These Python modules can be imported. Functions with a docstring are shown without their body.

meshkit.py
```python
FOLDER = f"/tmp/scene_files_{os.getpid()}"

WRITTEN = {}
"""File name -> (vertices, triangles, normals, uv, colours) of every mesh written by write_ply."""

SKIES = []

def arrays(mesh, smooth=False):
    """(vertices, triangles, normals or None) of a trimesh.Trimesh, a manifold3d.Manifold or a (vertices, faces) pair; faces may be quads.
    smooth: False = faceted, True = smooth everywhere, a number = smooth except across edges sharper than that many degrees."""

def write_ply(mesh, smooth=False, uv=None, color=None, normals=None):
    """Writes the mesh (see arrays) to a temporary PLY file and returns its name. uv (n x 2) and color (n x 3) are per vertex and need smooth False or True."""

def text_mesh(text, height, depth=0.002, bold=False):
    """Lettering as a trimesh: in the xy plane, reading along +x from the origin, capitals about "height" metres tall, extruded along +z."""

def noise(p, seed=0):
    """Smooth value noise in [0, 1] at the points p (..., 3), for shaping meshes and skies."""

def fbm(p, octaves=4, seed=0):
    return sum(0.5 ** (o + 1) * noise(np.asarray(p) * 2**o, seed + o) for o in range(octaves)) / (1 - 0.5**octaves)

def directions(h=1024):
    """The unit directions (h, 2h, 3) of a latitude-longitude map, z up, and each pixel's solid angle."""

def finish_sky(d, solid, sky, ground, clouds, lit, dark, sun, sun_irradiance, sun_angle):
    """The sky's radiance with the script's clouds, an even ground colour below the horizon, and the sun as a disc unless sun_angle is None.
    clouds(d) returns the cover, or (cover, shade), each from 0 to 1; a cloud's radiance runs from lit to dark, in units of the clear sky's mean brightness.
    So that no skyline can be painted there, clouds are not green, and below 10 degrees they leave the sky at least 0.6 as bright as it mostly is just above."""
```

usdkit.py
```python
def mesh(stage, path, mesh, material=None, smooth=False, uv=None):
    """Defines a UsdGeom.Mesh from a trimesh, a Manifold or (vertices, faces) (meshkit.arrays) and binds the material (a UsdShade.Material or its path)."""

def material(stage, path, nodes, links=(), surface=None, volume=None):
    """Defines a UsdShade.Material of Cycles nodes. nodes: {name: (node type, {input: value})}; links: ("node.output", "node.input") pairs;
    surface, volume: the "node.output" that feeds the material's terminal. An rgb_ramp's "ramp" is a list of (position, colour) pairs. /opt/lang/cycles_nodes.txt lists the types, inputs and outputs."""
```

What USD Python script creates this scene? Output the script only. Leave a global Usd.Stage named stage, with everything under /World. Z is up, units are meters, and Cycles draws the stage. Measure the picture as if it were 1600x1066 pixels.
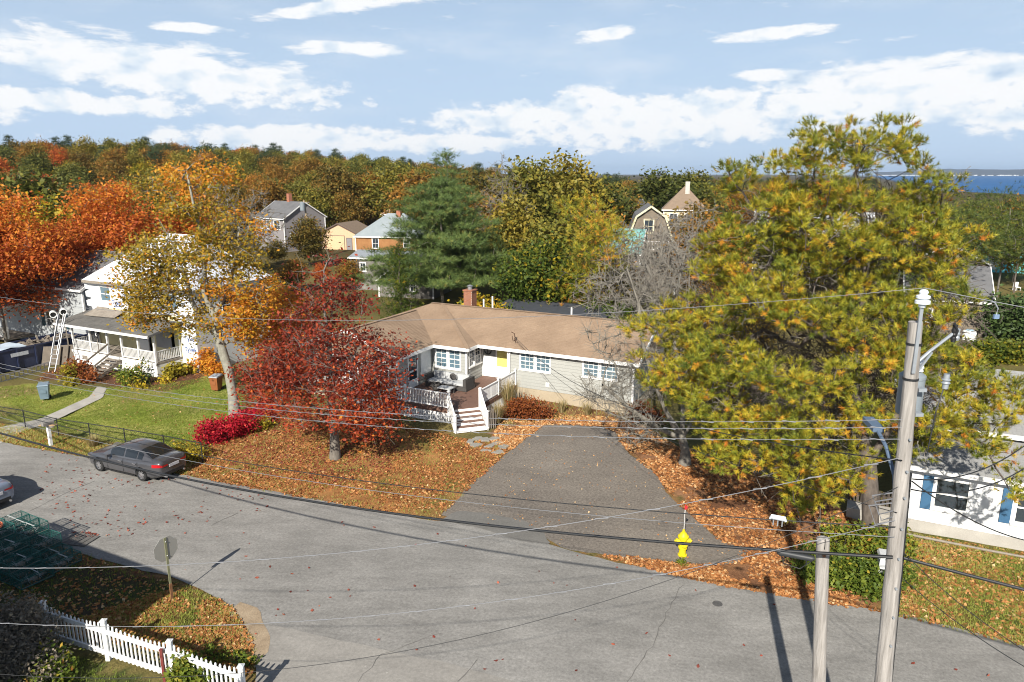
import math, random
import numpy as np, trimesh, shapely
from shapely.geometry import Polygon, LineString, box as sbox
from shapely.ops import triangulate as _tri
import usdkit, meshkit
from pxr import Gf, Sdf, Usd, UsdGeom, UsdLux, UsdShade, Vt

stage = Usd.Stage.CreateInMemory()
UsdGeom.SetStageUpAxis(stage, 'Z'); UsdGeom.SetStageMetersPerUnit(stage, 1.0)
UsdGeom.Xform.Define(stage, '/World'); UsdGeom.Scope.Define(stage, '/World/Looks')

# ------------------------------------------------------------------ camera, sky, sun, exposure
CAM_H, FOC = 13.8, 1110.0                       # metres above the road; focal length in photo pixels (1600 wide)
PITCH = math.atan((533 - 272) / FOC)
SP, CP = math.sin(PITCH), math.cos(PITCH)
cam = UsdGeom.Camera.Define(stage, '/World/Camera')
cam.CreateHorizontalApertureAttr(36.0); cam.CreateVerticalApertureAttr(36.0 * 682 / 1024)
cam.CreateFocalLengthAttr(36.0 * FOC / 1600)
cam.AddTranslateOp().Set((0, 0, CAM_H)); cam.AddRotateXOp().Set(90 - math.degrees(PITCH))
cam.CreateClippingRangeAttr((0.1, 60000.0))
cam.CreateExposureAttr(0.72)
SUN_EL = math.radians(34); SUN_DIR = np.array([-0.28, -0.96, 0]); SUN_DIR /= np.linalg.norm(SUN_DIR)
SUN_DIR = SUN_DIR * math.cos(SUN_EL); SUN_DIR[2] = math.sin(SUN_EL)
SUN_ROT = math.atan2(SUN_DIR[0], SUN_DIR[1])
sun = UsdLux.DistantLight.Define(stage, '/World/Sun')
sun.CreateIntensityAttr(1.25); sun.CreateAngleAttr(0.53); sun.CreateNormalizeAttr(True); sun.CreateColorAttr((1.0, 0.94, 0.84))
_z = Gf.Vec3d(*SUN_DIR); _x = Gf.Cross(Gf.Vec3d(0, 0, 1), _z).GetNormalized(); _y = Gf.Cross(_z, _x)
sun.AddTransformOp().Set(Gf.Matrix4d(_x[0], _x[1], _x[2], 0, _y[0], _y[1], _y[2], 0, _z[0], _z[1], _z[2], 0, 0, 0, 60, 1))

def sky_material():
    """Clear sky plus clouds: anisotropic noise in (azimuth, elevation), gathered in a few banks near the horizon and thin wisps above."""
    n = {'tc': ('texture_coordinate', {}), 'sep': ('separate_xyz', {}),
         'sky': ('sky_texture', {'sky_type': 'single_scattering', 'sun_disc': False, 'sun_elevation': SUN_EL, 'sun_rotation': SUN_ROT, 'altitude': 30.0, 'air_density': 1.0, 'aerosol_density': 0.7, 'ozone_density': 1.0}),
         'bg': ('background_shader', {'strength': 0.056}),
         'az': ('math', {'math_type': 'arctan2'}), 'el': ('math', {'math_type': 'arcsine'}),
         'vec': ('combine_xyz', {'z': 0.0})}
    l = [('tc.generated', 'sep.vector'), ('sep.x', 'az.value1'), ('sep.y', 'az.value2'), ('sep.z', 'el.value1'), ('az.value', 'vec.x'), ('el.value', 'vec.y')]
    def add(name, kind, ins, *links):
        n[name] = (kind, ins); l.extend(links); return name
    def ellipse(name, a0, e0, wa, we, slope):
        # 1 - ((az-a0)/wa)^2 - ((el-e0-slope(az-a0))/we)^2, clamped
        add(name + 'a', 'math', {'math_type': 'subtract', 'value2': a0}, ('az.value', name + 'a.value1'))
        add(name + 's', 'math', {'math_type': 'multiply_add', 'value2': -slope, 'value3': -e0}, (name + 'a.value', name + 's.value1'))
        add(name + 'e', 'math', {'math_type': 'add'}, ('el.value', name + 'e.value1'), (name + 's.value', name + 'e.value2'))
        add(name + 'p', 'math', {'math_type': 'divide', 'value2': wa}, (name + 'a.value', name + 'p.value1'))
        add(name + 'q', 'math', {'math_type': 'divide', 'value2': we}, (name + 'e.value', name + 'q.value1'))
        add(name + 'pp', 'math', {'math_type': 'multiply'}, (name + 'p.value', name + 'pp.value1'), (name + 'p.value', name + 'pp.value2'))
        add(name + 'qq', 'math', {'math_type': 'multiply'}, (name + 'q.value', name + 'qq.value1'), (name + 'q.value', name + 'qq.value2'))
        add(name + 'r', 'math', {'math_type': 'add'}, (name + 'pp.value', name + 'r.value1'), (name + 'qq.value', name + 'r.value2'))
        add(name + 'o', 'math', {'math_type': 'subtract', 'value1': 1.0, 'use_clamp': True}, (name + 'r.value', name + 'o.value2'))
        return name + 'o.value'
    R = math.radians
    banks = [(-25, 7.0, 16, 2.3, -.10), (-33, 4.7, 14, 1.0, -.03), (-39, 3.9, 8, 1.6, 0), (-11, 12.0, 9.5, .8, .16), (-12.5, 8.9, 6, .75, 0), (1, 4.2, 10, 1.6, .02), (12, 4.0, 17, 2.6, .05), (28, 5.4, 15, 2.9, .02), (6, 4.6, 7, 1.6, .1), (31, 5.6, 10, 2.2, .06), (15, 4.4, 9, 1.9, .06), (5, 5.0, 3.5, 2.2, .3),
             (40, 3.4, 14, 1.5, 0), (7, 10.0, 3.2, .7, .1), (19, 9.6, 5.5, .6, .05), (19, 6.9, 3.4, .6, 0), (-23, 9.7, 3.2, .5, 0), (-39, 11.0, 3.5, .6, -.05), (-16, 2.6, 13, 1.3, 0), (-5, 2.3, 10, .9, 0), (-70, 6, 22, 3, 0), (75, 6, 24, 3, 0)]
    last = None
    for i, (a, e, wa, we, s) in enumerate(banks):
        o = ellipse(f'k{i}', R(a), R(e), R(wa), R(we), s)
        if last: add(f'm{i}', 'math', {'math_type': 'maximum'}, (last, f'm{i}.value1'), (o, f'm{i}.value2')); last = f'm{i}.value'
        else: last = o
    add('mp', 'mapping', {'scale': (6.0, 24.0, 1.0)}, ('vec.vector', 'mp.vector'))
    add('nz', 'noise_texture', {'scale': 2.6, 'detail': 12.0, 'roughness': .60, 'distortion': .3}, ('mp.vector', 'nz.vector'))
    add('mq', 'mapping', {'scale': (13.0, 24.0, 1.0), 'location': (2.2, .7, 0)}, ('vec.vector', 'mq.vector'))
    add('nq', 'noise_texture', {'scale': 2.4, 'detail': 9.0, 'roughness': .58}, ('mq.vector', 'nq.vector'))
    add('hi', 'map_range', {'range_type': 'smoothstep', 'from_min': .095, 'from_max': .135, 'to_min': 0.0, 'to_max': 1.0, 'clamp': True}, ('el.value', 'hi.value'))
    add('nm', 'mix_float', {}, ('hi.result', 'nm.fac'), ('nq.fac', 'nm.a'), ('nz.fac', 'nm.b'))
    add('cova', 'math', {'math_type': 'multiply_add', 'value2': 2.7, 'value3': -1.35}, ('nm.result', 'cova.value1'))
    add('cov0', 'math', {'math_type': 'multiply_add', 'value2': 1.12}, (last, 'cov0.value1'), ('cova.value', 'cov0.value3'))
    add('cov', 'map_range', {'range_type': 'smoothstep', 'from_min': 0.28, 'from_max': .84, 'to_min': 0.0, 'to_max': .97, 'clamp': True}, ('cov0.value', 'cov.value'))
    # general faint veil
    add('mp2', 'mapping', {'scale': (3.0, 11.0, 1.0), 'location': (3.1, 1.7, 0)}, ('vec.vector', 'mp2.vector'))
    add('nv', 'noise_texture', {'scale': 1.6, 'detail': 6.0, 'roughness': .55}, ('mp2.vector', 'nv.vector'))
    add('veil', 'map_range', {'range_type': 'smoothstep', 'from_min': .45, 'from_max': .85, 'to_min': 0.0, 'to_max': .35, 'clamp': True}, ('nv.fac', 'veil.value'))
    add('covt', 'math', {'math_type': 'maximum'}, ('cov.result', 'covt.value1'), ('veil.result', 'covt.value2'))
    # pale humid air towards the horizon, all the way round
    add('hm', 'map_range', {'range_type': 'smoothstep', 'from_min': 0.0, 'from_max': .58, 'to_min': .95, 'to_max': .08, 'clamp': True}, ('el.value', 'hm.value'))
    add('hz', 'mix_color', {'use_clamp': False, 'b': (6.0, 7.7, 10.0)}, ('hm.result', 'hz.fac'), ('sky.color', 'hz.a'))
    # cloud colour: white with blue-grey bellies
    add('mp3', 'mapping', {'scale': (13.0, 24.0, 1.0), 'location': (2.2, 1.05, 0)}, ('vec.vector', 'mp3.vector'))
    add('ns', 'noise_texture', {'scale': 1.7, 'detail': 3.0, 'roughness': .5}, ('mp3.vector', 'ns.vector'))
    add('cc', 'rgb_ramp', {'ramp': [(0.0, (11.2, 11.2, 11.2)), (.52, (10.9, 11.0, 11.1)), (.64, (8.6, 9.6, 10.6)), (.78, (5.9, 7.4, 9.3)), (1.0, (4.8, 6.4, 8.6))]}, ('ns.fac', 'cc.fac'))
    add('mix', 'mix_color', {'use_clamp': False}, ('covt.value', 'mix.fac'), ('hz.result', 'mix.a'), ('cc.color', 'mix.b'))
    l.append(('mix.result', 'bg.color'))

    return usdkit.material(stage, '/World/Looks/sky_air', n, l, surface='bg.background')
dome = UsdLux.DomeLight.Define(stage, '/World/sky')
UsdShade.MaterialBindingAPI.Apply(dome.GetPrim()).Bind(sky_material())

# ------------------------------------------------------------------ materials
LOOKS = {}
def M(name, c, c2=None, rough=.6, sc=3.0, var=.18, bump=0.0, bsc=30.0, metal=0.0, spec=.4, stretch=(1, 1, 1), island=0.0, coat=0.0, fine=0.0):
    """Principled with noise-varied colour c..c2, optional per-island variation and fine bump."""
    if name in LOOKS: return LOOKS[name]
    c = np.array(c, float); c2 = np.array(c2, float) if c2 is not None else None
    lo, hi = (c * (1 - var), np.clip(c * (1 + var), 0, .95)) if c2 is None else (c, c2)
    n = {'tc': ('texture_coordinate', {}), 'mp': ('mapping', {'scale': stretch}), 'nz': ('noise_texture', {'scale': sc, 'detail': 6.0, 'roughness': .62}),
         'rp': ('rgb_ramp', {'ramp': [(.25, lo), (.75, hi)]}), 'p': ('principled_bsdf', {'roughness': rough, 'metallic': metal, 'specular_ior_level': spec, 'coat_weight': coat})}
    l = [('tc.object', 'mp.vector'), ('mp.vector', 'nz.vector'), ('nz.fac', 'rp.fac')]
    src = 'rp.color'
    if island:
        n['ge'] = ('geometry', {}); n['ir'] = ('map_range', {'to_min': 1 - island, 'to_max': 1 + island})
        n['im'] = ('mix_color', {'blend_type': 'multiply', 'fac': 1.0, 'use_clamp': False})
        n['cx'] = ('combine_xyz', {})
        l += [('ge.random_per_island', 'ir.value'), (src, 'im.a'), ('ir.result', 'cx.x'), ('ir.result', 'cx.y'), ('ir.result', 'cx.z'), ('cx.vector', 'im.b')]
        src = 'im.result'
    if fine:
        n['nf'] = ('noise_texture', {'scale': bsc, 'detail': 3.0, 'roughness': .7}); n['fr'] = ('map_range', {'from_min': .3, 'from_max': .7, 'to_min': 1 - fine, 'to_max': 1 + fine})
        n['fm'] = ('mix_color', {'blend_type': 'multiply', 'fac': 1.0, 'use_clamp': False}); n['fx'] = ('combine_xyz', {})
        l += [('mp.vector', 'nf.vector'), ('nf.fac', 'fr.value'), ('fr.result', 'fx.x'), ('fr.result', 'fx.y'), ('fr.result', 'fx.z'), (src, 'fm.a'), ('fx.vector', 'fm.b')]
        src = 'fm.result'
    l.append((src, 'p.base_color'))
    if bump:
        n['nb'] = ('noise_texture', {'scale': bsc, 'detail': 4.0}); n['bp'] = ('bump', {'strength': min(1, bump), 'distance': .02})
        l += [('mp.vector', 'nb.vector'), ('nb.fac', 'bp.height'), ('bp.normal', 'p.normal')]
    LOOKS[name] = usdkit.material(stage, '/World/Looks/' + name, n, l, surface='p.BSDF')
    return LOOKS[name]

def leafmat(name, stops, trans=.35, shift=0.0, rough=.55):
    """Foliage: colour from the mesh's own 'tint' (one value per leaf) through a ramp; light passes through the leaves."""
    n = {'at': ('attribute', {'attribute': 'tint'}), 'rp': ('rgb_ramp', {'ramp': stops}), 'oi': ('object_info', {}),
         'p': ('principled_bsdf', {'roughness': rough, 'specular_ior_level': .25}), 'tr': ('translucent_bsdf', {}), 'mx': ('mix_closure', {'fac': trans})}
    l = [('rp.color', 'p.base_color'), ('rp.color', 'tr.color'), ('p.BSDF', 'mx.closure1'), ('tr.BSDF', 'mx.closure2')]
    if shift:
        n['ad'] = ('math', {'math_type': 'multiply_add', 'value2': shift, 'value3': 0.0}); n['sb'] = ('math', {'math_type': 'subtract', 'value2': .5}); n['sm'] = ('math', {'math_type': 'add'})
        l += [('oi.random', 'sb.value1'), ('sb.value', 'ad.value1'), ('ad.value', 'sm.value1'), ('at.fac', 'sm.value2'), ('sm.value', 'rp.fac')]
    else: l.append(('at.fac', 'rp.fac'))
    LOOKS[name] = usdkit.material(stage, '/World/Looks/' + name, n, l, surface='mx.closure')
    return LOOKS[name]

def glassmat(name, tint=(.02, .025, .03), rough=.04):
    n = {'p': ('principled_bsdf', {'base_color': tint, 'roughness': rough, 'specular_ior_level': .8})}
    LOOKS[name] = usdkit.material(stage, '/World/Looks/' + name, n, [], surface='p.BSDF'); return LOOKS[name]

def panemat(name):
    n = {'t': ('transparent_bsdf', {'color': (.75, .8, .82)}), 'g': ('glossy_bsdf', {'roughness': .02, 'color': (1, 1, 1)}), 'f': ('fresnel', {'IOR': 1.6}), 'm': ('mix_closure', {})}
    LOOKS[name] = usdkit.material(stage, '/World/Looks/' + name, n, [('f.fac', 'm.fac'), ('t.BSDF', 'm.closure1'), ('g.BSDF', 'm.closure2')], surface='m.closure'); return LOOKS[name]

# ------------------------------------------------------------------ scene helpers
USED = {}
def numbered(path):
    k = USED.get(path, -1) + 1; USED[path] = k
    return path if k == 0 else f'{path}_{k:03d}'
def say(prim, label=None, cat=None, group=None, kind=None):
    for k, v in (('label', label), ('category', cat), ('group', group), ('kind', kind)):
        if v: prim.SetCustomDataByKey(k, v)
    return prim
ROT = -26.565                                   # all lots follow the road
def thing(name, label, cat, loc=(0, 0, 0), rotz=0.0, group=None, kind=None):
    path = numbered('/World/' + name); x = UsdGeom.Xform.Define(stage, path)
    x.AddTranslateOp().Set(Gf.Vec3d(*map(float, loc)))
    if rotz: x.AddRotateZOp().Set(float(rotz))
    say(x.GetPrim(), label, cat, group, kind); return path
def dup(src, loc, rotz=0.0, scale=1.0, label=None, cat=None, group=None, name=None):
    was = stage.GetPrimAtPath(src).GetCustomData()
    path = numbered('/World/' + (name or src.split('/')[-1].rstrip('0123456789').rstrip('_'))); x = UsdGeom.Xform.Define(stage, path)
    x.GetPrim().GetReferences().AddInternalReference(Sdf.Path(src))
    x.ClearXformOpOrder()
    for a in ('xformOp:translate', 'xformOp:rotateZ', 'xformOp:scale'):
        pass
    t = x.AddTranslateOp(opSuffix='at'); t.Set(Gf.Vec3d(*map(float, loc)))
    r = x.AddRotateZOp(opSuffix='at'); r.Set(float(rotz))
    s = x.AddScaleOp(opSuffix='at'); s.Set(Gf.Vec3f(*([scale] * 3 if np.ndim(scale) == 0 else scale)))
    x.SetXformOpOrder([t, r, s])
    x.GetPrim().SetInstanceable(True)
    say(x.GetPrim(), label or was.get('label'), cat or was.get('category'), group or was.get('group')); return path

class MB:
    """Collects polygons into one mesh."""
    def __init__(s): s.v, s.f, s.n, s.t = [], [], 0, []
    def add(s, v, f, tint=None):
        v = np.asarray(v, float).reshape(-1, 3); f = np.asarray(f, int)
        if f.ndim == 2 and f.shape[1] == 4: f = np.vstack([f[:, [0, 1, 2]], f[:, [0, 2, 3]]])
        s.v.append(v); s.f.append(f + s.n); s.n += len(v)
        s.t.append(np.zeros(len(v)) if tint is None else np.broadcast_to(tint, len(v)))
        return s
    def tm(s, m, M4=None):
        v = np.array(m.vertices)
        if M4 is not None: v = v @ np.asarray(M4)[:3, :3].T + np.asarray(M4)[:3, 3]
        return s.add(v, m.faces)
    BF = [[0, 3, 2, 1], [4, 5, 6, 7], [0, 1, 5, 4], [1, 2, 6, 5], [2, 3, 7, 6], [3, 0, 4, 7]]
    def box(s, x0, x1, y0, y1, z0, z1):
        return s.add([(x0, y0, z0), (x1, y0, z0), (x1, y1, z0), (x0, y1, z0), (x0, y0, z1), (x1, y0, z1), (x1, y1, z1), (x0, y1, z1)], s.BF)
    def hexa(s, b, t): return s.add(list(b) + list(t), s.BF)
    def beam(s, p, q, w, h, up=(0, 0, 1)):
        p, q = np.array(p, float), np.array(q, float); d = q - p; d /= np.linalg.norm(d) + 1e-12
        a = np.cross(d, up); na = np.linalg.norm(a)
        a = np.cross(d, (1, 0, 0)) if na < 1e-4 else a
        a /= np.linalg.norm(a); b = np.cross(a, d); a, b = a * w / 2, b * h / 2
        return s.add([p - a - b, p + a - b, p + a + b, p - a + b, q - a - b, q + a - b, q + a + b, q - a + b], s.BF)
    def quad(s, a, b, c, d): return s.add([a, b, c, d], [[0, 1, 2, 3]])
    def poly(s, pts):
        return s.add(pts, [[0, i, i + 1] for i in range(1, len(pts) - 1)])
    def tube(s, pts, r, sides=6, cap=True, tint=None):
        p = np.asarray(pts, float); n = len(p); r = np.broadcast_to(np.asarray(r, float), n)
        t = np.gradient(p, axis=0); t /= np.linalg.norm(t, axis=1, keepdims=True) + 1e-12
        ref = np.array([0, 0, 1.]) if abs(t[0, 2]) < .9 else np.array([1., 0, 0])
        a = np.cross(t, ref); a /= np.linalg.norm(a, axis=1, keepdims=True) + 1e-12; b = np.cross(t, a)
        an = np.arange(sides) * 2 * np.pi / sides
        v = p[:, None] + r[:, None, None] * (np.cos(an)[None, :, None] * a[:, None] + np.sin(an)[None, :, None] * b[:, None])
        i, j = np.meshgrid(np.arange(n - 1), np.arange(sides), indexing='ij')
        q = np.stack([i * sides + j, i * sides + (j + 1) % sides, (i + 1) * sides + (j + 1) % sides, (i + 1) * sides + j], -1).reshape(-1, 4)
        f = np.vstack([q[:, [0, 1, 2]], q[:, [0, 2, 3]]])
        if cap:
            c0 = [[0, k + 1, k] for k in range(1, sides - 1)]; o = (n - 1) * sides
            f = np.vstack([f, c0, [[o, o + k, o + k + 1] for k in range(1, sides - 1)]])
        return s.add(v.reshape(-1, 3), f[:, ::-1], tint)
    def cyl(s, p, q, r, r2=None, sides=10): return s.tube([p, q], [r, r if r2 is None else r2], sides)
    def lathe(s, prof, o=(0, 0, 0), sides=16, axis='z'):
        prof = np.asarray(prof, float); an = np.arange(sides) * 2 * np.pi / sides
        v = np.stack([prof[:, :1] * np.cos(an), prof[:, :1] * np.sin(an), np.repeat(prof[:, 1:], sides, 1)], -1)
        if axis == 'x': v = v[..., [2, 0, 1]]
        if axis == 'y': v = v[..., [1, 2, 0]]
        n = len(prof); i, j = np.meshgrid(np.arange(n - 1), np.arange(sides), indexing='ij')
        q = np.stack([i * sides + j, i * sides + (j + 1) % sides, (i + 1) * sides + (j + 1) % sides, (i + 1) * sides + j], -1).reshape(-1, 4)
        return s.add(v.reshape(-1, 3) + np.asarray(o, float), q)
    def prism(s, pts, z0, z1, holes=()):
        p = Polygon(pts, holes); m = trimesh.creation.extrude_polygon(p, z1 - z0, engine='earcut')
        v = np.array(m.vertices); v[:, 2] += z0; return s.add(v, m.faces)
    def vprism(s, pts, y0, y1):
        """polygon given in (x, z), extruded along y"""
        m = trimesh.creation.extrude_polygon(Polygon(pts), y1 - y0, engine='earcut'); v = np.array(m.vertices)
        return s.add(np.stack([v[:, 0], y0 + v[:, 2], v[:, 1]], 1), np.asarray(m.faces)[:, ::-1])
    def build(s, name, mat, parent='/World', smooth=False, label=None, cat=None, group=None, kind=None, tint=False):
        path = numbered(parent + '/' + name); v, f = np.vstack(s.v), np.vstack(s.f)
        usdkit.mesh(stage, path, (v, f), mat, smooth=smooth)
        if tint: UsdGeom.PrimvarsAPI(stage.GetPrimAtPath(path)).CreatePrimvar('tint', Sdf.ValueTypeNames.FloatArray, 'vertex').Set(Vt.FloatArray.FromNumpy(np.concatenate(s.t).astype(np.float32)))
        say(stage.GetPrimAtPath(path), label, cat, group, kind); return path
    def copy_of(s): m = MB(); m.v, m.f, m.n, m.t = list(s.v), list(s.f), s.n, list(s.t); return m

def ray(px, py):
    x, y = (px - 800) / FOC, (py - 533) / FOC
    return np.array([x, CP - y * SP, -(SP + y * CP)])
def G(px, py, z=0.0):                            # surveyed point: a photo pixel on level ground z -> world
    r = ray(px, py); return np.array([0, 0, CAM_H]) + r * ((z - CAM_H) / r[2])
def DD(px, py, Y):                               # ... on the vertical plane y = Y
    r = ray(px, py); return np.array([0, 0, CAM_H]) + r * (Y / r[1])
def GP(pts, z=0.0): return [tuple(G(x, y, z)[:2]) for x, y in pts]
def smooth01(x): x = np.clip(x, 0, 1); return x * x * (3 - 2 * x)

# ------------------------------------------------------------------ ground
def hill(x, y):
    x, y = np.asarray(x, float), np.asarray(y, float)
    left = smooth01((45 - x + (y - 150) * .05) / 190.0)
    h = 13.5 * smooth01((y - 120) / 130.0) * left
    h = h + 1.6 * smooth01((y - 140) / 120.0) * (1 - left)
    sea = smooth01((x * .86 - y * .34 - 60) / 150.0) * smooth01((y - 60) / 200.0)
    return h * (1 - sea) - 13.0 * sea
def bump_z(x, y):
    x, y = np.asarray(x, float), np.asarray(y, float); d = shapely.distance(shapely.points(x, y), paved)
    return (meshkit.fbm(np.c_[x * .35, y * .35, x * 0], 3, 4) - .5) * .22 * smooth01((d - .3) / 2.0) * (y < 60)
def jag(pts, step=.35, amp=.10, seed=1, close=True):
    """a polygon outline with a worn, irregular edge"""
    ring = np.array(list(pts) + [pts[0]]); ls = LineString(ring); n = int(ls.length / step)
    q = np.array([ls.interpolate(k * ls.length / n).coords[0] for k in range(n)])
    o = np.stack([meshkit.fbm(np.c_[q * .9, np.full(n, seed * 3.7)], 4, seed), meshkit.fbm(np.c_[q * .9, np.full(n, seed * 7.1)], 4, seed + 9)], 1) - .5
    o2 = np.stack([meshkit.noise(np.c_[q * 4.5, np.full(n, seed)], seed + 3), meshkit.noise(np.c_[q * 4.5, np.full(n, seed)], seed + 5)], 1) - .5
    return Polygon(q + o * amp * 2.4 + o2 * amp * .8).buffer(0)
FAR = [(-120, 73.5), (-60, 48.2), (-27.26, 35.4), (-20.8, 33.1), (-15.42, 31.1), (-11.57, 29.65), (-6.57, 27.85), (-3.29, 26.6), (-2.2, 26.55)]
APRON = [(-.6, 25.9), (1.0, 25.1), (1.7, 24.5), (3.74, 23.4), (5.69, 22.65), (7.68, 21.75), (9.7, 21.25), (10.95, 20.75), (13.05, 20.0), (15.41, 18.7), (30, 12.4), (80, -9)]
NEAR = [(80, -26), (40, -10), (30, -6), (-3, -6), (-5.6, 9), (-6.6, 14), (-7.0, 16.6), (-7.4, 17.8), (-8.3, 19.2), (-9.3, 20.6), (-10.6, 21.7), (-11.9, 22.4), (-14.46, 23.3), (-16.3, 24.1), (-19, 25.3), (-26, 28.4), (-60, 43), (-120, 68)]
road_poly = jag(FAR + APRON + NEAR, amp=.11, seed=2)
DRIVE = GP([(690, 806), (700, 796), (745, 748), (800, 702), (838, 670), (850, 664), (878, 663), (905, 664), (945, 667), (966, 676), (976, 704), (1002, 722), (1024, 738), (1040, 768), (1072, 800), (1120, 842), (1170, 862), (1150, 880), (1090, 888), (1010, 876), (930, 866), (880, 858), (862, 846), (840, 834), (800, 826), (750, 822)])
drive_poly = jag(DRIVE, amp=.12, seed=5)
Z_LAWN = Polygon(GP([(-60, 640), (0, 607), (60, 600), (120, 607), (150, 606), (250, 602), (335, 588), (380, 620), (372, 655), (318, 690), (290, 712), (150, 685), (0, 655)]))
Z_BANK = Polygon(GP([(286, 742), (312, 706), (370, 668), (440, 646), (490, 640), (560, 640), (650, 668), (712, 683), (775, 690), (800, 700), (700, 798), (675, 814), (560, 794), (400, 766)]))
Z_VERGE = Polygon(GP([(-80, 676), (0, 690), (150, 718), (290, 744), (318, 704), (290, 708), (150, 688), (0, 662), (-80, 650)]))
Z_FRONT = Polygon(GP([(765, 690), (790, 640), (985, 655), (1060, 700), (1010, 738), (970, 692), (905, 666), (845, 668), (800, 704)]))
Z_PINE = Polygon(GP([(985, 690), (1060, 700), (1190, 740), (1320, 800), (1400, 860), (1440, 965), (1320, 950), (1250, 936), (1150, 922), (1050, 899), (985, 874), (1060, 866), (1120, 840), (1060, 790), (1020, 737)]))
Z_RLAWN = Polygon(GP([(1380, 850), (1420, 832), (1600, 866), (1900, 930), (1900, 1100), (1600, 1012), (1440, 972), (1380, 960)]))
Z_TRI = Polygon([(-9.0, 18.0), (-7.3, 17.4), (-7.9, 19.0), (-9.2, 20.7), (-11.2, 21.9), (-14.0, 20.0), (-14.0, 19.3)])
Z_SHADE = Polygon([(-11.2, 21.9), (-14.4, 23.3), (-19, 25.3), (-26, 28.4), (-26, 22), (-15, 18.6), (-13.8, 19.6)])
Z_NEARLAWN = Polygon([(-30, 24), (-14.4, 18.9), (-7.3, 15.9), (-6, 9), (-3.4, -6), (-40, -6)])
Z_MULCH = Polygon(GP([(60, 596), (120, 588), (190, 606), (260, 612), (330, 592), (316, 580), (240, 590), (120, 566), (70, 580)]))
Z_MULCH2 = Polygon(GP([(790, 668), (765, 640), (790, 610), (990, 640), (990, 660), (870, 655)]))
paved = shapely.union_all([road_poly, drive_poly])

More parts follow.
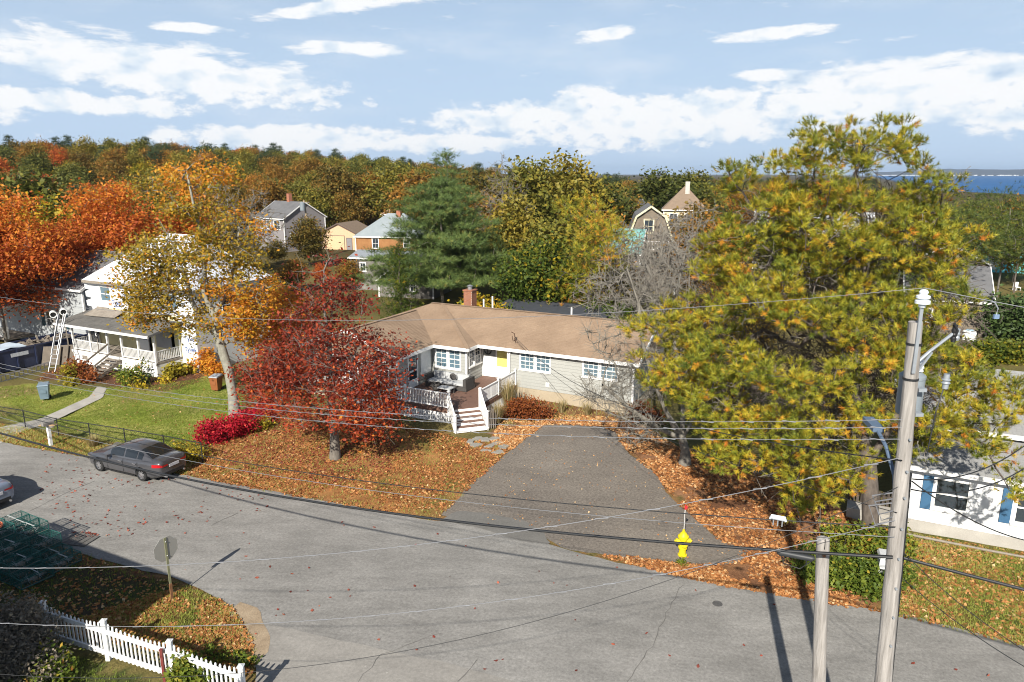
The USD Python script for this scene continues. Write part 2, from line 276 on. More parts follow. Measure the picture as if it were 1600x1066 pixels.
def terrain():
    xs = np.unique(np.r_[-np.geomspace(15000, 2700, 6), np.linspace(-2600, -320, 16), np.linspace(-320, -60, 46), np.linspace(-60, -28, 58), np.arange(-28, 24, .26), np.linspace(24, 90, 70), np.linspace(90, 320, 40), np.linspace(320, 9000, 24)])
    ys = np.unique(np.r_[np.linspace(-80, 9, 20), np.arange(9, 46, .26), np.linspace(46, 90, 80), np.linspace(90, 330, 70), np.linspace(330, 3500, 22), np.geomspace(3600, 15000, 9)])
    X, Y = np.meshgrid(xs, ys); x, y = X.ravel(), Y.ravel(); pts = shapely.points(x, y)
    d = shapely.distance(pts, paved)
    z = hill(x, y) + bump_z(x, y) + (meshkit.fbm(np.c_[x * .04, y * .04, x * 0], 3, 8) - .5) * 2.0 * smooth01((y - 150) / 60)
    z = z - .02 * (d < .25)
    n1 = meshkit.fbm(np.c_[x * .25, y * .25, x * 0], 4, 11)[:, None]; n2 = meshkit.fbm(np.c_[x * 1.6, y * 1.6, x * 0], 4, 21)[:, None]; n3 = meshkit.fbm(np.c_[x * .7, y * .7, x * 0], 4, 31)[:, None]
    mix = lambda a, b, t: np.array(a) * (1 - t) + np.array(b) * t
    c = mix((.075, .075, .025), (.17, .135, .05), np.clip(n1 * 1.6 - .3, 0, 1))                # rough autumn grass
    jit = np.stack([x + (n3[:, 0] - .5) * 1.6, y + (n2[:, 0] - .5) * 1.2], 1); jp = shapely.points(jit[:, 0], jit[:, 1])
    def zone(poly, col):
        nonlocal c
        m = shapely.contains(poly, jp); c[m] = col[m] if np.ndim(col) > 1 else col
    litter = mix((.20, .085, .03), (.40, .20, .075), np.clip(n2 * 1.9 - .45, 0, 1))
    needle = mix((.15, .07, .035), (.30, .155, .08), np.clip(n2 * 1.8 - .4, 0, 1))
    green = mix((.18, .22, .035), (.31, .30, .085), np.clip(n3 * 2.6 - .85, 0, 1)); bare = np.clip(n1 * 7 - 3.9, 0, 1)
    zone(Z_LAWN, green * (1 - bare) + np.array((.26, .19, .09)) * bare)
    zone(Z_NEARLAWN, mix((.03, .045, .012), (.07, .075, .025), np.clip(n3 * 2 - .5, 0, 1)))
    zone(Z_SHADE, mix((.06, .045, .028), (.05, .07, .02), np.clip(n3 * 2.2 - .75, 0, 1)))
    zone(Z_VERGE, mix((.20, .105, .04), (.13, .11, .035), np.clip(n3 * 3 - 1.0, 0, 1)))
    k = np.clip(n3 * 4.2 - 2.3, 0, 1); zone(Z_BANK, litter * (1 - k) + np.array((.135, .125, .035)) * k)
    zone(Z_FRONT, mix((.27, .13, .065), (.16, .08, .035), n2)); zone(Z_PINE, needle)
    zone(Z_RLAWN, mix((.075, .085, .02), (.19, .115, .04), np.clip(n3 * 3 - 1.0, 0, 1)))
    zone(Z_TRI, mix((.20, .09, .035), (.10, .09, .025), np.clip(n3 * 3 - 1.1, 0, 1)))
    zone(Z_MULCH, mix((.075, .03, .02), (.16, .09, .05), n2)); zone(Z_MULCH2, mix((.22, .11, .05), (.12, .07, .035), n2))
    rim = smooth01(1 - (d - .05) / .42)[:, None] * (d[:, None] > 0) * .75                       # leaf crumbs and sand gathered along the asphalt
    c = c * (1 - rim) + mix((.30, .165, .075), (.24, .11, .045), n2) * rim
    far = smooth01((y - 95) / 40)[:, None]; c = c * (1 - far) + mix((.05, .045, .02), (.10, .07, .03), n1) * far
    ny, nx = X.shape; i, j = np.meshgrid(np.arange(ny - 1), np.arange(nx - 1), indexing='ij'); a = (i * nx + j).ravel()
    q = np.stack([a, a + 1, a + nx + 1, a + nx], 1); f = np.vstack([q[:, [0, 1, 2]], q[:, [0, 2, 3]]])
    n = {'at': ('attribute', {'attribute': 'soil'}), 'tc': ('texture_coordinate', {}), 'nz': ('noise_texture', {'scale': 9.0, 'detail': 6.0, 'roughness': .75}), 'mr': ('map_range', {'from_min': .3, 'from_max': .7, 'to_min': .62, 'to_max': 1.4}),
         'cx': ('combine_xyz', {}), 'mx': ('mix_color', {'blend_type': 'multiply', 'fac': 1.0, 'use_clamp': False}), 'nb': ('noise_texture', {'scale': 26.0, 'detail': 4.0}), 'bp': ('bump', {'strength': .8, 'distance': .05}), 'p': ('principled_bsdf', {'roughness': .95, 'specular_ior_level': .1})}
    mat = usdkit.material(stage, '/World/Looks/soil', n, [('tc.object', 'nz.vector'), ('nz.fac', 'mr.value'), ('mr.result', 'cx.x'), ('mr.result', 'cx.y'), ('mr.result', 'cx.z'), ('at.color', 'mx.a'), ('cx.vector', 'mx.b'), ('mx.result', 'p.base_color'),
                          ('tc.object', 'nb.vector'), ('nb.fac', 'bp.height'), ('bp.normal', 'p.normal')], surface='p.BSDF')
    m = usdkit.mesh(stage, '/World/ground', (np.c_[x, y, z], f), mat, smooth=True)
    UsdGeom.PrimvarsAPI(m).CreatePrimvar('soil', Sdf.ValueTypeNames.Color3fArray, 'vertex').Set(Vt.Vec3fArray.FromNumpy(np.clip(c, 0, 1).astype(np.float32)))
    say(m.GetPrim(), 'autumn ground of grass, fallen leaves and forest floor', 'ground', None, 'structure')
terrain()

def sheet(name, poly, z, mat, label, cat, kind='structure'):
    m = MB()
    for g in getattr(poly, 'geoms', [poly]):
        v, f = trimesh.creation.triangulate_polygon(g, engine='earcut'); m.add(np.c_[v, np.full(len(v), z)], f)
    return m.build(name, mat, '/World', False, label, cat, None, kind)
def asphalt(name, c, c2, sp, speck, wear=.25, seed=0.0):
    """aged asphalt: broad wear, stretched tyre polish, aggregate speckle and fine grain"""
    n = {'tc': ('texture_coordinate', {}), 'mp': ('mapping', {'location': (seed, 0, 0), 'rotation': (0, 0, .41)}), 'ms': ('mapping', {'rotation': (0, 0, .41), 'scale': (.45, 1.3, 1)}),
         'n1': ('noise_texture', {'scale': .22, 'detail': 5.0, 'roughness': .6}), 'n2': ('noise_texture', {'scale': 1.1, 'detail': 8.0, 'roughness': .75}), 'n3': ('noise_texture', {'scale': 10.0, 'detail': 3.0, 'roughness': .8}),
         'rp': ('rgb_ramp', {'ramp': [(.3, c), (.7, c2)]}), 'r2': ('map_range', {'from_min': .3, 'from_max': .7, 'to_min': 1 - wear * .5, 'to_max': 1 + wear * .5}), 'r3': ('map_range', {'from_min': .25, 'from_max': .75, 'to_min': 1 - speck, 'to_max': 1 + speck}),
         'vo': ('voronoi_texture', {'scale': sp}), 'r4': ('map_range', {'from_min': .0, 'from_max': .10, 'to_min': 1.45, 'to_max': 1.0, 'clamp': True}),
         'ma': ('math', {'math_type': 'multiply'}), 'mb': ('math', {'math_type': 'multiply'}), 'cx': ('combine_xyz', {}), 'mx': ('mix_color', {'blend_type': 'multiply', 'fac': 1.0, 'use_clamp': False}),
         'bp': ('bump', {'strength': .35, 'distance': .01}), 'p': ('principled_bsdf', {'roughness': .9, 'specular_ior_level': .15})}
    l = [('tc.object', 'mp.vector'), ('mp.vector', 'n1.vector'), ('n1.fac', 'rp.fac'), ('tc.object', 'ms.vector'), ('ms.vector', 'n2.vector'), ('n2.fac', 'r2.value'), ('mp.vector', 'n3.vector'), ('n3.fac', 'r3.value'),
         ('mp.vector', 'vo.vector'), ('vo.distance', 'r4.value'), ('r2.result', 'ma.value1'), ('r3.result', 'ma.value2'), ('ma.value', 'mb.value1'), ('r4.result', 'mb.value2'),
         ('mb.value', 'cx.x'), ('mb.value', 'cx.y'), ('mb.value', 'cx.z'), ('rp.color', 'mx.a'), ('cx.vector', 'mx.b'), ('mx.result', 'p.base_color'), ('n3.fac', 'bp.height'), ('bp.normal', 'p.normal')]
    LOOKS[name] = usdkit.material(stage, '/World/Looks/' + name, n, l, surface='p.BSDF'); return LOOKS[name]
A_ROAD = asphalt('road_asphalt', (.185, .178, .166), (.255, .246, .230), 3.1, .30, .45)
A_SIDE = asphalt('side_road_asphalt', (.215, .203, .184), (.285, .27, .247), 2.4, .2, .3, 4.0)
A_DRIVE = asphalt('drive_asphalt', (.135, .118, .102), (.205, .18, .152), 5.0, .5, .2, 9.0)
A_PATCH = asphalt('dark_asphalt', (.14, .135, .125), (.175, .168, .155), 3.0, .15, .2, 2.0)
sheet('road', road_poly, .006, A_ROAD, 'grey asphalt road running past the houses', 'road')
side = Polygon([(-9.4, 20.3), (-4.64, 18.75), (-1.86, 17.9), (0.2, 17.1), (3.5, 14.4), (7, 9), (9, -6), (-4, -6), (-5.6, 9), (-6.6, 14), (-7.1, 16.6), (-7.5, 17.8), (-8.5, 19.3)])
side = jag(list(side.exterior.coords)[:-1], amp=.05, seed=8).intersection(road_poly)
sheet('side_street', side, .010, A_SIDE, 'paler asphalt of the side street joining the road', 'road')
sheet('driveway', drive_poly, .010, A_DRIVE, 'dark gravelly asphalt driveway in front of the low house', 'driveway')
apron = jag([(-2.9, 26.6), (-2.4, 27.4), (-1.2, 27.3), (.6, 26.6), (1.2, 25.6), (1.5, 24.6), (.4, 25.0), (-1.3, 25.9)], amp=.12, seed=14)
sheet('driveway_apron', apron, .014, A_PATCH, 'darker asphalt apron where the driveway meets the road', 'driveway')
SAND = M('sandy_grit', (.36, .28, .19), (.22, .16, .10), rough=.95, sc=1.5, bump=.5, bsc=30, fine=.25)
sheet('sand_patch', jag([(-9.0, 20.9), (-8.2, 20.6), (-7.6, 19.4), (-7.2, 18.4), (-7.35, 17.6), (-8.1, 18.9), (-9.2, 20.3)], amp=.14, seed=17), .014, SAND, 'pale sandy patch washed onto the asphalt by the corner', 'sand')
CONC = M('old_concrete', (.30, .28, .25), (.42, .40, .36), rough=.9, sc=1.2, bump=.25, bsc=25, fine=.12)
pathp = jag(GP([(-40, 700), (0, 668), (62, 655), (140, 620), (152, 604), (168, 606), (160, 622), (80, 660), (30, 676), (-30, 712)]), amp=.05, seed=19)
sheet('garden_path', pathp, .012, CONC, 'narrow grey concrete path across the lawn to the porch steps', 'path')
def strips(name, lines, w, z, mat, label, cat, seed=0):
    m = MB(); rng = np.random.default_rng(seed)
    for pts in lines:
        p = np.array(pts, float); ls = LineString(p); n = max(3, int(ls.length / .3)); q = np.array([ls.interpolate(k / n, normalized=True).coords[0] for k in range(n + 1)])
        q[1:-1] += rng.normal(0, .035, (n - 1, 2)); t = np.gradient(q, axis=0); t /= np.linalg.norm(t, axis=1, keepdims=True); nn = np.c_[-t[:, 1], t[:, 0]]
        ww = w * (.5 + rng.random(n + 1))[:, None] / 2
        v = np.vstack([np.c_[q + nn * ww, np.full(n + 1, z)], np.c_[q - nn * ww, np.full(n + 1, z)]]); k = np.arange(n)
        m.add(v, np.stack([k + n + 1, k + n + 2, k + 1, k], 1))
    return m.build(name, mat, '/World', False, label, cat, None, 'structure')
CRACK = M('crack_tar', (.12, .115, .108), rough=.9, var=.3)
strips('road_cracks', [GP(p) for p in ([(45, 800), (90, 777), (148, 752)], [(980, 1066), (1020, 1005), (1050, 940), (1068, 915)], [(715, 1066), (735, 1045), (745, 1032)], [(330, 822), (372, 802)], [(560, 1066), (600, 1020), (690, 990)])], .02, .015, CRACK, 'thin dark cracks in the road surface', 'crack')

# ------------------------------------------------------------------ sea and the far shore
n = {'tc': ('texture_coordinate', {}), 'mp': ('mapping', {'scale': (1.0, .25, 1.0)}), 'nz': ('noise_texture', {'scale': .02, 'detail': 8.0, 'roughness': .7}), 'rp': ('rgb_ramp', {'ramp': [(.3, (.003, .06, .19)), (.7, (.006, .10, .28))]}),
     'bp': ('bump', {'strength': .6, 'distance': 1.2}), 'p': ('principled_bsdf', {'roughness': .5, 'specular_ior_level': .12})}
usdkit.material(stage, '/World/Looks/sea_water', n, [('tc.object', 'mp.vector'), ('mp.vector', 'nz.vector'), ('nz.fac', 'rp.fac'), ('rp.color', 'p.base_color'), ('nz.fac', 'bp.height'), ('bp.normal', 'p.normal')], surface='p.BSDF')
LOOKS['sea_water'] = '/World/Looks/sea_water'
MB().quad((150, 120, -8), (16000, 120, -8), (16000, 15500, -8), (7600, 15500, -8)).build('sea', LOOKS['sea_water'], '/World', False, 'deep blue sea of the bay on the horizon', 'sea', None, 'structure')
def headland():
    """low wooded hills across the bay"""
    m = MB(); n, k = 140, 7; u = np.linspace(0, 1, n); x = 4300 + u * 5400; y = 8600 - u * 2400
    prof = 34 + 58 * meshkit.fbm(np.c_[u * 5, u * 0, u * 0], 5, 2) * smooth01(u * 6) + 14 * meshkit.fbm(np.c_[u * 60, u * 0, u * 0], 3, 5)
    v = []
    for j in range(k):
        t = j / (k - 1); v.append(np.c_[x + t * 700, y + t * 1500, -9 + (prof + 9) * math.sin(t * math.pi / 2 * 1.0)])
    v = np.vstack(v); i, j = np.meshgrid(np.arange(k - 1), np.arange(n - 1), indexing='ij'); a = (i * n + j).ravel()
    m.add(v, np.stack([a, a + 1, a + n + 1, a + n], 1)); m.build('far_hills', M('far_hill_woods', (.045, .05, .055), (.075, .07, .075), rough=1, sc=.01, spec=0), '/World', True, 'low wooded hills across the bay', 'hills', None, 'structure')
    b = MB(); rng = np.random.default_rng(3)
    for q in range(420):
        u0 = rng.random() ** .8; xx, yy = 4300 + u0 * 5400, 8590 - u0 * 2400; w, h = rng.uniform(10, 30), rng.uniform(2.5, 6.5) * (2.0 if rng.random() < .03 else 1)
        b.box(xx - w / 2, xx + w / 2, yy - 12, yy + 12, -8, -2 + h)
    b.build('far_town', M('far_town_white', (.62, .62, .60), var=.25, sc=.02, island=.2), '/World', False, 'line of tiny white buildings along the far shore', 'buildings', None, 'stuff')
headland()

# ------------------------------------------------------------------ building kit
W_TRIM = M('white_trim', (.78, .78, .76), var=.06, rough=.5, sc=4)
GLASS = glassmat('window_glass', (.035, .045, .055))
GLASS_B = glassmat('window_glass_blue', (.10, .16, .20), .06)
SCREEN = M('insect_screen', (.075, .08, .085), rough=.8)
def shingles(m, poly, course=.15, tab=.30, lift=.012, seed=0, jitter=.35):
    """courses of shingle tabs over a flat 3-D polygon (any slope), each tab lifted at its lower edge"""
    rng = np.random.default_rng(seed); P = np.array(poly, float); nrm = np.zeros(3)
    for k in range(len(P)): nrm += np.cross(P[k] - P[0], P[(k + 1) % len(P)] - P[0])
    nrm /= np.linalg.norm(nrm); nrm = nrm if nrm[2] > -1e-6 else -nrm
    if abs(nrm[2]) < 1e-3 and False: pass
    e1 = np.cross((0, 0, 1), nrm); e1 = e1 / np.linalg.norm(e1) if np.linalg.norm(e1) > 1e-6 else np.array([1., 0, 0]); e2 = np.cross(nrm, e1)
    o = P[0]; q = np.c_[(P - o) @ e1, (P - o) @ e2]; pg = Polygon(q).buffer(0); a0, b0, a1, b1 = pg.bounds; V = []
    pp = pg.buffer(-.002); shapely.prepare(pp); r = 0; y = b0
    while y < b1 - .01:
        x = a0 - rng.random() * tab
        while x < a1:
            w = tab * (1 + jitter * (rng.random() - .5)); cell = sbox(x + .003, y, x + w - .003, min(y + course * 1.02, b1))
            x += w
            if pp.contains(cell): gs = [cell]
            else:
                g = pg.intersection(cell); gs = [k for k in getattr(g, 'geoms', [g]) if k.geom_type == 'Polygon' and k.area > 1e-3]
            for k in gs:
                c = np.array(k.exterior.coords)[:-1]; h = lift * (1.15 - (c[:, 1] - y) / course * .9) * (.7 + .6 * rng.random())
                top = o + c[:, :1] * e1 + c[:, 1:] * e2 + h[:, None] * nrm; n_ = len(c)
                lo = c[:, 1] < y + .01
                m.add(top, [[0, i, i + 1] for i in range(1, n_ - 1)] if Polygon(c).exterior.is_ccw else [[0, i + 1, i] for i in range(1, n_ - 1)])
                if lo.sum() >= 2:
                    cl = c[lo]; i0, i1 = np.argmin(cl[:, 0]), np.argmax(cl[:, 0]); A, Bq = cl[i0], cl[i1]
                    pa, pb = o + A[0] * e1 + A[1] * e2, o + Bq[0] * e1 + Bq[1] * e2; hh = h[lo].max() * nrm
                    m.quad(pa, pb, pb + hh, pa + hh)
        y += course; r += 1
    return m
def wall_frame(p, q):
    p, q = np.array(p, float), np.array(q, float); L = np.linalg.norm(q - p); t = (q - p) / L; return p, t, np.array([t[1], -t[0]]), L
def wall_panel(m, p, q, z0, z1, holes=(), top=None, thick=.0):
    """flat wall from p to q (outside on the right of p->q), with rectangular holes (s0, s1, z0, z1); top: polyline of (s, z) for gables"""
    p, t, n, L = wall_frame(p, q); prof = [(0, z0), (L, z0)] + (list(top)[::-1] if top else [(L, z1), (0, z1)])
    pg = Polygon(prof).buffer(0)
    for h in holes: pg = pg.difference(sbox(h[0], h[2], h[1], h[3]))
    for g in getattr(pg, 'geoms', [pg]):
        v, f = trimesh.creation.triangulate_polygon(g, engine='earcut'); P3 = np.c_[p + v[:, :1] * t, v[:, 1]]
        nn = np.cross(P3[f[0, 1]] - P3[f[0, 0]], P3[f[0, 2]] - P3[f[0, 0]]); m.add(P3, f if nn[:2] @ n > 0 else f[:, ::-1])
    return m
def siding(m, p, q, z0, z1, holes=(), course=.19, out=.022, top=None, zstart=None):
    """lapped clapboards: each course a sloped board with an underside"""
    p, t, n, L = wall_frame(p, q); pg = Polygon([(0, z0), (L, z0)] + (list(top)[::-1] if top else [(L, z1), (0, z1)])).buffer(0)
    for h in holes: pg = pg.difference(sbox(h[0], h[2], h[1], h[3]))
    zt = max(z for _, z in top) if top else z1; z = z0 if zstart is None else zstart
    while z < zt - .01:
        g = pg.intersection(sbox(-1, z, L + 1, min(z + course, zt)))
        for k in getattr(g, 'geoms', [g]):
            if k.geom_type != 'Polygon' or k.area < 1e-3: continue
            v, f = trimesh.creation.triangulate_polygon(k, engine='earcut'); off = .004 + out * (1 - (v[:, 1] - z) / course)
            P3 = np.c_[p + v[:, :1] * t + off[:, None] * n, v[:, 1]]; nn = np.cross(P3[f[0, 1]] - P3[f[0, 0]], P3[f[0, 2]] - P3[f[0, 0]])
            m.add(P3, f if nn[:2] @ n > 0 else f[:, ::-1])
            a, b = k.bounds[0], k.bounds[2]; zz = k.bounds[1]; pa, pb = p + a * t, p + b * t
            m.quad((*pa, zz), (*pb, zz), (*(pb + n * (.004 + out)), zz), (*(pa + n * (.004 + out)), zz))
        z += course
    return m
def obox(m, p, t, n, s0, s1, d0, d1, z0, z1):
    """box in a wall's frame: s along, d outwards"""
    c = lambda s, d, z: (*(p + s * t + d * n), z)
    return m.hexa([c(s0, d0, z0), c(s1, d0, z0), c(s1, d1, z0), c(s0, d1, z0)][::-1], [c(s0, d0, z1), c(s1, d0, z1), c(s1, d1, z1), c(s0, d1, z1)][::-1])
def window(par, p, q, s0, s1, z0, z1, frame=W_TRIM, glass=None, fr=.09, lights=(2, 2), double=True, label=None, proud=.045, name='window', inset=0.0):
    """casing as the part; sash bars, panes and sill as its sub-parts"""
    glass = glass or GLASS; p, t, n, L = wall_frame(p, q); m = MB(); a, b = s0 - fr, s1 + fr
    obox(m, p, t, n, a, s0, -.05, proud, z0 - fr, z1 + fr); obox(m, p, t, n, s1, b, -.05, proud, z0 - fr, z1 + fr)
    obox(m, p, t, n, s0, s1, -.05, proud - .003, z1, z1 + fr)
    w = m.build(name, frame, par, False, label)
    s = MB(); obox(s, p, t, n, a - .03, b + .03, -.05, proud + .04, z0 - fr - .03, z0); s.build('sill', frame, w)
    g = MB(); obox(g, p, t, n, s0, s1, -.06 + inset, -.035 + inset, z0, z1); g.build('pane', glass, w)
    zm = (z0 + z1) / 2; sash = MB()
    obox(sash, p, t, n, s0, s0 + .035, -.034 + inset, .01 + inset, z0, z1); obox(sash, p, t, n, s1 - .035, s1, -.034 + inset, .01 + inset, z0, z1)
    obox(sash, p, t, n, s0 + .035, s1 - .035, -.034 + inset, .008 + inset, z0, z0 + .05); obox(sash, p, t, n, s0 + .035, s1 - .035, -.034 + inset, .008 + inset, z1 - .04, z1)
    if double: obox(sash, p, t, n, s0 + .035, s1 - .035, -.034 + inset, .012 + inset, zm - .025, zm + .025)
    sash.build('sash', frame, w)
    nx, nz = lights
    if nx > 1 or nz > 1:
        b2 = MB()
        for i in range(1, nx): x = s0 + (s1 - s0) * i / nx; obox(b2, p, t, n, x - .011, x + .011, -.034 + inset, -.012 + inset, z0 + .05, z1 - .04)
        for i in range(1, nz):
            z = z0 + (z1 - z0) * i / nz
            if not (double and abs(z - zm) < .03): obox(b2, p, t, n, s0 + .035, s1 - .035, -.034 + inset, -.014 + inset, z - .011, z + .011)
        b2.build('glazing_bar', frame, w)
    return w
def picket_rail(par, p, q, z0, z1, mat, gap=.105, bw=.035, names=('top_rail', 'bottom_rail', 'baluster')):
    p, q = np.array(p, float), np.array(q, float); d = q - p; L = np.linalg.norm(d[:2]); dz = d[2] if len(d) > 2 else 0.0
    a, b = np.r_[p[:2], (p[2] if len(p) > 2 else 0)], np.r_[q[:2], (q[2] if len(q) > 2 else 0)]; up = np.array([0, 0, 1.])
    MB().beam(a + up * z1, b + up * z1, .075, .05).build(names[0], mat, par); MB().beam(a + up * z0, b + up * z0, .05, .06).build(names[1], mat, par)
    k = max(2, int(L / gap))
    for i in range(1, k):
        c = a + (b - a) * i / k; MB().box(c[0] - bw / 2, c[0] + bw / 2, c[1] - bw / 2, c[1] + bw / 2, c[2] + z0 + .02, c[2] + z1 - .02).build(names[2], mat, par)
def post(par, x, y, z0, z1, w, mat, name='post', cap=True):
    m = MB().box(x - w / 2, x + w / 2, y - w / 2, y + w / 2, z0, z1)
    if cap:
        m.box(x - w * .66, x + w * .66, y - w * .66, y + w * .66, z1, z1 + .03)
        m.add([(x - w * .55, y - w * .55, z1 + .03), (x + w * .55, y - w * .55, z1 + .03), (x + w * .55, y + w * .55, z1 + .03), (x - w * .55, y + w * .55, z1 + .03), (x, y, z1 + .08)], [[0, 1, 4], [1, 2, 4], [2, 3, 4], [3, 0, 4]])
    return m.build(name, mat, par)

# ------------------------------------------------------------------ the low grey house (local x along the front, y towards the back)
ROOF_BR = M('brown_shingle', (.27, .19, .13), (.38, .275, .19), rough=.95, sc=.7, island=.16, fine=.16, bsc=22, spec=.15)
SIDE_G = M('grey_clapboard', (.30, .305, .285), (.345, .35, .325), rough=.7, sc=.8, fine=.05, bsc=12)
FOUND = M('tan_foundation', (.30, .25, .175), (.39, .33, .24), rough=.9, sc=1.2, bump=.2)
DECKM = M('brown_decking', (.155, .085, .06), (.20, .115, .085), rough=.75, sc=2, island=.15, stretch=(1, 6, 6))
def main_house():
    h = thing('low_house', 'long low grey clapboard house with brown hip roof behind the dark driveway', 'house', (-5, 44, 0), ROT)
    fz, ez, rz = .72, 3.12, 4.85                  # foundation top, soffit, ridge
    # walls
    walls = MB(); fm = MB(); trim = MB()
    segs = [((-7.3, -3.5), (-.35, -3.5), [(5.2, 6.3, 1.55, 2.75), (2.0, 4.0, 1.5, 2.8)]), ((-.35, -3.5), (-.35, .35), [(1.15, 2.05, .87, 2.95), (2.55, 3.5, 1.5, 2.9)]),
            ((-.35, .35), (2.2, .35), [(.28, 1.12, 1.70, 2.92), (1.26, 2.10, 1.70, 2.92)]), ((2.2, .35), (2.2, 2.4), [(.32, .98, 1.83, 2.92), (1.10, 1.78, 1.83, 2.92)]),
            ((2.2, 2.4), (4.55, 2.4), [(1.12, 2.02, .87, 3.0)]), ((4.55, 2.4), (4.55, 1.55), []), ((4.55, 1.55), (12.7, 1.55), [(.86, 1.80, 1.92, 2.98), (1.94, 2.88, 1.92, 2.98), (5.05, 6.0, 1.98, 2.98), (6.14, 7.2, 1.98, 2.98)]),
            ((12.7, 1.55), (12.7, 8.3), []), ((12.7, 8.3), (-7.3, 8.3), []), ((-7.3, 8.3), (-7.3, -3.5), [])]
    for p, q, holes in segs:
        gable = (p == (-7.3, -3.5)); top = None
        L = math.dist(p, q)
        if gable: top = [(0, ez), (L / 2, ez + L / 2 * .36), (L, ez)]
        if p == (12.7, 1.55): top = [(0, ez), (L / 2, ez + 1.45), (L, ez)]
        siding(walls, p, q, fz, ez, holes, .20, .024, top)
        wall_panel(walls, p, q, fz, ez, holes, top)
        wall_panel(fm, p, q, -.3, fz)
    walls.build('wall', SIDE_G, h); fm.build('foundation', FOUND, h)
    for x, y in ((-.35, -3.5), (2.2, .35), (4.55, 1.55), (12.7, 1.55), (-7.3, -3.5)):
        MB().box(x - .06, x + .06, y - .06, y + .06, fz, ez).build('corner_board', W_TRIM, h)
    MB().box(2.17, 2.25, 2.33, 2.43, fz, ez).build('corner_board', W_TRIM, h)
    # roof solid: union of sloped blocks
    import manifold3d as m3
    def block(base, ridge): return m3.Manifold.hull_points(np.array([(*p, 3.10) for p in base] + [(*p, 3.22) for p in base] + list(ridge), float))
    main = block([(-7.7, 1.2), (13.1, 1.2), (13.1, 8.7), (-7.7, 8.7)], [(-3.2, 4.95, rz), (13.1, 4.95, rz)])
    bay = block([(-7.7, -.05), (2.55, -.05), (2.55, 8.7), (-7.7, 8.7)], [(-2.35, 4.95, rz), (-3.2, 4.95, rz)])
    wing = block([(-7.7, -3.9), (.02, -3.9), (.02, 4.9), (-7.7, 4.9)], [(-3.85, -3.9, 4.5), (-3.85, 4.9, 4.5)])
    roof = (main + bay + wing); mm = roof.to_mesh(); tmn = trimesh.Trimesh(mm.vert_properties[:, :3], mm.tri_verts); tmn.merge_vertices()
    MB().tm(tmn).build('roof_deck', ROOF_BR, h)
    sh = MB(); fascia = MB(); seen = []
    for k, (fac, bd) in enumerate(zip(tmn.facets, tmn.facets_boundary)):
        nn = tmn.facets_normal[k]
        if nn[2] > .5:
            polys = trimesh.path.polygons  # noqa
            path = tmn.outline(fac); 
            for ent in path.entities:
                pts = path.vertices[ent.points][:-1]
                if len(pts) > 2: shingles(sh, pts + nn * .003, .145, .32, .014, k)
    sh.build('shingles', ROOF_BR, h, kind='stuff')
    rc = MB(); up = np.array([0, 0, .03])
    for a, b in (((2.55, -.05, 3.22), (-2.35, 4.95, rz)), ((-3.2, 4.95, rz), (13.1, 4.95, rz)), ((-2.35, 4.95, rz), (-3.2, 4.95, rz)), ((-3.85, -3.9, 4.5), (-3.85, 3.6, 4.5))):
        a, b = np.array(a) + up, np.array(b) + up; n = int(np.linalg.norm(b - a) / .3)
        for i in range(n):
            p, q = a + (b - a) * i / n, a + (b - a) * (i + 1.12) / n; rc.beam(p + (0, 0, .012), q, .26, .018)
    rc.build('ridge_caps', ROOF_BR, h, kind='stuff')
    for a, b in (((-7.7, -3.9), (.02, -3.9)), ((.02, -3.9), (.02, -.05)), ((.02, -.05), (2.55, -.05)), ((2.55, -.05), (2.55, 1.2)), ((2.55, 1.2), (13.1, 1.2)), ((13.1, 8.7), (-7.7, 8.7))):
        if a == (-7.7, -3.9): continue
        p, t, n, L = wall_frame(a, b); f = MB(); obox(f, p, t, n, 0, L, .002, .03, 3.03, 3.235); f.build('fascia', W_TRIM, h)
        s = MB(); obox(s, p, t, n, 0, L, -.45, 0, 3.07, 3.097); s.build('soffit', W_TRIM, h)
    for s_ in (-1, 1):
        MB().beam((-3.85, -3.93, 4.52), (-3.85 + s_ * 3.87, -3.93, 3.14), .05, .2).build('rake_board', W_TRIM, h)
        MB().beam((13.13, 4.95, rz), (13.13, 4.95 + s_ * 3.75, 3.16), .05, .2).build('rake_board', W_TRIM, h)
    # windows and doors
    for p, q, holes in segs:
        for s0, s1, z0, z1 in holes:
            if z1 - z0 < 1.8 and p != (-.35, -3.5):
                big = p == (4.55, 1.55)
                window(h, p, q, s0, s1, z0, z1, glass=GLASS_B if p == (-.35, .35) else GLASS if not big else GLASS_B, lights=(3, 4) if big else (2, 4), fr=.055)
    p, t, n, L = wall_frame((2.2, 2.4), (4.55, 2.4))
    wp = MB(); obox(wp, p, t, n, .1, 1.02, .03, .05, .87, 2.28); wp.build('entry_panel', W_TRIM, h, label='white board panel beside the entry door')
    dm = MB(); obox(dm, p, t, n, 1.12, 2.02, -.05, .0, 1.62, 3.0); yd = dm.build('door', M('yellow_door', (.62, .56, .16), var=.05, rough=.4), h, label='pale yellow front door with small panes at its top')
    k = MB(); obox(k, p, t, n, 1.12, 2.02, -.05, .012, .87, 1.615); k.build('storm_panel', W_TRIM, yd)
    for i in range(4):
        g = MB(); obox(g, p, t, n, 1.2 + i * .19, 1.35 + i * .19, 0, .01, 2.78, 2.95); g.build('door_light', GLASS, yd)
    kn = MB().tm(trimesh.creation.icosphere(1, .04), np.block([[np.eye(3), np.array([*(p + t * 1.93 + n * .06), 1.85])[:, None]], [np.zeros((1, 3)), 1]])); kn.build('handle', M('brass', (.6, .42, .15), metal=1, rough=.3), yd)
    fr = MB()
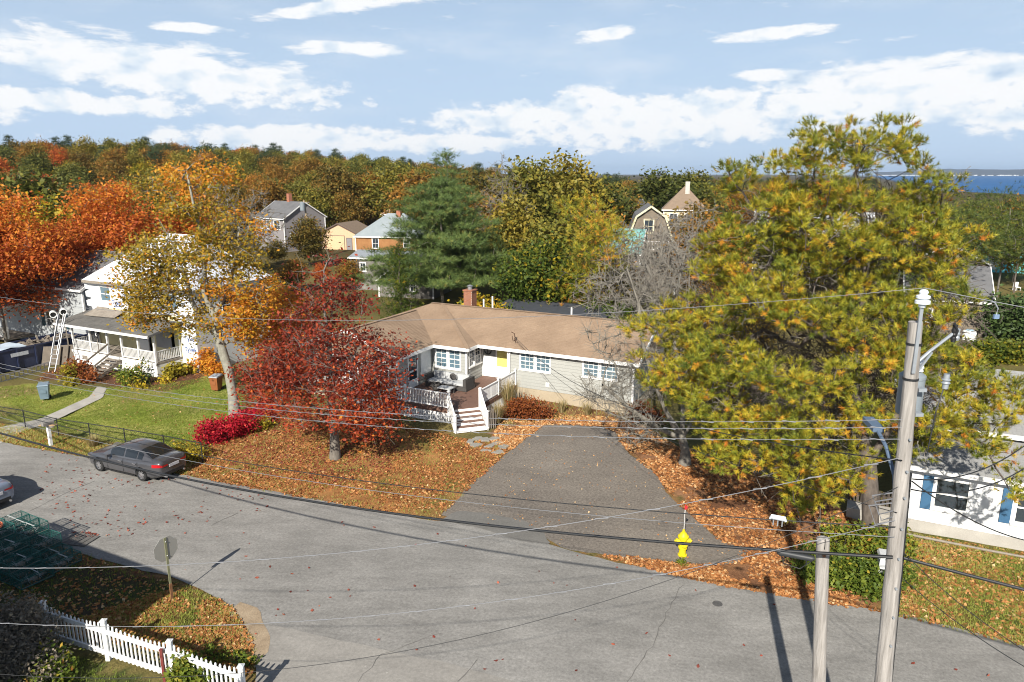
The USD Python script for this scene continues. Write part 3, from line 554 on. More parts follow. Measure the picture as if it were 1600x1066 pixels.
    obox(fr, p, t, n, 1.03, 1.115, -.05, .04, .87, 3.08); obox(fr, p, t, n, 2.025, 2.11, -.05, .04, .87, 3.08); obox(fr, p, t, n, 1.115, 2.025, -.05, .035, 3.005, 3.08); fr.build('door_frame', W_TRIM, h)
    # side door in the wing wall
    p, t, n, L = wall_frame((-.35, -3.5), (-.35, .35))
    dm = MB(); obox(dm, p, t, n, 1.15, 2.05, -.05, .0, .87, 2.95); sd = dm.build('door', GLASS, h, label='dark glazed side door in a white frame')
    fr = MB()
    obox(fr, p, t, n, 1.05, 1.15, -.05, .045, .87, 3.02); obox(fr, p, t, n, 2.05, 2.15, -.05, .045, .87, 3.02); obox(fr, p, t, n, 1.15, 2.05, -.05, .04, 2.955, 3.02); obox(fr, p, t, n, 1.15, 2.05, .002, .03, .87, 1.35); obox(fr, p, t, n, 1.15, 2.05, .002, .028, 1.85, 1.95); fr.build('door_frame', W_TRIM, sd)
    fr = MB(); obox(fr, p, t, n, 2.45, 3.6, .026, .05, 1.42, 2.98); obox(fr, p, t, n, 2.55, 3.5, .051, .056, 1.5, 2.9); fr.build('shutter_panel', W_TRIM, h)
    # chimney, vent pipes, wall vent, meter, mast bracket
    BR = M('red_brick', (.30, .12, .07), (.42, .18, .10), rough=.9, sc=4, island=.22)
    ch = MB().box(-1.25, -.6, 6.0, 6.7, 3.9, 5.72); c = ch.build('chimney', M('mortar', (.42, .38, .34), rough=.95), h)
    for z in np.arange(4.42, 5.66, .085):
        off = .1 if int(round((z - 4.42) / .085)) % 2 else 0
        for x in np.arange(-1.25 + off - .2, -.6, .205):
            a, b = max(x, -1.25), min(x + .195, -.6)
            if b - a > .04: MB().box(a, b, 5.985, 5.999, z, z + .072).build('brick', BR, c)
        for y in np.arange(6.0 + off - .2, 6.7, .205):
            a, b = max(y, 6.0), min(y + .195, 6.7)
            if b - a > .04: MB().box(-.599, -.585, a, b, z, z + .072).build('brick', BR, c)
    MB().box(-1.31, -.54, 5.94, 6.76, 5.72, 5.80).build('chimney_crown', BR, c); MB().lathe([(.16, 5.8), (.16, 6.02), (.23, 6.04), (.05, 6.14)], (-.93, 6.35, 0)).build('flue_cap', M('grey_metal', (.35, .36, .37), metal=.6, rough=.45), c)
    for x, y, z in ((.2, 6.3, 5.2), (.75, 6.6, 5.4), (7.0, 6.0, 5.2)):
        MB().cyl((x, y, 4.2), (x, y, z), .055).build('vent_pipe', W_TRIM, h)
    p, t, n, L = wall_frame((4.55, 1.55), (12.7, 1.55)); v = MB(); obox(v, p, t, n, 2.62, 2.85, .0, .05, 1.0, 1.25); obox(v, p, t, n, .16, .42, 0, .09, 1.05, 1.42); v.build('wall_vent', W_TRIM, h)
    mt = MB().tube([(4.9, 1.9, 3.55), (4.9, 1.7, 4.1), (4.8, 1.5, 4.22)], .03); mt.tube([(4.9, 1.8, 3.6), (5.05, 1.35, 3.75), (5.2, 1.2, 3.95)], .02); mt.tube([(4.75, 1.8, 3.62), (4.9, 1.4, 4.0)], .02)
    mt.build('service_mast', M('rusty_iron', (.13, .075, .05), rough=.8), h)
    mt = MB().cyl((4.72, 1.43, 1.6), (4.72, 1.43, 3.05), .035); mt.build('conduit', W_TRIM, h)
    # anchor emblem beside the door
    an = MB(); q0 = np.array([2.66, 2.33, 2.62]); ring = [q0 + (math.cos(a) * .05, 0, .2 + math.sin(a) * .05) for a in np.linspace(0, 2 * math.pi, 10)]
    an.tube(ring, .016, 5); an.tube([q0 + (0, 0, .15), q0 + (0, 0, -.24)], .024, 5); an.tube([q0 + (-.13, 0, .08), q0 + (.13, 0, .08)], .018, 5)
    an.tube([q0 + (math.cos(a) * .2, 0, -.04 + math.sin(a) * .2) for a in np.linspace(math.pi * 1.02, math.pi * 1.98, 10)], .024, 5)
    big = [q0 + (math.cos(a) * .27, 0, math.sin(a) * .27) for a in np.linspace(0, 2 * math.pi, 20)]; an.tube(big, .016, 5)
    an.build('anchor_emblem', M('black_iron', (.025, .025, .025), rough=.5), '/World', False, 'black anchor emblem in a ring hung beside the yellow door', 'emblem')
    stage.GetPrimAtPath('/World/anchor_emblem')
    x = UsdGeom.Xformable(stage.GetPrimAtPath('/World/anchor_emblem')); x.AddTranslateOp().Set((-5, 44, 0)); x.AddRotateZOp().Set(ROT)
    # deck: a thing of its own, fixed to the house front
    d = thing('deck', 'brown board deck with white railings and steps in front of the low house', 'deck', (-5, 44, 0), ROT)
    dp = Polygon([(-.32, .32), (-.32, -3.45), (-3.2, -3.45), (-3.2, -4.6), (3.95, -4.6), (5.2, -3.35), (5.2, 1.5), (4.5, 1.5), (4.5, 2.35), (2.25, 2.35), (2.25, .3)])
    y = -4.6
    while y < 2.35:
        g = dp.intersection(sbox(-9, y + .004, 9, y + .141))
        for k in getattr(g, 'geoms', [g]):
            if k.geom_type == 'Polygon' and k.area > .01:
                MB().prism(list(k.simplify(.002).exterior.coords)[:-1], .822, .852).build('deck_board', DECKM, d)
        y += .145
    fr = MB(); inn = dp.buffer(-.05)
    rim = [(-3.2, -4.6), (3.95, -4.6), (5.2, -3.35), (5.2, 1.5)]
    for a, b in zip(rim[:-1], rim[1:]):
        p, t, n, L = wall_frame(a, b); obox(fr, p, t, n, 0, L, -.05, .0, .62, .82)
    obox(fr, *wall_frame((-3.2, -3.45), (-3.2, -4.6))[:3], 0, 1.15, -.05, 0, .62, .82)
    fr.build('rim_joist', DECKM, d)
    # slatted skirt
    sk = []
    for a, b in ((rim[0], rim[1]), (rim[2], rim[3])):
        p, t, n, L = wall_frame(a, b); nsl = int(L / .12)
        for i in range(nsl):
            m = MB(); obox(m, p, t, n, i * L / nsl, i * L / nsl + .085, -.035, -.012, .0, .615); m.build('skirt_slat', W_TRIM, d)
        m = MB(); obox(m, p, t, n, 0, L, -.06, -.037, .02, .1); obox(m, p, t, n, 0, L, -.06, -.037, .5, .58); m.build('skirt_rail', W_TRIM, d)
    # railing
    FD = .852
    for a, b in (((-3.15, -4.52), (.9, -4.52)), ((.9, -4.52), (3.9, -4.52)), ((5.12, -3.3), (5.12, -.9)), ((5.12, -.9), (5.12, 1.4)), ((-3.15, -4.52), (-3.15, -3.55))):
        v = np.array(b) - np.array(a); v = v / np.linalg.norm(v); picket_rail(d, (*(np.array(a) + v * .06), FD), (*(np.array(b) - v * .06), FD), .1, .9, W_TRIM)
    for x, yy in ((-3.15, -4.52), (.9, -4.52), (5.12, -.9)): post(d, x, yy, FD - .2, FD + 1.0, .11, W_TRIM)
    # steps down the clipped corner (towards the road)
    s2 = math.sqrt(.5); o = np.array([4.575, -3.975]); dirv = np.array([s2, -s2]); lat = np.array([s2, s2]); nst, run, half = 5, .30, .86
    for i in range(nst):
        zt = FD - (i + 1) * FD / (nst + .0) + FD / nst * 0 
        z1 = FD - (i) * .17 - .17
        if z1 < .0: break
        a, b = o + dirv * (i * run), o + dirv * ((i + 1) * run + .03)
        c = [a - lat * half, a + lat * half, b + lat * half, b - lat * half]
        MB().prism([tuple(k) for k in (c[0], c[3], c[2], c[1])], z1 - .035, z1).build('tread', DECKM, d)
        r = MB(); a2 = o + dirv * (i * run + .005); b2 = a2 + dirv * .02; cc = [a2 - lat * half, b2 - lat * half, b2 + lat * half, a2 + lat * half]
        r.prism([tuple(k) for k in cc], z1 + .001, z1 + .134); r.build('riser', W_TRIM, d)
    a2 = o + dirv * (5 * run - .28); 
    e = o + dirv * (4 * run + .33); r = MB().prism([tuple(k) for k in (e - lat * half, e + dirv * .03 - lat * half, e + dirv * .03 + lat * half, e + lat * half)], 0, .133); r.build('riser', W_TRIM, d)
    for sgn in (-1, 1):
        base = o + lat * sgn * (half + .06); top = (*base, FD); bot = (*(base + dirv * 1.5), 0.0)
        st = MB(); st.beam((*(base + dirv * .02), FD - .14), (*(base + dirv * 1.55), -.02), .05, .28); st.build('stringer', W_TRIM, d)
        post(d, *base, FD - .3, FD + 1.08, .13, W_TRIM); post(d, *(base + dirv * 1.45), 0, 1.02, .13, W_TRIM)
        pn = MB(); q0, q1 = np.array([*(base + dirv * .07), 0]), np.array([*(base + dirv * 1.38), 0]); nv = np.array([*lat, 0]) * .03
        pn.hexa([q0 - nv + (0, 0, FD - .02), q1 - nv + (0, 0, .16), q1 + nv + (0, 0, .16), q0 + nv + (0, 0, FD - .02)], [q0 - nv + (0, 0, FD + 1.0), q1 - nv + (0, 0, .95), q1 + nv + (0, 0, .95), q0 + nv + (0, 0, FD + 1.0)]); pn.build('stair_side_panel', W_TRIM, d)
    post(d, 5.12, 1.42, FD - .2, FD + 1.0, .11, W_TRIM)
    # outdoor sofa on the deck
    FAB = M('pale_grey_cushion', (.42, .43, .43), rough=.9, var=.08, sc=6, bump=.2, bsc=60); WICK = M('dark_wicker', (.045, .042, .04), (.075, .07, .065), rough=.8, sc=20, bump=.6, bsc=90)
    sf = thing('outdoor_sofa', 'low dark wicker corner sofa with pale grey cushions on the deck', 'sofa', (-5, 44, FD), ROT)
    MB().box(.2, 3.15, -1.35, -.45, .03, .30).build('base', WICK, sf); MB().box(2.95, 3.15, -1.4, -.3, .30, .78).build('arm', WICK, sf); MB().box(.2, .35, -1.35, -.45, .30, .72).build('arm', WICK, sf)
    MB().box(.2, 3.15, -.44, -.28, .03, .74).build('backrest', WICK, sf)
    for i in range(3):
        x = .37 + i * .86; c = trimesh.creation.box((.83, .86, .16)); c = c.subdivide().subdivide(); v = c.vertices; v[:, 2] *= 1 - .25 * (np.abs(v[:, 0] / .42) ** 4 + np.abs(v[:, 1] / .43) ** 4) / 2; MB().add(v + (x + .415, -.91, .385), c.faces).build('seat_cushion', FAB, sf, True)
    for i in range(3):
        x = .37 + i * .86; MB().box(x, x + .83, -.62, -.46, .47, .86).build('back_cushion', FAB, sf)
    pl = thing('throw_pillow', 'dark throw pillow lying on the grey sofa', 'pillow', (-5, 44, FD), ROT); c = trimesh.creation.icosphere(2, .25); MB().add(c.vertices * (1, .45, .9) + (1.9, -.78, .70), c.faces).build('cover', WICK, pl, True); MB().tube([(1.9 + math.cos(a) * .25, -.78, .70 + math.sin(a) * .225) for a in np.linspace(0, 2 * math.pi, 16)], .012, 5).build('piping', FAB, pl)
    bs = thing('wicker_basket', 'round dark wicker basket standing by the grey sofa', 'basket', (-5, 44, FD), ROT); MB().lathe([(.0, .02), (.22, .02), (.27, .22), (.25, .45), (.23, .45), (.24, .2), (.0, .06)], (1.25, -1.75, 0), 18).build('body', WICK, bs, True); MB().tube([(1.25 + .25 * math.cos(a), -1.75, .45 + .14 * math.sin(a)) for a in np.linspace(0, math.pi, 9)], .018, 5).build('handle', WICK, bs)
    tb = thing('low_table', 'low dark wicker table in front of the grey sofa', 'table', (-5, 44, FD), ROT); MB().box(1.7, 2.6, -2.35, -1.75, .34, .39).build('top', FAB, tb)
    for x in (1.75, 2.55):
        for y in (-2.3, -1.8): MB().box(x - .03, x + .03, y - .03, y + .03, 0, .34).build('leg', WICK, tb)
main_house()

# ------------------------------------------------------------------ trees and plants
def ell(rng, n, c, r, shell=.0):
    d = rng.normal(size=(n, 3)); d /= np.linalg.norm(d, axis=1, keepdims=True); return np.array(c) + d * np.array(r) * ((shell + (1 - shell) * rng.random(n)) ** (1 / 3 if shell == 0 else .5))[:, None]
def grow(rng, trunks, att, step=.5, wob=.10, r_tip=.012, power=2.35, droop=.7, lift=.35, r_min=None):
    """Joins every attractor to the nearest part of the skeleton by a bent branch; radii follow the pipe rule. -> chains [(points, radii)], attractor directions"""
    pos, par = [], []
    for tr in trunks:
        tr = np.array(tr, float); base = -1
        if len(pos):
            base = int(np.argmin(np.linalg.norm(np.array(pos) - tr[0], axis=1)))
        for k, p in enumerate(tr):
            if k == 0 and base >= 0: last = base; continue
            pos.append(p); par.append(last if (k > 0 or base >= 0) else -1); last = len(pos) - 1
    nt = len(pos); P = np.zeros((nt + len(att) * 60, 3)); P[:nt] = pos; n = nt
    dmin = np.min(np.linalg.norm(att[:, None] - P[None, :nt], axis=2), axis=1); dirs = np.zeros((len(att), 3)); tips = np.zeros(len(att), int)
    for a in np.argsort(dmin + rng.random(len(att)) * .3):
        A = att[a]; dv = A - P[:n]; d = np.linalg.norm(dv, axis=1); cost = d + droop * np.maximum(0, -dv[:, 2]); k = int(np.argmin(cost)); B = P[k]
        L = d[k]; m = max(1, min(58, int(math.ceil(L / step))))
        mid = (A + B) / 2 + np.array([0, 0, lift * L * .4]) * rng.random() + rng.normal(0, wob * L * .5 + .001, 3)
        t = np.linspace(0, 1, m + 1)[1:, None]; q = (1 - t) ** 2 * B + 2 * t * (1 - t) * mid + t * t * A; q[:-1] += rng.normal(0, wob * step * .5, (m - 1, 3)) if m > 1 else 0
        P[n:n + m] = q; par.append(k); par.extend(range(n, n + m - 1)); tips[a] = n + m - 1
        v = q[-1] - (q[-2] if m > 1 else B); dirs[a] = v / (np.linalg.norm(v) + 1e-9); n += m
    P = P[:n]; par = np.array(par); acc = np.zeros(n); kids = np.zeros(n, int); np.add.at(kids, par[par >= 0], 1)
    acc[kids == 0] = r_tip ** power; R = np.zeros(n)
    for i in range(n - 1, -1, -1):
        R[i] = acc[i] ** (1 / power)
        if par[i] >= 0: acc[par[i]] += acc[i]
    main = -np.ones(n, int)
    for i in range(n):
        p = par[i]
        if p >= 0 and (main[p] < 0 or R[i] > R[main[p]]): main[p] = i
    chains = []
    for i in range(n):
        if par[i] < 0 or main[par[i]] != i:
            c = [par[i], i] if par[i] >= 0 else [i]
            while main[c[-1]] >= 0: c.append(main[c[-1]])
            rr = R[c].copy()
            if par[i] >= 0: rr[0] = min(R[par[i]], R[i] * 1.25)
            chains.append((P[c], rr))
    return chains, dirs, P, R
def wood(chains, scale=1.0, rmin=.006, flare=None, sides=(3, 5, 9)):
    m = MB()
    for p, r in chains:
        if len(p) < 2: continue
        r = np.maximum(r * scale, rmin); s = sides[0] if r[0] < .03 else sides[1] if r[0] < .09 else sides[2]
        if flare and p[0][2] < .6 and r[0] > .1: r = r * (1 + flare * np.exp(-np.maximum(p[:, 2], 0) / .35))
        m.tube(p, r, s, cap=False)
    return m
def leaves(m, c, size, rng, tint, up=.5, out=None, aspect=1.7):
    """one folded diamond per leaf at each centre"""
    n = len(c); nr = rng.normal(size=(n, 3)); nr[:, 2] = np.abs(nr[:, 2]) * (1 + up * 2); nr /= np.linalg.norm(nr, axis=1, keepdims=True)
    a = np.cross(nr, rng.normal(size=(n, 3))); a /= np.linalg.norm(a, axis=1, keepdims=True); b = np.cross(nr, a); s = (size * (.65 + .7 * rng.random(n)))[:, None]
    v = np.stack([c - a * s * aspect / 2, c + b * s / 2 - nr * s * .12, c + a * s * aspect / 2, c - b * s / 2 - nr * s * .12], 1).reshape(-1, 3)
    k = np.arange(n)[:, None] * 4; m.add(v, np.vstack([k + [0, 3, 1], k + [1, 3, 2]]), np.repeat(np.clip(tint, 0, 1), 4)); return m
def needles(m, c, d, rng, L, w, k, tint, spread=.85, length=.25, old=.16):
    """bottle-brush tufts: k needles around each shoot (centre c, direction d); older needles at the base take a higher tint"""
    n = len(c); C_ = np.repeat(c, k, 0); D_ = np.repeat(d, k, 0); t = rng.random(n * k); r = rng.normal(size=(n * k, 3)); r -= (r * D_).sum(1, keepdims=True) * D_; r /= np.linalg.norm(r, axis=1, keepdims=True)
    base = C_ + D_ * ((t - .3) * length)[:, None]; Ln = (L * (.7 + .5 * rng.random(n * k)))[:, None]
    tip = base + (D_ * (.25 + .55 * t)[:, None] + r * spread) * Ln; sd = np.cross(r, D_) * (w / 2)
    v = np.stack([base - sd, base + sd, tip], 1).reshape(-1, 3); f = np.arange(n * k * 3).reshape(-1, 3)
    tt = np.repeat(tint, k) + rng.normal(0, .05, n * k) + np.where(t < .25, old, 0.0); m.add(v, f, np.repeat(np.clip(tt, 0, 1), 3)); return m

BARK_B = M('bare_twig_bark', (.105, .096, .082), (.25, .232, .195), rough=.95, sc=4, bump=.5, bsc=12)
BARK_G = M('grey_bark', (.09, .08, .068), (.21, .19, .16), rough=.95, sc=7, bump=.6, bsc=14, stretch=(1, 1, .35))
BARK_D = M('dark_bark', (.055, .043, .036), (.15, .125, .105), rough=.95, sc=7, bump=.6, bsc=16, stretch=(1, 1, .4))
BARK_P = M('pale_twigs', (.12, .105, .09), (.22, .20, .17), rough=.95, sc=4)
BARK_L = M('lichen_bark', (.15, .14, .115), (.33, .325, .27), rough=.95, sc=4, bump=.6, bsc=12)
L_PITCH = leafmat('pitch_pine_needles', [(0, (.045, .07, .012)), (.28, (.135, .165, .02)), (.5, (.32, .295, .025)), (.66, (.45, .33, .026)), (.82, (.52, .22, .026)), (1, (.40, .13, .02))], .15)
L_RED = leafmat('red_maple_leaves', [(0, (.11, .016, .014)), (.35, (.27, .045, .022)), (.62, (.43, .072, .026)), (.85, (.57, .14, .03)), (1, (.62, .26, .04))], .38)
L_OAK = leafmat('yellow_oak_leaves', [(0, (.09, .095, .018)), (.35, (.21, .18, .026)), (.6, (.37, .26, .03)), (.8, (.55, .31, .025)), (1, (.60, .22, .025))], .38)
L_ORANGE = leafmat('orange_maple_leaves', [(0, (.13, .045, .015)), (.25, (.34, .065, .02)), (.5, (.52, .13, .03)), (.75, (.62, .22, .03)), (1, (.68, .34, .035))], .4)
L_WHITE_PINE = leafmat('white_pine_needles', [(0, (.035, .06, .02)), (.5, (.095, .145, .04)), (.85, (.16, .21, .055)), (1, (.26, .23, .06))], .2)
L_GREEN = leafmat('green_yellow_leaves', [(0, (.035, .065, .012)), (.45, (.085, .125, .018)), (.7, (.20, .20, .02)), (.88, (.45, .32, .02)), (1, (.5, .3, .02))], .38)
L_WOOD_A = leafmat('brown_oak_leaves', [(0, (.065, .06, .016)), (.3, (.13, .105, .022)), (.55, (.22, .14, .026)), (.8, (.33, .155, .026)), (1, (.42, .19, .028))], .3, .45)
L_WOOD_B = leafmat('olive_leaves', [(0, (.045, .058, .014)), (.35, (.105, .115, .022)), (.7, (.19, .175, .028)), (1, (.30, .225, .032))], .3, .4)
L_SHORE = leafmat('shore_pine_needles', [(0, (.03, .05, .014)), (.4, (.085, .115, .022)), (.7, (.18, .19, .03)), (.9, (.34, .26, .03)), (1, (.40, .17, .03))], .18)
L_DARKPINE = leafmat('dark_pine_needles', [(0, (.018, .035, .018)), (.5, (.04, .065, .026)), (1, (.085, .10, .035))], .2, .3)
L_BURN = leafmat('crimson_leaves', [(0, (.16, .004, .012)), (.5, (.40, .012, .03)), (.85, (.60, .03, .045)), (1, (.66, .12, .06))], .35)
L_BUSH = leafmat('bush_leaves', [(0, (.035, .06, .012)), (.4, (.095, .145, .02)), (.7, (.20, .235, .03)), (.9, (.36, .29, .035)), (1, (.40, .18, .035))], .35)
L_YELLOW = leafmat('yellow_shrub_leaves', [(0, (.14, .13, .02)), (.5, (.42, .34, .03)), (1, (.60, .42, .03))], .35)
L_RUST = leafmat('rust_shrub_leaves', [(0, (.10, .03, .012)), (.5, (.27, .075, .022)), (1, (.40, .16, .04))], .35)
L_STRAW = leafmat('straw_blades', [(0, (.15, .14, .05)), (.5, (.34, .26, .12)), (1, (.50, .40, .22))], .3)

def stub_tree(name, label, cat, chains, bark, group=None, loc=(0, 0, 0), rmin=.006, flare=.5, scale=1.0, base_r=None):
    """trunk = the stoutest chain, limbs = the stout side branches, each a part; finer wood is one part"""
    if base_r:
        rb = max(c[1][0] for c in chains) * scale; chains = [(p, r * (1 + (base_r / rb - 1) * np.clip(r * scale / rb, 0, 1) ** .6)) for p, r in chains]
    t = thing(name, label, cat, loc, 0, group); big = [c for c in chains if c[1][0] * scale > .05]; big.sort(key=lambda c: -c[1][0])
    wood(big[:1], scale, rmin, flare).build('trunk', bark, t, True)
    for c in big[1:14]: wood([c], scale, rmin).build('limb', bark, t, True)
    keep = {id(c) for c in big[:14]}; rest = [c for c in chains if id(c) not in keep]
    if rest: wood(rest, scale, rmin).build('branches', bark, t, True, kind='stuff')
    return t

def pitch_pine():
    rng = np.random.default_rng(11); bx, by = 13.3, 24.2
    stems = [[(bx, by, -.1), (bx + .02, by, 1.3), (bx - .1, by + .1, 2.6), (bx - .2, by + .2, 3.4)],
             [(bx - .2, by + .2, 3.4), (bx - .75, by + .6, 5.2), (bx - .85, by + .9, 7.2), (bx - .8, by + 1.1, 9.0), (bx - .6, by + 1.2, 10.6), (bx - .9, by + 1.2, 12.2), (bx - 1.4, by + 1.1, 13.8), (bx - 1.5, by + 1.0, 15.0)],
             [(bx - .2, by + .2, 3.4), (bx + .5, by + .2, 5.0), (bx + 1.3, by + .3, 6.8), (bx + 1.6, by + .4, 8.6), (bx + 1.8, by + .5, 10.3), (bx + 2.0, by + .7, 11.8)],
             [(bx - .8, by + 1.1, 9.0), (bx + .1, by + 1.3, 10.3), (bx + .9, by + 1.2, 11.3), (bx + 1.7, by + 1.0, 12.4)],
             [(bx - .85, by + .9, 7.2), (bx - 2.2, by + 1.0, 8.2), (bx - 3.4, by + .8, 9.2), (bx - 4.4, by + .6, 10.6)]]
    # crown lobes surveyed from the photo: (pixel x, pixel y, depth y, half sizes in metres, clumps)
    lobes = [(1290, 235, 25.4, (1.5, 1.7, 1.0), 26), (1190, 275, 25.4, (1.5, 1.8, 1.0), 24), (1385, 240, 25.6, (1.5, 1.7, 1.0), 25), (1430, 300, 25.4, (1.3, 1.7, 1.1), 24), (1310, 310, 24.6, (1.7, 2.2, 1.2), 30),
             (1200, 350, 24.6, (1.7, 2.1, 1.2), 28), (1130, 400, 25.2, (1.2, 1.6, 1.1), 16), (1470, 390, 25, (1.0, 1.7, 1.2), 18), (1400, 380, 23.6, (1.5, 1.9, 1.2), 25), (1290, 400, 23.2, (1.7, 1.9, 1.2), 26), (1180, 450, 23.6, (1.7, 1.9, 1.1), 27),
             (1080, 485, 25.4, (1.4, 1.5, 1.0), 20), (1440, 470, 23.2, (1.3, 1.8, 1.1), 24), (1360, 480, 22.6, (1.3, 1.5, 1.1), 20), (1270, 500, 22.6, (1.6, 1.5, 1.0), 24), (1130, 560, 23.8, (1.7, 1.6, 1.0), 26), (1030, 545, 26.2, (1.3, 1.2, .9), 16),
             (1230, 585, 22.2, (1.7, 1.4, 1.0), 27), (1360, 580, 22.2, (1.5, 1.4, 1.0), 23), (1460, 570, 22.8, (1.4, 1.5, 1.0), 22), (1545, 625, 22.8, (1.3, 1.3, .8), 30), (1130, 640, 23.6, (1.5, 1.4, .9), 22), (1220, 670, 22.4, (1.6, 1.3, .9), 24),
             (1330, 665, 22.0, (1.3, 1.2, .9), 17), (1450, 655, 22.4, (1.4, 1.2, .8), 17), (1555, 690, 22.4, (1.2, 1.1, .6), 20), (1150, 710, 23.4, (1.2, 1.2, .7), 16), (1085, 605, 24.4, (1.2, 1.1, .8), 18), (1045, 585, 25.4, (1.1, 1.0, .7), 14), (1015, 520, 26.2, (1.0, 1.1, .7), 12), (1100, 665, 23.9, (.9, .9, .7), 12), (1255, 735, 22.6, (1.1, 1.1, .7), 14), (1310, 760, 22.8, (.9, .9, .6), 9), (1500, 735, 22.2, (.9, .8, .5), 10), (1590, 760, 21.6, (.7, .7, .4), 7), (1440, 715, 22.4, (.9, .9, .6), 10), (1240, 790, 23.0, (.7, .7, .35), 5), (1330, 720, 22.6, (.6, .8, .5), 5),
             (1250, 420, 26.5, (3.0, 1.6, 2.4), 34), (1380, 430, 26.8, (2.4, 1.4, 2.4), 28)]
    att = np.vstack([ell(rng, max(4, int(n * 1.55)), DD(px, py, y), r) for px, py, y, r, n in lobes])
    inner = [(1180, 600, 26.8, (2.2, 1.2, 2.0), 30), (1300, 610, 26.4, (2.4, 1.2, 2.2), 36), (1410, 590, 26.6, (2.0, 1.2, 2.2), 30), (1220, 360, 26.6, (1.8, 1.0, 1.5), 24), (1390, 350, 26.6, (1.6, 1.0, 1.4), 20), (1130, 500, 27.4, (1.6, 1.2, 1.6), 18), (1470, 480, 26.6, (1.2, 1.2, 1.8), 16), (1290, 480, 25.6, (2.6, .9, 2.6), 44), (1250, 700, 24.6, (1.8, 1.0, 1.0), 22)]
    att = att[meshkit.noise(att * (.8, .5, .95), 7) > .35]; keep = []
    for i in range(len(att)):                               # boughs stand apart, so that light and shade fall between them
        if all(np.linalg.norm((att[i] - att[j]) * (1, 1, 1.5)) > .50 for j in keep): keep.append(i)
    att = att[keep]; nf = len(att); att = np.vstack([att] + [ell(rng, n * 2, DD(px, py, y + .4), r) for px, py, y, r, n in inner])   # bare inner boughs carry no needles
    chains, dirs, P, R = grow(rng, stems, att, .45, .16, .014, 2.25, .5, .25)
    t = stub_tree('pitch_pine', 'tall spreading pitch pine with yellow green needles and forked trunk right of the driveway', 'tree', chains, BARK_D, rmin=.011, base_r=.29)
    c, d, tt = [], [], []
    for a, dr in zip(att[:nf], dirs):
        k = rng.integers(17, 25); o = rng.normal(0, 1, (k, 3)) + (0, 0, .55) + dr * .5; o /= np.linalg.norm(o, axis=1, keepdims=True); o = o * (.44, .44, .30) * (.55 + .5 * rng.random((k, 1))); c.append(a + o); g = o / .40 + np.array([0, 0, .45]); d.append(g / np.linalg.norm(g, axis=1, keepdims=True))
        u = rng.random(); base = .24 + .34 * meshkit.noise(a * .9, 4) if u < .88 else .60; tt.append(np.clip(rng.normal(base, .10, k) + np.where((o[:, 2] < .02) & (rng.random(k) < .22), .30, 0), 0, 1))
    c, d, tt = np.vstack(c), np.vstack(d), np.concatenate(tt)
    m = needles(MB(), c, d, rng, .15, .019, 34, tt, .85, .2, .05); m.build('crown', L_PITCH, t, False, tint=True, kind='stuff')
    bt = MB()
    for a, dr in zip(att[nf:], dirs[nf:]):
        for _ in range(15): v = rng.normal(size=3) + dr * .5; v /= np.linalg.norm(v); L = rng.uniform(.35, 1.0); b = a + rng.normal(0, .25, 3); q = b + v * L * .5; bt.tube([b, q, q + (v + rng.normal(0, .4, 3)) * L * .5], [.016, .012, .007], 3, cap=False)
    bt.build('bare_inner_twigs', BARK_D, t, False, kind='stuff')
    # dead, lichen-grey twigs inside the crown
    dead = MB()
    for k in rng.choice(np.nonzero(R > .022)[0], 620):
        p = P[k]; v = rng.normal(size=3) * (1, 1, .5); v /= np.linalg.norm(v); L = rng.uniform(.4, 1.1); q = p + v * L * .5 + rng.normal(0, .07, 3); e = p + v * L + rng.normal(0, .12, 3) - (0, 0, .1 * L); dead.tube([p, q, e], [.016, .013, .007], 3, cap=False)
        for _ in range(3):
            s = q + (e - q) * rng.random(); w = rng.normal(size=3); w /= np.linalg.norm(w); dead.tube([s, s + w * rng.uniform(.15, .4)], [.010, .006], 3, cap=False)
    dead.build('dead_twigs', BARK_P, t, False, kind='stuff')
pitch_pine()

def broadleaf(seed, name, label, stems, lobes, bark, mat, size, per, tintf, spread=.45, step=.5, wob=.14, r_tip=.010, twigs=0, scale=1.0, group=None, flare=.5, rmin=.008, up=.5, lift=.35, droop=.7, cat='tree', base_r=None):
    rng = np.random.default_rng(seed); att = np.vstack([ell(rng, n, c, r) for c, r, n in lobes]); chains, dirs, P, R = grow(rng, stems, att, step, wob, r_tip, 2.3, droop, lift)
    t = stub_tree(name, label, cat, chains, bark, group, rmin=rmin, flare=flare, scale=scale, base_r=base_r)
    if mat is not None:
        c, tt = [], []
        for a, dr in zip(att, dirs):
            k = rng.integers(max(1, int(per * .6)), int(per * 1.4) + 1); o = rng.normal(0, spread, (k, 3)) * (1, 1, .6); c.append(a + o); tt.append(np.clip(tintf(rng, a, k), 0, 1))
        m = leaves(MB(), np.vstack(c), size, rng, np.concatenate(tt), up); m.build('crown', mat, t, False, tint=True, kind='stuff')
    if twigs:
        tw = MB()
        for a, dr in zip(att, dirs):
            for _ in range(twigs):
                v = dr * .7 + rng.normal(0, .55, 3) + (0, 0, .15); v /= np.linalg.norm(v); L = rng.uniform(.35, .95); b = a - dr * rng.random() * .5; q = b + v * L * .5 + rng.normal(0, .04, 3); e = q + (v + rng.normal(0, .25, 3)) * L * .5; tw.tube([b, q, e], [rmin, rmin * .85, rmin * .6], 3, cap=False)
        tw.build('twigs', bark, t, False, kind='stuff')
    return t
x, y = -8.83, 33.2
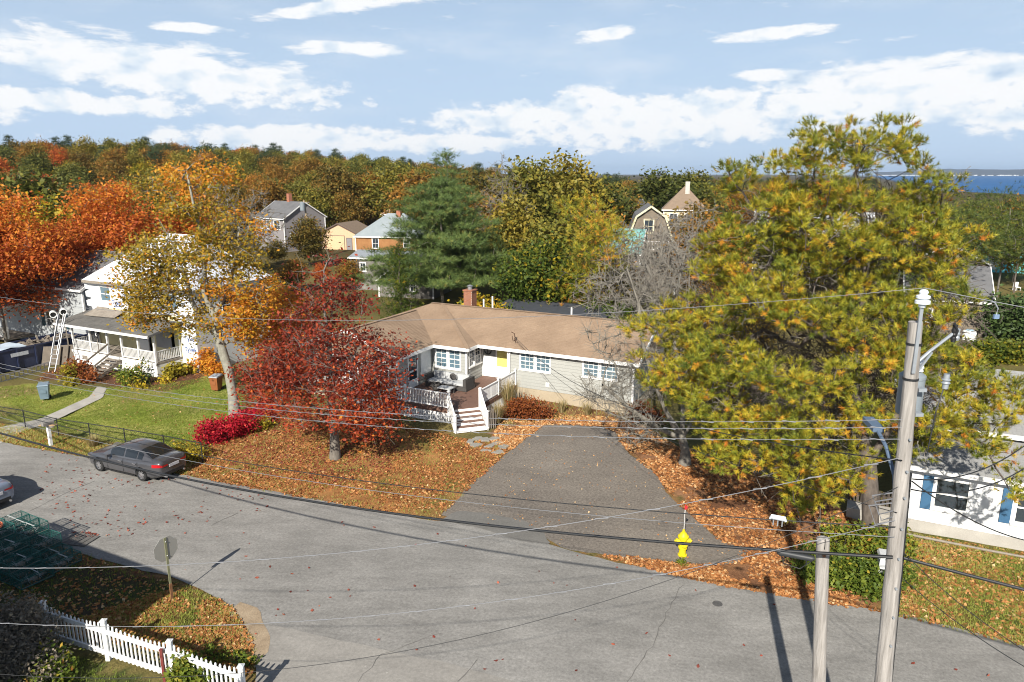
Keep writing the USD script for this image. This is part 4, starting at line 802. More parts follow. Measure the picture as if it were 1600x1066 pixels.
broadleaf(21, 'red_maple', 'dark red maple in full leaf on the bank in front of the deck', [[(x, y, -.1), (x + .02, y, 1.2), (x - .05, y + .05, 2.4), (x - .02, y + .1, 4.0), (x + .05, y + .1, 5.8), (x - .1, y, 7.6), (x, y, 9.4)]],
          [((x, y, 3.6), (3.9, 3.9, 1.5), 135), ((x + .3, y, 5.2), (3.6, 3.6, 1.5), 105), ((x - 1.9, y + .3, 4.0), (2.4, 2.6, 1.3), 50), ((x + 2.0, y - .8, 2.5), (1.8, 1.8, .9), 40), ((x, y, 7.2), (2.6, 2.6, 1.6), 46), ((x + .1, y, 9.0), (1.6, 1.6, 1.1), 15), ((x - 3.2, y, 4.6), (1.1, 1.6, 1.2), 16)],
          BARK_G, L_RED, .10, 50, lambda r, a, k: r.normal(.36 + .20 * (a[2] < 4.0) - .08 * (a[2] > 7), .18, k), spread=.38, twigs=4, scale=.92, r_tip=.013, base_r=.21)
x, y = -16.2, 39.5
broadleaf(22, 'yellow_oak', 'tall open tree with thin yellow leaves and forked grey trunk on the left lawn edge', [[(x, y, -.1), (x - .05, y, 1.4), (x - .15, y, 2.8), (x - .45, y, 4.2), (x - .6, y, 4.9)],
          [(x - .6, y, 4.9), (x - 1.5, y + .2, 5.6), (x - 2.0, y + .3, 6.8), (x - 2.3, y + .4, 8.4), (x - 2.8, y + .3, 10.2), (x - 3.2, y, 11.4)],
          [(x - .6, y, 4.9), (x - .65, y, 6.0), (x - 1.1, y - .1, 7.3), (x - .9, y - .1, 8.6), (x - .9, y, 10.2), (x - 1.2, y, 12.2), (x - 1.4, y, 14.0)],
          [(x - .65, y, 6.0), (x + .3, y, 7.6), (x + .9, y, 9.4), (x + 1.2, y, 11.0)]],
          [((x - 1.2, y, 12.6), (2.6, 2.6, 2.2), 44), ((x - 3.3, y, 10.0), (2.4, 2.6, 1.8), 46), ((x - 4.4, y, 8.4), (1.9, 2.2, 1.3), 30), ((x - 3.6, y - .3, 6.8), (1.9, 2.0, 1.1), 26), ((x + .9, y, 10.4), (2.0, 2.3, 1.8), 36), ((x + 1.4, y, 8.0), (1.6, 2.0, 1.5), 26), ((x - 1.2, y, 8.6), (2.2, 2.2, 1.8), 34), ((x - 1.6, y + .3, 5.4), (1.4, 1.6, 1.1), 16), ((x + .8, y, 5.9), (1.1, 1.4, 1.1), 20), ((x + 2.0, y, 6.4), (1.3, 1.6, 1.3), 26), ((x + 1.4, y + .6, 4.4), (1.2, 1.3, .9), 14), ((x - 4.4, y, 6.4), (1.3, 1.5, 1.0), 16)],
          BARK_L, L_OAK, .115, 70, lambda r, a, k: r.normal(.48 + .14 * meshkit.noise(a * .5, 3) + (.34 if (a[0] > x - .4 and a[2] < 8 or meshkit.noise(a * .35, 9) > .72) else 0), .16, k), spread=.42, twigs=3, scale=1.15, r_tip=.0135, base_r=.26)
x, y = 8.45, 32.4
broadleaf(23, 'bare_tree', 'leafless grey spreading tree with pale lichen trunk at the back corner of the driveway', [[(x, y, -.1), (x - .02, y, .7), (x - .2, y, 1.3)], [(x - .2, y, 1.3), (x - 1.0, y + .1, 2.6), (x - 1.7, y, 4.2), (x - 2.3, y, 6.0), (x - 2.6, y, 8.0), (x - 3.2, y, 9.6)], [(x - .2, y, 1.3), (x - .2, y + .3, 3.0), (x - .5, y + .5, 5.0), (x - .9, y + .5, 7.0), (x - .6, y + .5, 9.4), (x - .3, y + .4, 11)],
          [(x - .2, y, 1.3), (x + .6, y, 3.0), (x + 1.0, y, 5.0), (x + 1.1, y, 7.2)], [(x - .2, y, 1.3), (x - 1.5, y - .3, 2.0), (x - 2.9, y - .4, 3.0), (x - 4.2, y - .4, 4.2)]],
          [((x - 3.2, y, 7.4), (2.2, 2.2, 2.9), 105), ((x - 1.0, y, 9.0), (2.0, 2.2, 3.0), 100), ((x - 3.6, y - .3, 3.8), (1.9, 1.7, 1.4), 70), ((x + .9, y, 6.0), (1.2, 1.8, 2.2), 40), ((x - 1.4, y, 4.6), (1.6, 1.8, 1.5), 45), ((x - 2.4, y - .6, 2.0), (1.5, 1.3, .8), 30)],
          BARK_B, None, .1, 1, None, twigs=7, scale=1.25, step=.4, wob=.2, flare=.7, rmin=.0115, lift=.1, droop=.3, base_r=.2)
# orange maples at the far left, the bright orange tip and the lower orange crown
def ball_tree(seed, name, label, x, y, H, R, bark, mat, size, per, tintf, n=150, low=.28, trunk=None, **kw):
    z0 = float(hill(x, y)); z = lambda f: z0 + H * f
    return broadleaf(seed, name, label, [trunk or [(x, y, z0 - .2), (x + .1, y, z(.2)), (x - .1, y, z(.45)), (x + .1, y, z(.7)), (x, y, z(.93))]],
                     [((x, y, z(.48)), (R, R, H * .17), int(n * .36)), ((x + R * .25, y - R * .1, z(.62)), (R * .8, R * .8, H * .17), int(n * .28)), ((x - R * .35, y - R * .2, z(.6)), (R * .65, R * .7, H * .17), int(n * .2)), ((x, y, z(.8)), (R * .55, R * .55, H * .15), int(n * .16)), ((x, y, z(low + .05)), (R * .7, R * .7, H * .10), int(n * .12))],
                     bark, mat, size, per, tintf, **kw)
red_low = lambda lo, hi, z0, z1, s=.15: (lambda r, a, k: r.normal(lo + (hi - lo) * np.clip((a[2] - z0) / (z1 - z0), 0, 1) + .22 * (meshkit.noise(a * .3, 5) - .5), s, k))
ball_tree(31, 'orange_maple', 'large orange red maple over the grey clapboard house at the left edge', -41.0, 56, 13.4, 6.6, BARK_G, L_ORANGE, .155, 135, red_low(.28, .70, 3.5, 12), n=250, low=.26, spread=.75, twigs=2, scale=1.3)
ball_tree(32, 'orange_maple', 'orange maple behind the wrapped house, second from the left edge', -35.5, 63.5, 13.6, 5.2, BARK_G, L_ORANGE, .16, 120, red_low(.30, .72, 4, 12), n=190, spread=.75, twigs=2, scale=1.3)
ball_tree(33, 'golden_maple', 'narrow bright golden orange maple rising behind the yellow tree', -31.5, 69, 15.6, 2.9, BARK_G, L_ORANGE, .22, 60, red_low(.5, .98, 5, 13, .1), n=110, spread=.7, scale=1.3)
ball_tree(34, 'orange_maple', 'low bright orange maple just behind the dark red maple', -15.6, 47.5, 7.6, 2.6, BARK_G, L_ORANGE, .15, 46, red_low(.62, .85, 2, 7, .12), n=100, spread=.45, scale=1.1)
ball_tree(35, 'bare_tree', 'pale leafless tree behind the golden maple, its twigs against the sky', -28.5, 70, 14.2, 4.2, BARK_P, None, .1, 1, None, n=260, twigs=5, rmin=.02, scale=1.4, wob=.2)
ball_tree(36, 'bare_tree', 'small leafless tree rising above the woods beyond the white pine', -1.2, 88, 17.0, 3.6, BARK_G, None, .1, 1, None, n=220, twigs=5, rmin=.02, low=.5, scale=1.5, wob=.2)
ball_tree(37, 'green_maple', 'green and yellow leafy tree behind the brick chimney', 2.4, 61, 8.8, 3.9, BARK_D, L_GREEN, .20, 60, red_low(.32, .42, 2, 8, .2), n=170, spread=.65, scale=1.2)
ball_tree(38, 'yellow_maple', 'small yellow maple directly behind the brick chimney', -3.0, 56, 4.6, 2.4, BARK_D, L_GREEN, .17, 46, red_low(.72, .86, 1, 4, .16), n=80, spread=.45, scale=1.1)
def pine_like(seed, name, label, x, y, H, R, bark, mat, L, w, k, tint, n, tiers=0, low=.2, spread=.5, per=10, cat='tree', flat=.25, rmin=.012, group=None, shape=.72):
    """conifer: whorls of boughs (tiers) or an irregular pitch-pine crown, needle tufts on every shoot"""
    rng = np.random.default_rng(seed); z0 = float(hill(x, y)); tr = [(x, y, z0 - .2)] + [(x + rng.normal(0, .12), y + rng.normal(0, .1), z0 + H * f) for f in (.15, .3, .45, .6, .75, .88, .97)]; att = []
    if tiers:
        for i in range(tiers):
            f = low + (1 - low) * (i + .3 * rng.random()) / tiers; r = R * (1 - f) ** shape * 1.25 * (.8 + .4 * rng.random()); nb = max(3, int(6 * r / R + 2)); ph = rng.random() * 6
            for j in range(nb):
                a = ph + j * 2 * math.pi / nb + rng.normal(0, .2); rr = r * (.75 + .4 * rng.random())
                for q in np.linspace(.3, 1, max(2, int(rr / .7))): att.append([(x + math.cos(a + rng.normal(0, .18)) * rr * q), (y + math.sin(a + rng.normal(0, .18)) * rr * q), z0 + H * f + .12 * rr * q + rng.normal(0, .12)])
        for q in range(4): att.append([x + rng.normal(0, .15), y, z0 + H * (.93 + .02 * q)])
        att = np.array(att)
    else:
        lob = [((x + math.cos(a) * R * .5 * rng.random(), y + math.sin(a) * R * .5, z0 + H * f), (R * .6, R * .6, H * .11), n // 8) for a, f in zip(rng.random(8) * 6.28, np.linspace(low + .1, .9, 8))]; att = np.vstack([ell(rng, q, c, r) for c, r, q in lob])
    chains, dirs, P, Rr = grow(rng, [tr], att, .6, .12, .016, 2.3, .2, .1)
    t = stub_tree(name, label, cat, chains, bark, group, rmin=rmin)
    c, d, tt = [], [], []
    for a, dr in zip(att, dirs):
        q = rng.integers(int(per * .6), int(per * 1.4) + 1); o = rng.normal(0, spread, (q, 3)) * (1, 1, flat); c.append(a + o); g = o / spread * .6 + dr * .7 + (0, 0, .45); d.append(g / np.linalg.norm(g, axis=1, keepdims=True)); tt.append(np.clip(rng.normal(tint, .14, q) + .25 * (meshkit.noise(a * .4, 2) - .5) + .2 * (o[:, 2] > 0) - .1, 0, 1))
    needles(MB(), np.vstack(c), np.vstack(d), rng, L, w, k, np.concatenate(tt), length=L * 1.2).build('crown', mat, t, False, tint=True, kind='stuff')
    return t
pine_like(41, 'white_pine', 'big green white pine with layered boughs beside the weathered shed', -7.2, 73.5, 13.4, 6.2, BARK_G, L_WHITE_PINE, .34, .03, 18, .5, 0, tiers=14, low=.2, spread=.5, per=22, flat=.22, shape=.5)
pine_like(48, 'white_pine', 'narrower white pine whose ragged top stands on the skyline behind the big one', DD(698, 238, 97)[0], 97, 16.9, 4.6, BARK_G, L_WHITE_PINE, .36, .04, 12, .45, 0, tiers=11, low=.3, spread=.55, per=12, shape=.6)
pine_like(42, 'pitch_pine', 'dense olive and gold pitch pine behind the right part of the brown roof', 6.6, 57.5, 12.4, 3.7, BARK_D, L_PITCH, .26, .03, 16, .46, 150, low=.12, spread=.5, per=15, flat=.6)
pine_like(43, 'pitch_pine', 'olive pitch pine left of the gambrel house, behind a denser one', 9.2, 66, 9.5, 3.4, BARK_D, L_PITCH, .28, .035, 14, .40, 110, low=.12, spread=.55, per=13, flat=.6)
pine_like(44, 'cedar', 'narrow yellow green cedar in front of the weathered shed', -10.2, 64, 7.6, 1.5, BARK_D, L_GREEN, .22, .03, 14, .34, 0, tiers=15, low=.04, spread=.3, per=9, flat=.6)
pine_like(45, 'shore_pine', 'flat topped pine with two leaning grey trunks beside the turquoise house', 47, 68, 11.0, 5.2, BARK_G, L_SHORE, .30, .035, 14, .36, 150, low=.42, spread=.6, per=14, flat=.5)
pine_like(46, 'shore_pine', 'dark green pine standing against the sea at the right edge', 60, 84, 12.0, 6.0, BARK_D, L_SHORE, .34, .04, 14, .22, 150, low=.35, spread=.7, per=14, flat=.5)
pine_like(47, 'shore_pine', 'green gold pine behind the brown shingled house, right of the big pitch pine', 37, 62, 12.2, 4.6, BARK_D, L_SHORE, .28, .035, 14, .34, 150, low=.3, spread=.6, per=14, flat=.5)

# ------------------------------------------------------------------ the house being re-sided, with its porch (left)
WRAP = M('white_wrap', (.62, .64, .66), var=.05, rough=.45, sc=1.5, bump=.25, bsc=3)
YELLOW_W = M('pale_yellow_boards', (.55, .50, .29), (.62, .57, .35), rough=.8, sc=1.5)
WHITE_P = M('white_paint', (.70, .70, .68), var=.08, rough=.6, sc=2)
GREYWOOD = M('weathered_wood', (.20, .17, .14), (.34, .30, .25), rough=.9, sc=3, stretch=(1, 1, .3), island=.15)
ROOF_G = M('grey_shingle', (.12, .12, .125), (.19, .19, .195), rough=.95, sc=.8, island=.2, fine=.15, bsc=20)
ROOF_DK = M('dark_shingle', (.06, .06, .065), (.10, .10, .105), rough=.95, sc=.8, island=.2, fine=.15, bsc=20)
INK = M('blue_ink', (.02, .06, .22), var=.05); INK_O = M('orange_ink', (.62, .22, .10), var=.05)
def left_house():
    h = thing('wrapped_house', 'two storey house in white printed building wrap with a long front porch', 'house', (-24.6, 47.4, 0), ROT)
    x0, x1, y0, y1, e = -9.6, 1.6, 2.2, 9.2, 6.0
    w = MB(); wn = [(1.2, 2.35, 4.45, 5.55), (5.2, 6.2, 4.45, 5.55), (8.6, 9.6, 4.45, 5.55)]
    wall_panel(w, (x0, y0), (x1, y0), 3.35, e, wn); wall_panel(w, (x1, y0), (x1, y1), -.2, e, [(2.5, 3.5, 3.9, 5.1)]); wall_panel(w, (x1, y1), (x0, y1), -.2, e); wall_panel(w, (x0, y1), (x0, y0), -.2, e, [(3.5, 4.5, 3.9, 5.1)]); wall_panel(w, (.02, y0), (x1, y0), -.2, 3.35)
    w.build('wall', WRAP, h)
    w = MB(); wall_panel(w, (x0 + .3, y0), (.02, y0), -.2, 3.35, [(5.1, 6.1, 1.08, 3.05), (7.0, 8.6, 1.5, 2.7)]); w.build('porch_wall', YELLOW_W, h, label='unfinished pale yellow wall under the porch roof')
    for s0, s1, z0, z1 in wn: window(h, (x0, y0), (x1, y0), s0, s1, z0, z1, glass=GLASS_B, fr=.06, lights=(1, 1))
    window(h, (x1, y0), (x1, y1), 2.5, 3.5, 3.9, 5.1, fr=.06, lights=(1, 1))
    # roof: hip with white sheet
    RW = M('white_roof_sheet', (.60, .62, .65), var=.06, rough=.5, sc=.6, bump=.15, bsc=2)
    A, B, C_, D_ = (x0 - .3, y0 - .35, e), (x1 + .3, y0 - .35, e), (x1 + .3, y1 + .35, e), (x0 - .3, y1 + .35, e); R1, R2 = (-5.2, 5.7, 9.4), (-1.9, 5.7, 9.4)
    r = MB(); r.poly([A, B, R2, R1]); r.poly([B, C_, R2]); r.poly([C_, D_, R1, R2]); r.poly([D_, A, R1]); r.poly([D_, C_, B, A]); r.build('roof', RW, h)
    for i in range(1, 7):
        f = i / 7.0; a = np.array(A) * (1 - f) + np.array(R1) * f; b = np.array(B) * (1 - f) + np.array(R2) * f; m = MB().beam(a + (0, -.01, .012), b + (0, -.01, .012), .035, .012); m.build('roof_lap', WRAP, h)
    f = MB().beam(np.array(A) + (0, -.02, -.1), np.array(B) + (0, -.02, -.1), .05, .2); f.build('fascia', GREYWOOD, h)
    # printed wrap: words, small line of text, little house mark
    t1 = meshkit.text_mesh('Tyvek', .30, .004, True); t1.vertices[:, 0] -= t1.bounds[:, 0].mean()
    for ri, z in enumerate((5.62, 4.95, 4.28, 3.62)):
        for ci in range(5):
            s = .75 + ci * 2.3 + (1.15 if ri % 2 else 0)
            if s > 10.5 or any(a - .5 < s < b + .5 and c - .4 < z < d + .1 for a, b, c, d in wn): continue
            m = MB().add(np.c_[x0 + s + t1.vertices[:, 0], y0 - .006 - t1.vertices[:, 2] * .5, z + t1.vertices[:, 1]], t1.faces); m.build('printed_word', INK, h)
            m = MB()
            for q in range(3): m.box(x0 + s - .42 + q * .29, x0 + s - .16 + q * .29, y0 - .008, y0 - .003, z - .16, z - .11)
            m.build('printed_line', INK, h)
            mk = MB().vprism([(x0 + s - 1.0, z - .12), (x0 + s - .68, z - .12), (x0 + s - .68, z + .16), (x0 + s - .84, z + .3), (x0 + s - 1.0, z + .16)], y0 - .008, y0 - .003)
            if s > 1.3: mk.build('printed_mark', INK_O, h)
    for z, s in ((1.5, 10.5), (2.3, 10.6)):
        m = MB().add(np.c_[x0 + s + t1.vertices[:, 0] * 1.0, y0 - .006 - t1.vertices[:, 2] * .5, z + t1.vertices[:, 1]], t1.faces); m.build('printed_word', INK, h)
    # torn flaps of wrap at the left corner
    for i, z in enumerate((3.9, 4.6, 5.2)):
        MB().poly([(x0 - .01, y0 - .01, z), (x0 - .35, y0 - .15, z + .1), (x0 - .30, y0 - .2, z + .5), (x0 - .01, y0 - .01, z + .62)]).build('loose_flap', WRAP, h)
    # porch
    pf, pe = 1.05, 2.98
    p = MB().box(-9.2, 0, 0.02, 2.2, pf - .14, pf); p.build('porch_floor', GREYWOOD, h)
    s = MB(); wall_panel(s, (-9.2, .05), (0, .05), -.2, pf - .16, [(6.9, 7.5, .42, .7), (1.0, 1.6, .4, .7)]); wall_panel(s, (0, .05), (0, 2.2), -.2, pf - .16); wall_panel(s, (-9.2, 2.2), (-9.2, .05), -.2, pf - .16); s.build('skirt_wall', WHITE_P, h)
    g = MB().box(-2.3, -1.7, .09, .12, .42, .7); g.box(-8.2, -7.6, .09, .12, .4, .7); g.build('cellar_window', GREYWOOD, h, kind='stuff')
    tr = MB().box(-9.25, .04, -.03, .05, pf - .16, pf + .01); tr.build('porch_edge', WHITE_P, h)
    ro = MB().hexa([(-10.0, -.55, pe + .02), (.3, -.55, pe + .02), (.3, 2.19, pe + .52), (-10.0, 2.19, pe + .52)], [(-10.0, -.55, pe + .14), (.3, -.55, pe + .14), (.3, 2.19, pe + .64), (-10.0, 2.19, pe + .64)]); ro.build('porch_roof', ROOF_G, h)
    shg = MB(); shingles(shg, [(-10.0, -.55, pe + .145), (.3, -.55, pe + .145), (.3, 2.0, pe + .61), (-10, 2.0, pe + .61)], .2, .4, .02, 5, .5); shg.build('porch_shingles', M('worn_roof_felt', (.11, .105, .10), (.23, .22, .20), rough=.95, sc=1, island=.3), h, kind='stuff')
    gt = MB().box(-10.05, .32, -.66, -.56, pe - .02, pe + .13); gt.build('gutter', W_TRIM, h)
    bd = MB()
    for i in range(6): MB().box(-8.9 + i * 1.5, -7.6 + i * 1.5, 2.08, 2.17, pe + .66, pe + 1.0).build('stripped_board', YELLOW_W if i % 3 else GREYWOOD, h)
    pl = MB().hexa([(-8.9, 1.0, pe + .52), (-5.6, 1.2, pe + .56), (-5.6, 2.1, pe + .9), (-8.9, 2.1, pe + .9)], [(-8.9, 1.0, pe + .56), (-5.6, 1.2, pe + .60), (-5.6, 2.1, pe + .94), (-8.9, 2.1, pe + .94)]); pl.build('roof_sheet', GREYWOOD, h)
    px = (-9.1, -7.0, -5.1, -3.0, -1.6 + .0, -.1)
    for x in (-9.1, -7.05, -5.1, -3.55, -1.75, -.08): post(h, x, .1, pf, pe + .04, .12, WHITE_P, 'porch_post', cap=False)
    for x in (-9.1, -.08): post(h, x, 2.1, pf, pe + .45, .1, WHITE_P, 'porch_post', cap=False)
    for a, b in (((-9.04, .1), (-7.1, .1)), ((-6.98, .1), (-5.16, .1)), ((-3.5, .1), (-1.81, .1)), ((-1.7, .1), (-.14, .1)), ((-.08, .16), (-.08, 2.05)), ((-9.1, 2.05), (-9.1, .16))): picket_rail(h, (*a, pf), (*b, pf), .1, .78, WHITE_P, gap=.13, bw=.045)
    dr = MB().box(-4.5, -3.5, 2.16, 2.24, pf, 3.05); dr.build('door', M('white_door', (.66, .67, .68), var=.04), h)
    MB().box(-4.35, -3.65, 2.13, 2.158, 1.9, 2.9).build('door_pane', GLASS_B, h)
    wd = MB().box(-2.6, -1.0, 2.15, 2.2, 1.5, 2.7); wd.build('boarded_opening', M('grey_board', (.30, .30, .31), var=.1), h)
    # steps
    for i in range(6):
        z = pf - (i + 1) * .165; y = -.02 - i * .31
        if z < .02: break
        MB().box(-5.0, -3.65, y - .33, y, z - .04, z).build('step', GREYWOOD, h)
    for x in (-4.95, -3.7):
        MB().beam((x, 0.0, pf - .22), (x, -1.9, -.05), .05, .24).build('stringer', GREYWOOD, h); MB().beam((x, .0, pf + .86), (x, -1.95, .92), .06, .12).build('handrail', GREYWOOD, h); post(h, x, -1.95, 0, .98, .1, GREYWOOD, 'stair_post', cap=False)
    # hanging diamond sign with white figure
    s = thing('diamond_sign', 'black diamond sign with a white mark on a pole standing on the porch', 'sign', (-24.6, 47.4, pf), ROT)
    MB().vprism([(-6.35, 1.58), (-5.95, 1.98), (-5.55, 1.58), (-5.95, 1.18)], -.12, -.09).build('board', M('black_board', (.02, .02, .022), var=.1), s); MB().vprism([(-6.06, 1.66), (-5.93, 1.76), (-5.86, 1.6), (-5.98, 1.48), (-5.9, 1.36), (-5.99, 1.36), (-6.06, 1.5)], -.128, -.121).build('mark', W_TRIM, s); MB().cyl((-5.95, -.08, 0), (-5.95, -.08, 1.2), .025).build('pole', GREYWOOD, s)
    # aluminium extension ladder against the porch roof
    ALU = M('aluminium', (.40, .41, .43), metal=.7, rough=.42, var=.08)
    l = thing('leaning_ladder', 'aluminium extension ladder leaning on the left end of the porch roof', 'ladder', (-24.6, 47.4, 0), ROT)
    a, b = np.array([-8.1, -2.35, 0.02]), np.array([-9.05, -.45, 3.75]); lat = np.array([.23, .09, 0])
    for sgn in (-1, 1): MB().beam(a + lat * sgn, b + lat * sgn, .035, .09).build('side_rail', ALU, l); MB().beam(a + lat * sgn * .85 + (b - a) * .3 + (0, -.08, 0), b + lat * sgn * .85 + (0, -.08, .12), .03, .08).build('upper_rail', ALU, l)
    for i in range(1, 13): q = a + (b - a) * i / 13; MB().cyl(q - lat, q + lat, .018, sides=6).build('rung', ALU, l)
    l = thing('lying_ladder', 'long aluminium ladder lying on its edge beside the dark skip', 'ladder', (-24.6, 47.4, 0), ROT)
    for z in (.05, .45): MB().beam((-8.15, -7.6, z), (-9.35, -1.7, z), .04, .08).build('side_rail', ALU, l)
    for i in range(18): y = -7.4 + i * 5.6 / 17; x = -8.15 - 1.2 * (y + 7.6) / 5.9; MB().box(x - .02, x + .02, y - .035, y + .035, .09, .41).build('rung', ALU, l)
    # skip
    NAVY = M('navy_steel', (.015, .022, .06), (.03, .04, .085), rough=.45, sc=1.2, spec=.5, fine=.1, bsc=8)
    sk = thing('skip', 'large dark navy steel skip full of building rubble on the left driveway', 'skip', (-24.6, 47.4, 0), ROT)
    X0, X1, Y0, Y1, Z = -13.2, -10.75, -6.2, 2.2, 1.55
    m = MB()
    for a, b, c, d in ((X1 - .06, X1, Y0, Y1), (X0, X0 + .06, Y0, Y1)): MB().box(a, b, c, d, .18, Z).build('side_wall', NAVY, sk)
    MB().box(X0 + .06, X1 - .06, Y1 - .06, Y1, .18, Z).build('end_wall', NAVY, sk); MB().box(X0 + .06, X1 - .06, Y0, Y0 + .06, .18, Z).build('end_wall', NAVY, sk); MB().box(X0, X1, Y0, Y1, .1, .178).build('floor', NAVY, sk)
    for x in (X0, X1): MB().beam((x, Y0 - .04, Z + .03), (x, Y1 + .04, Z + .03), .1, .1).build('top_rail', NAVY, sk)
    for k in range(7): y = Y0 + .5 + k * 1.3; MB().box(X1 + .001, X1 + .07, y, y + .09, .2, Z - .02).build('rib', NAVY, sk)
    MB().box(X1 + .071, X1 + .08, -3.5, -2.3, 1.05, 1.32).build('name_plate', M('plate_grey', (.5, .52, .55), var=.25, sc=9), sk, label='pale worn name plate on the skip side')
    rng = np.random.default_rng(4)
    rb = thing('rubble', 'broken boards and rubble heaped in the skip', 'rubble', (-24.6, 47.4, 0), ROT, kind='stuff'); m = MB()
    for k in range(160): c = np.array([rng.uniform(X0 + .4, X1 - .4), rng.uniform(-2, Y1 - .3), 1.15 + rng.random() * .45]); v = rng.normal(size=3) * (1, 1, .3); v /= np.linalg.norm(v); m.beam(c - v * .35, c + v * .35, rng.uniform(.06, .25), .03)
    m.build('pieces', M('rubble_boards', (.16, .12, .09), (.42, .37, .30), rough=.9, sc=.6, island=.4), rb)
    tp = MB(); n = 14; X, Y = np.meshgrid(np.linspace(X0 + .1, X1 - .02, n), np.linspace(-6.0, -2.2, n)); Zt = 1.45 + .35 * meshkit.fbm(np.c_[X.ravel() * .9, Y.ravel() * .9, X.ravel() * 0], 4, 3); i, j = np.meshgrid(np.arange(n - 1), np.arange(n - 1), indexing='ij'); a = (i * n + j).ravel()
    tpm = tp.add(np.c_[X.ravel(), Y.ravel(), Zt], np.stack([a, a + 1, a + n + 1, a + n], 1)).build('tarpaulin', M('pale_blue_tarp', (.42, .50, .58), var=.08, rough=.5), '/World', True, 'pale blue white tarpaulin crumpled over the near end of the skip', 'tarpaulin')
    x = UsdGeom.Xformable(stage.GetPrimAtPath(tpm)); x.AddTranslateOp().Set((-24.6, 47.4, 0)); x.AddRotateZOp().Set(ROT)
    bs = thing('plywood_sheet', 'dark sheets of plywood leaning on the end of the skip behind the ladder', 'plywood', (-24.6, 47.4, 0), ROT)
    for k in range(3): MB().hexa([(-10.6 + k * .3, -1.6 + k * .4, 0), (-9.6 + k * .25, -.9 + k * .4, 0), (-9.6 + k * .25, -.87 + k * .4, 0), (-10.6 + k * .3, -1.57 + k * .4, 0)], [(-10.7 + k * .3, -1.2 + k * .4, 1.35), (-9.7 + k * .25, -.5 + k * .4, 1.35), (-9.7 + k * .25, -.47 + k * .4, 1.35), (-10.7 + k * .3, -1.17 + k * .4, 1.35)]).build('sheet', M('dark_ply', (.10, .085, .07), (.17, .14, .11), rough=.9), bs)
    # round ducts leaning above the porch end
    for k, (dx, dz) in enumerate(((0, 0), (.62, .28))):
        v = thing('round_duct', ('white round duct with dark mouth, the lower left of two beside the ladder top', 'white round duct with dark mouth, the upper right of two beside the ladder top')[k], 'duct', DD(83 + 16 * k, 491 - 4 * k, 52.5) * (1, 1, 0), 33)
        o = np.array([0, 0, DD(83, 491 - 4 * k, 52.5)[2]]); MB().lathe([(.2, -.35), (.2, .35), (.24, .35), (.24, -.35), (.2, -.35)], o, 18, 'y').build('tube', W_TRIM, v, 40); MB().lathe([(0, -.1), (.199, -.1)], o, 18, 'y').build('back', M('dark_void', (.02, .02, .02), var=0), v); MB().beam(o + (0, .3, -.3), o + (0, .3, -3.4), .08, .08).build('stand', GREYWOOD, v)
left_house()

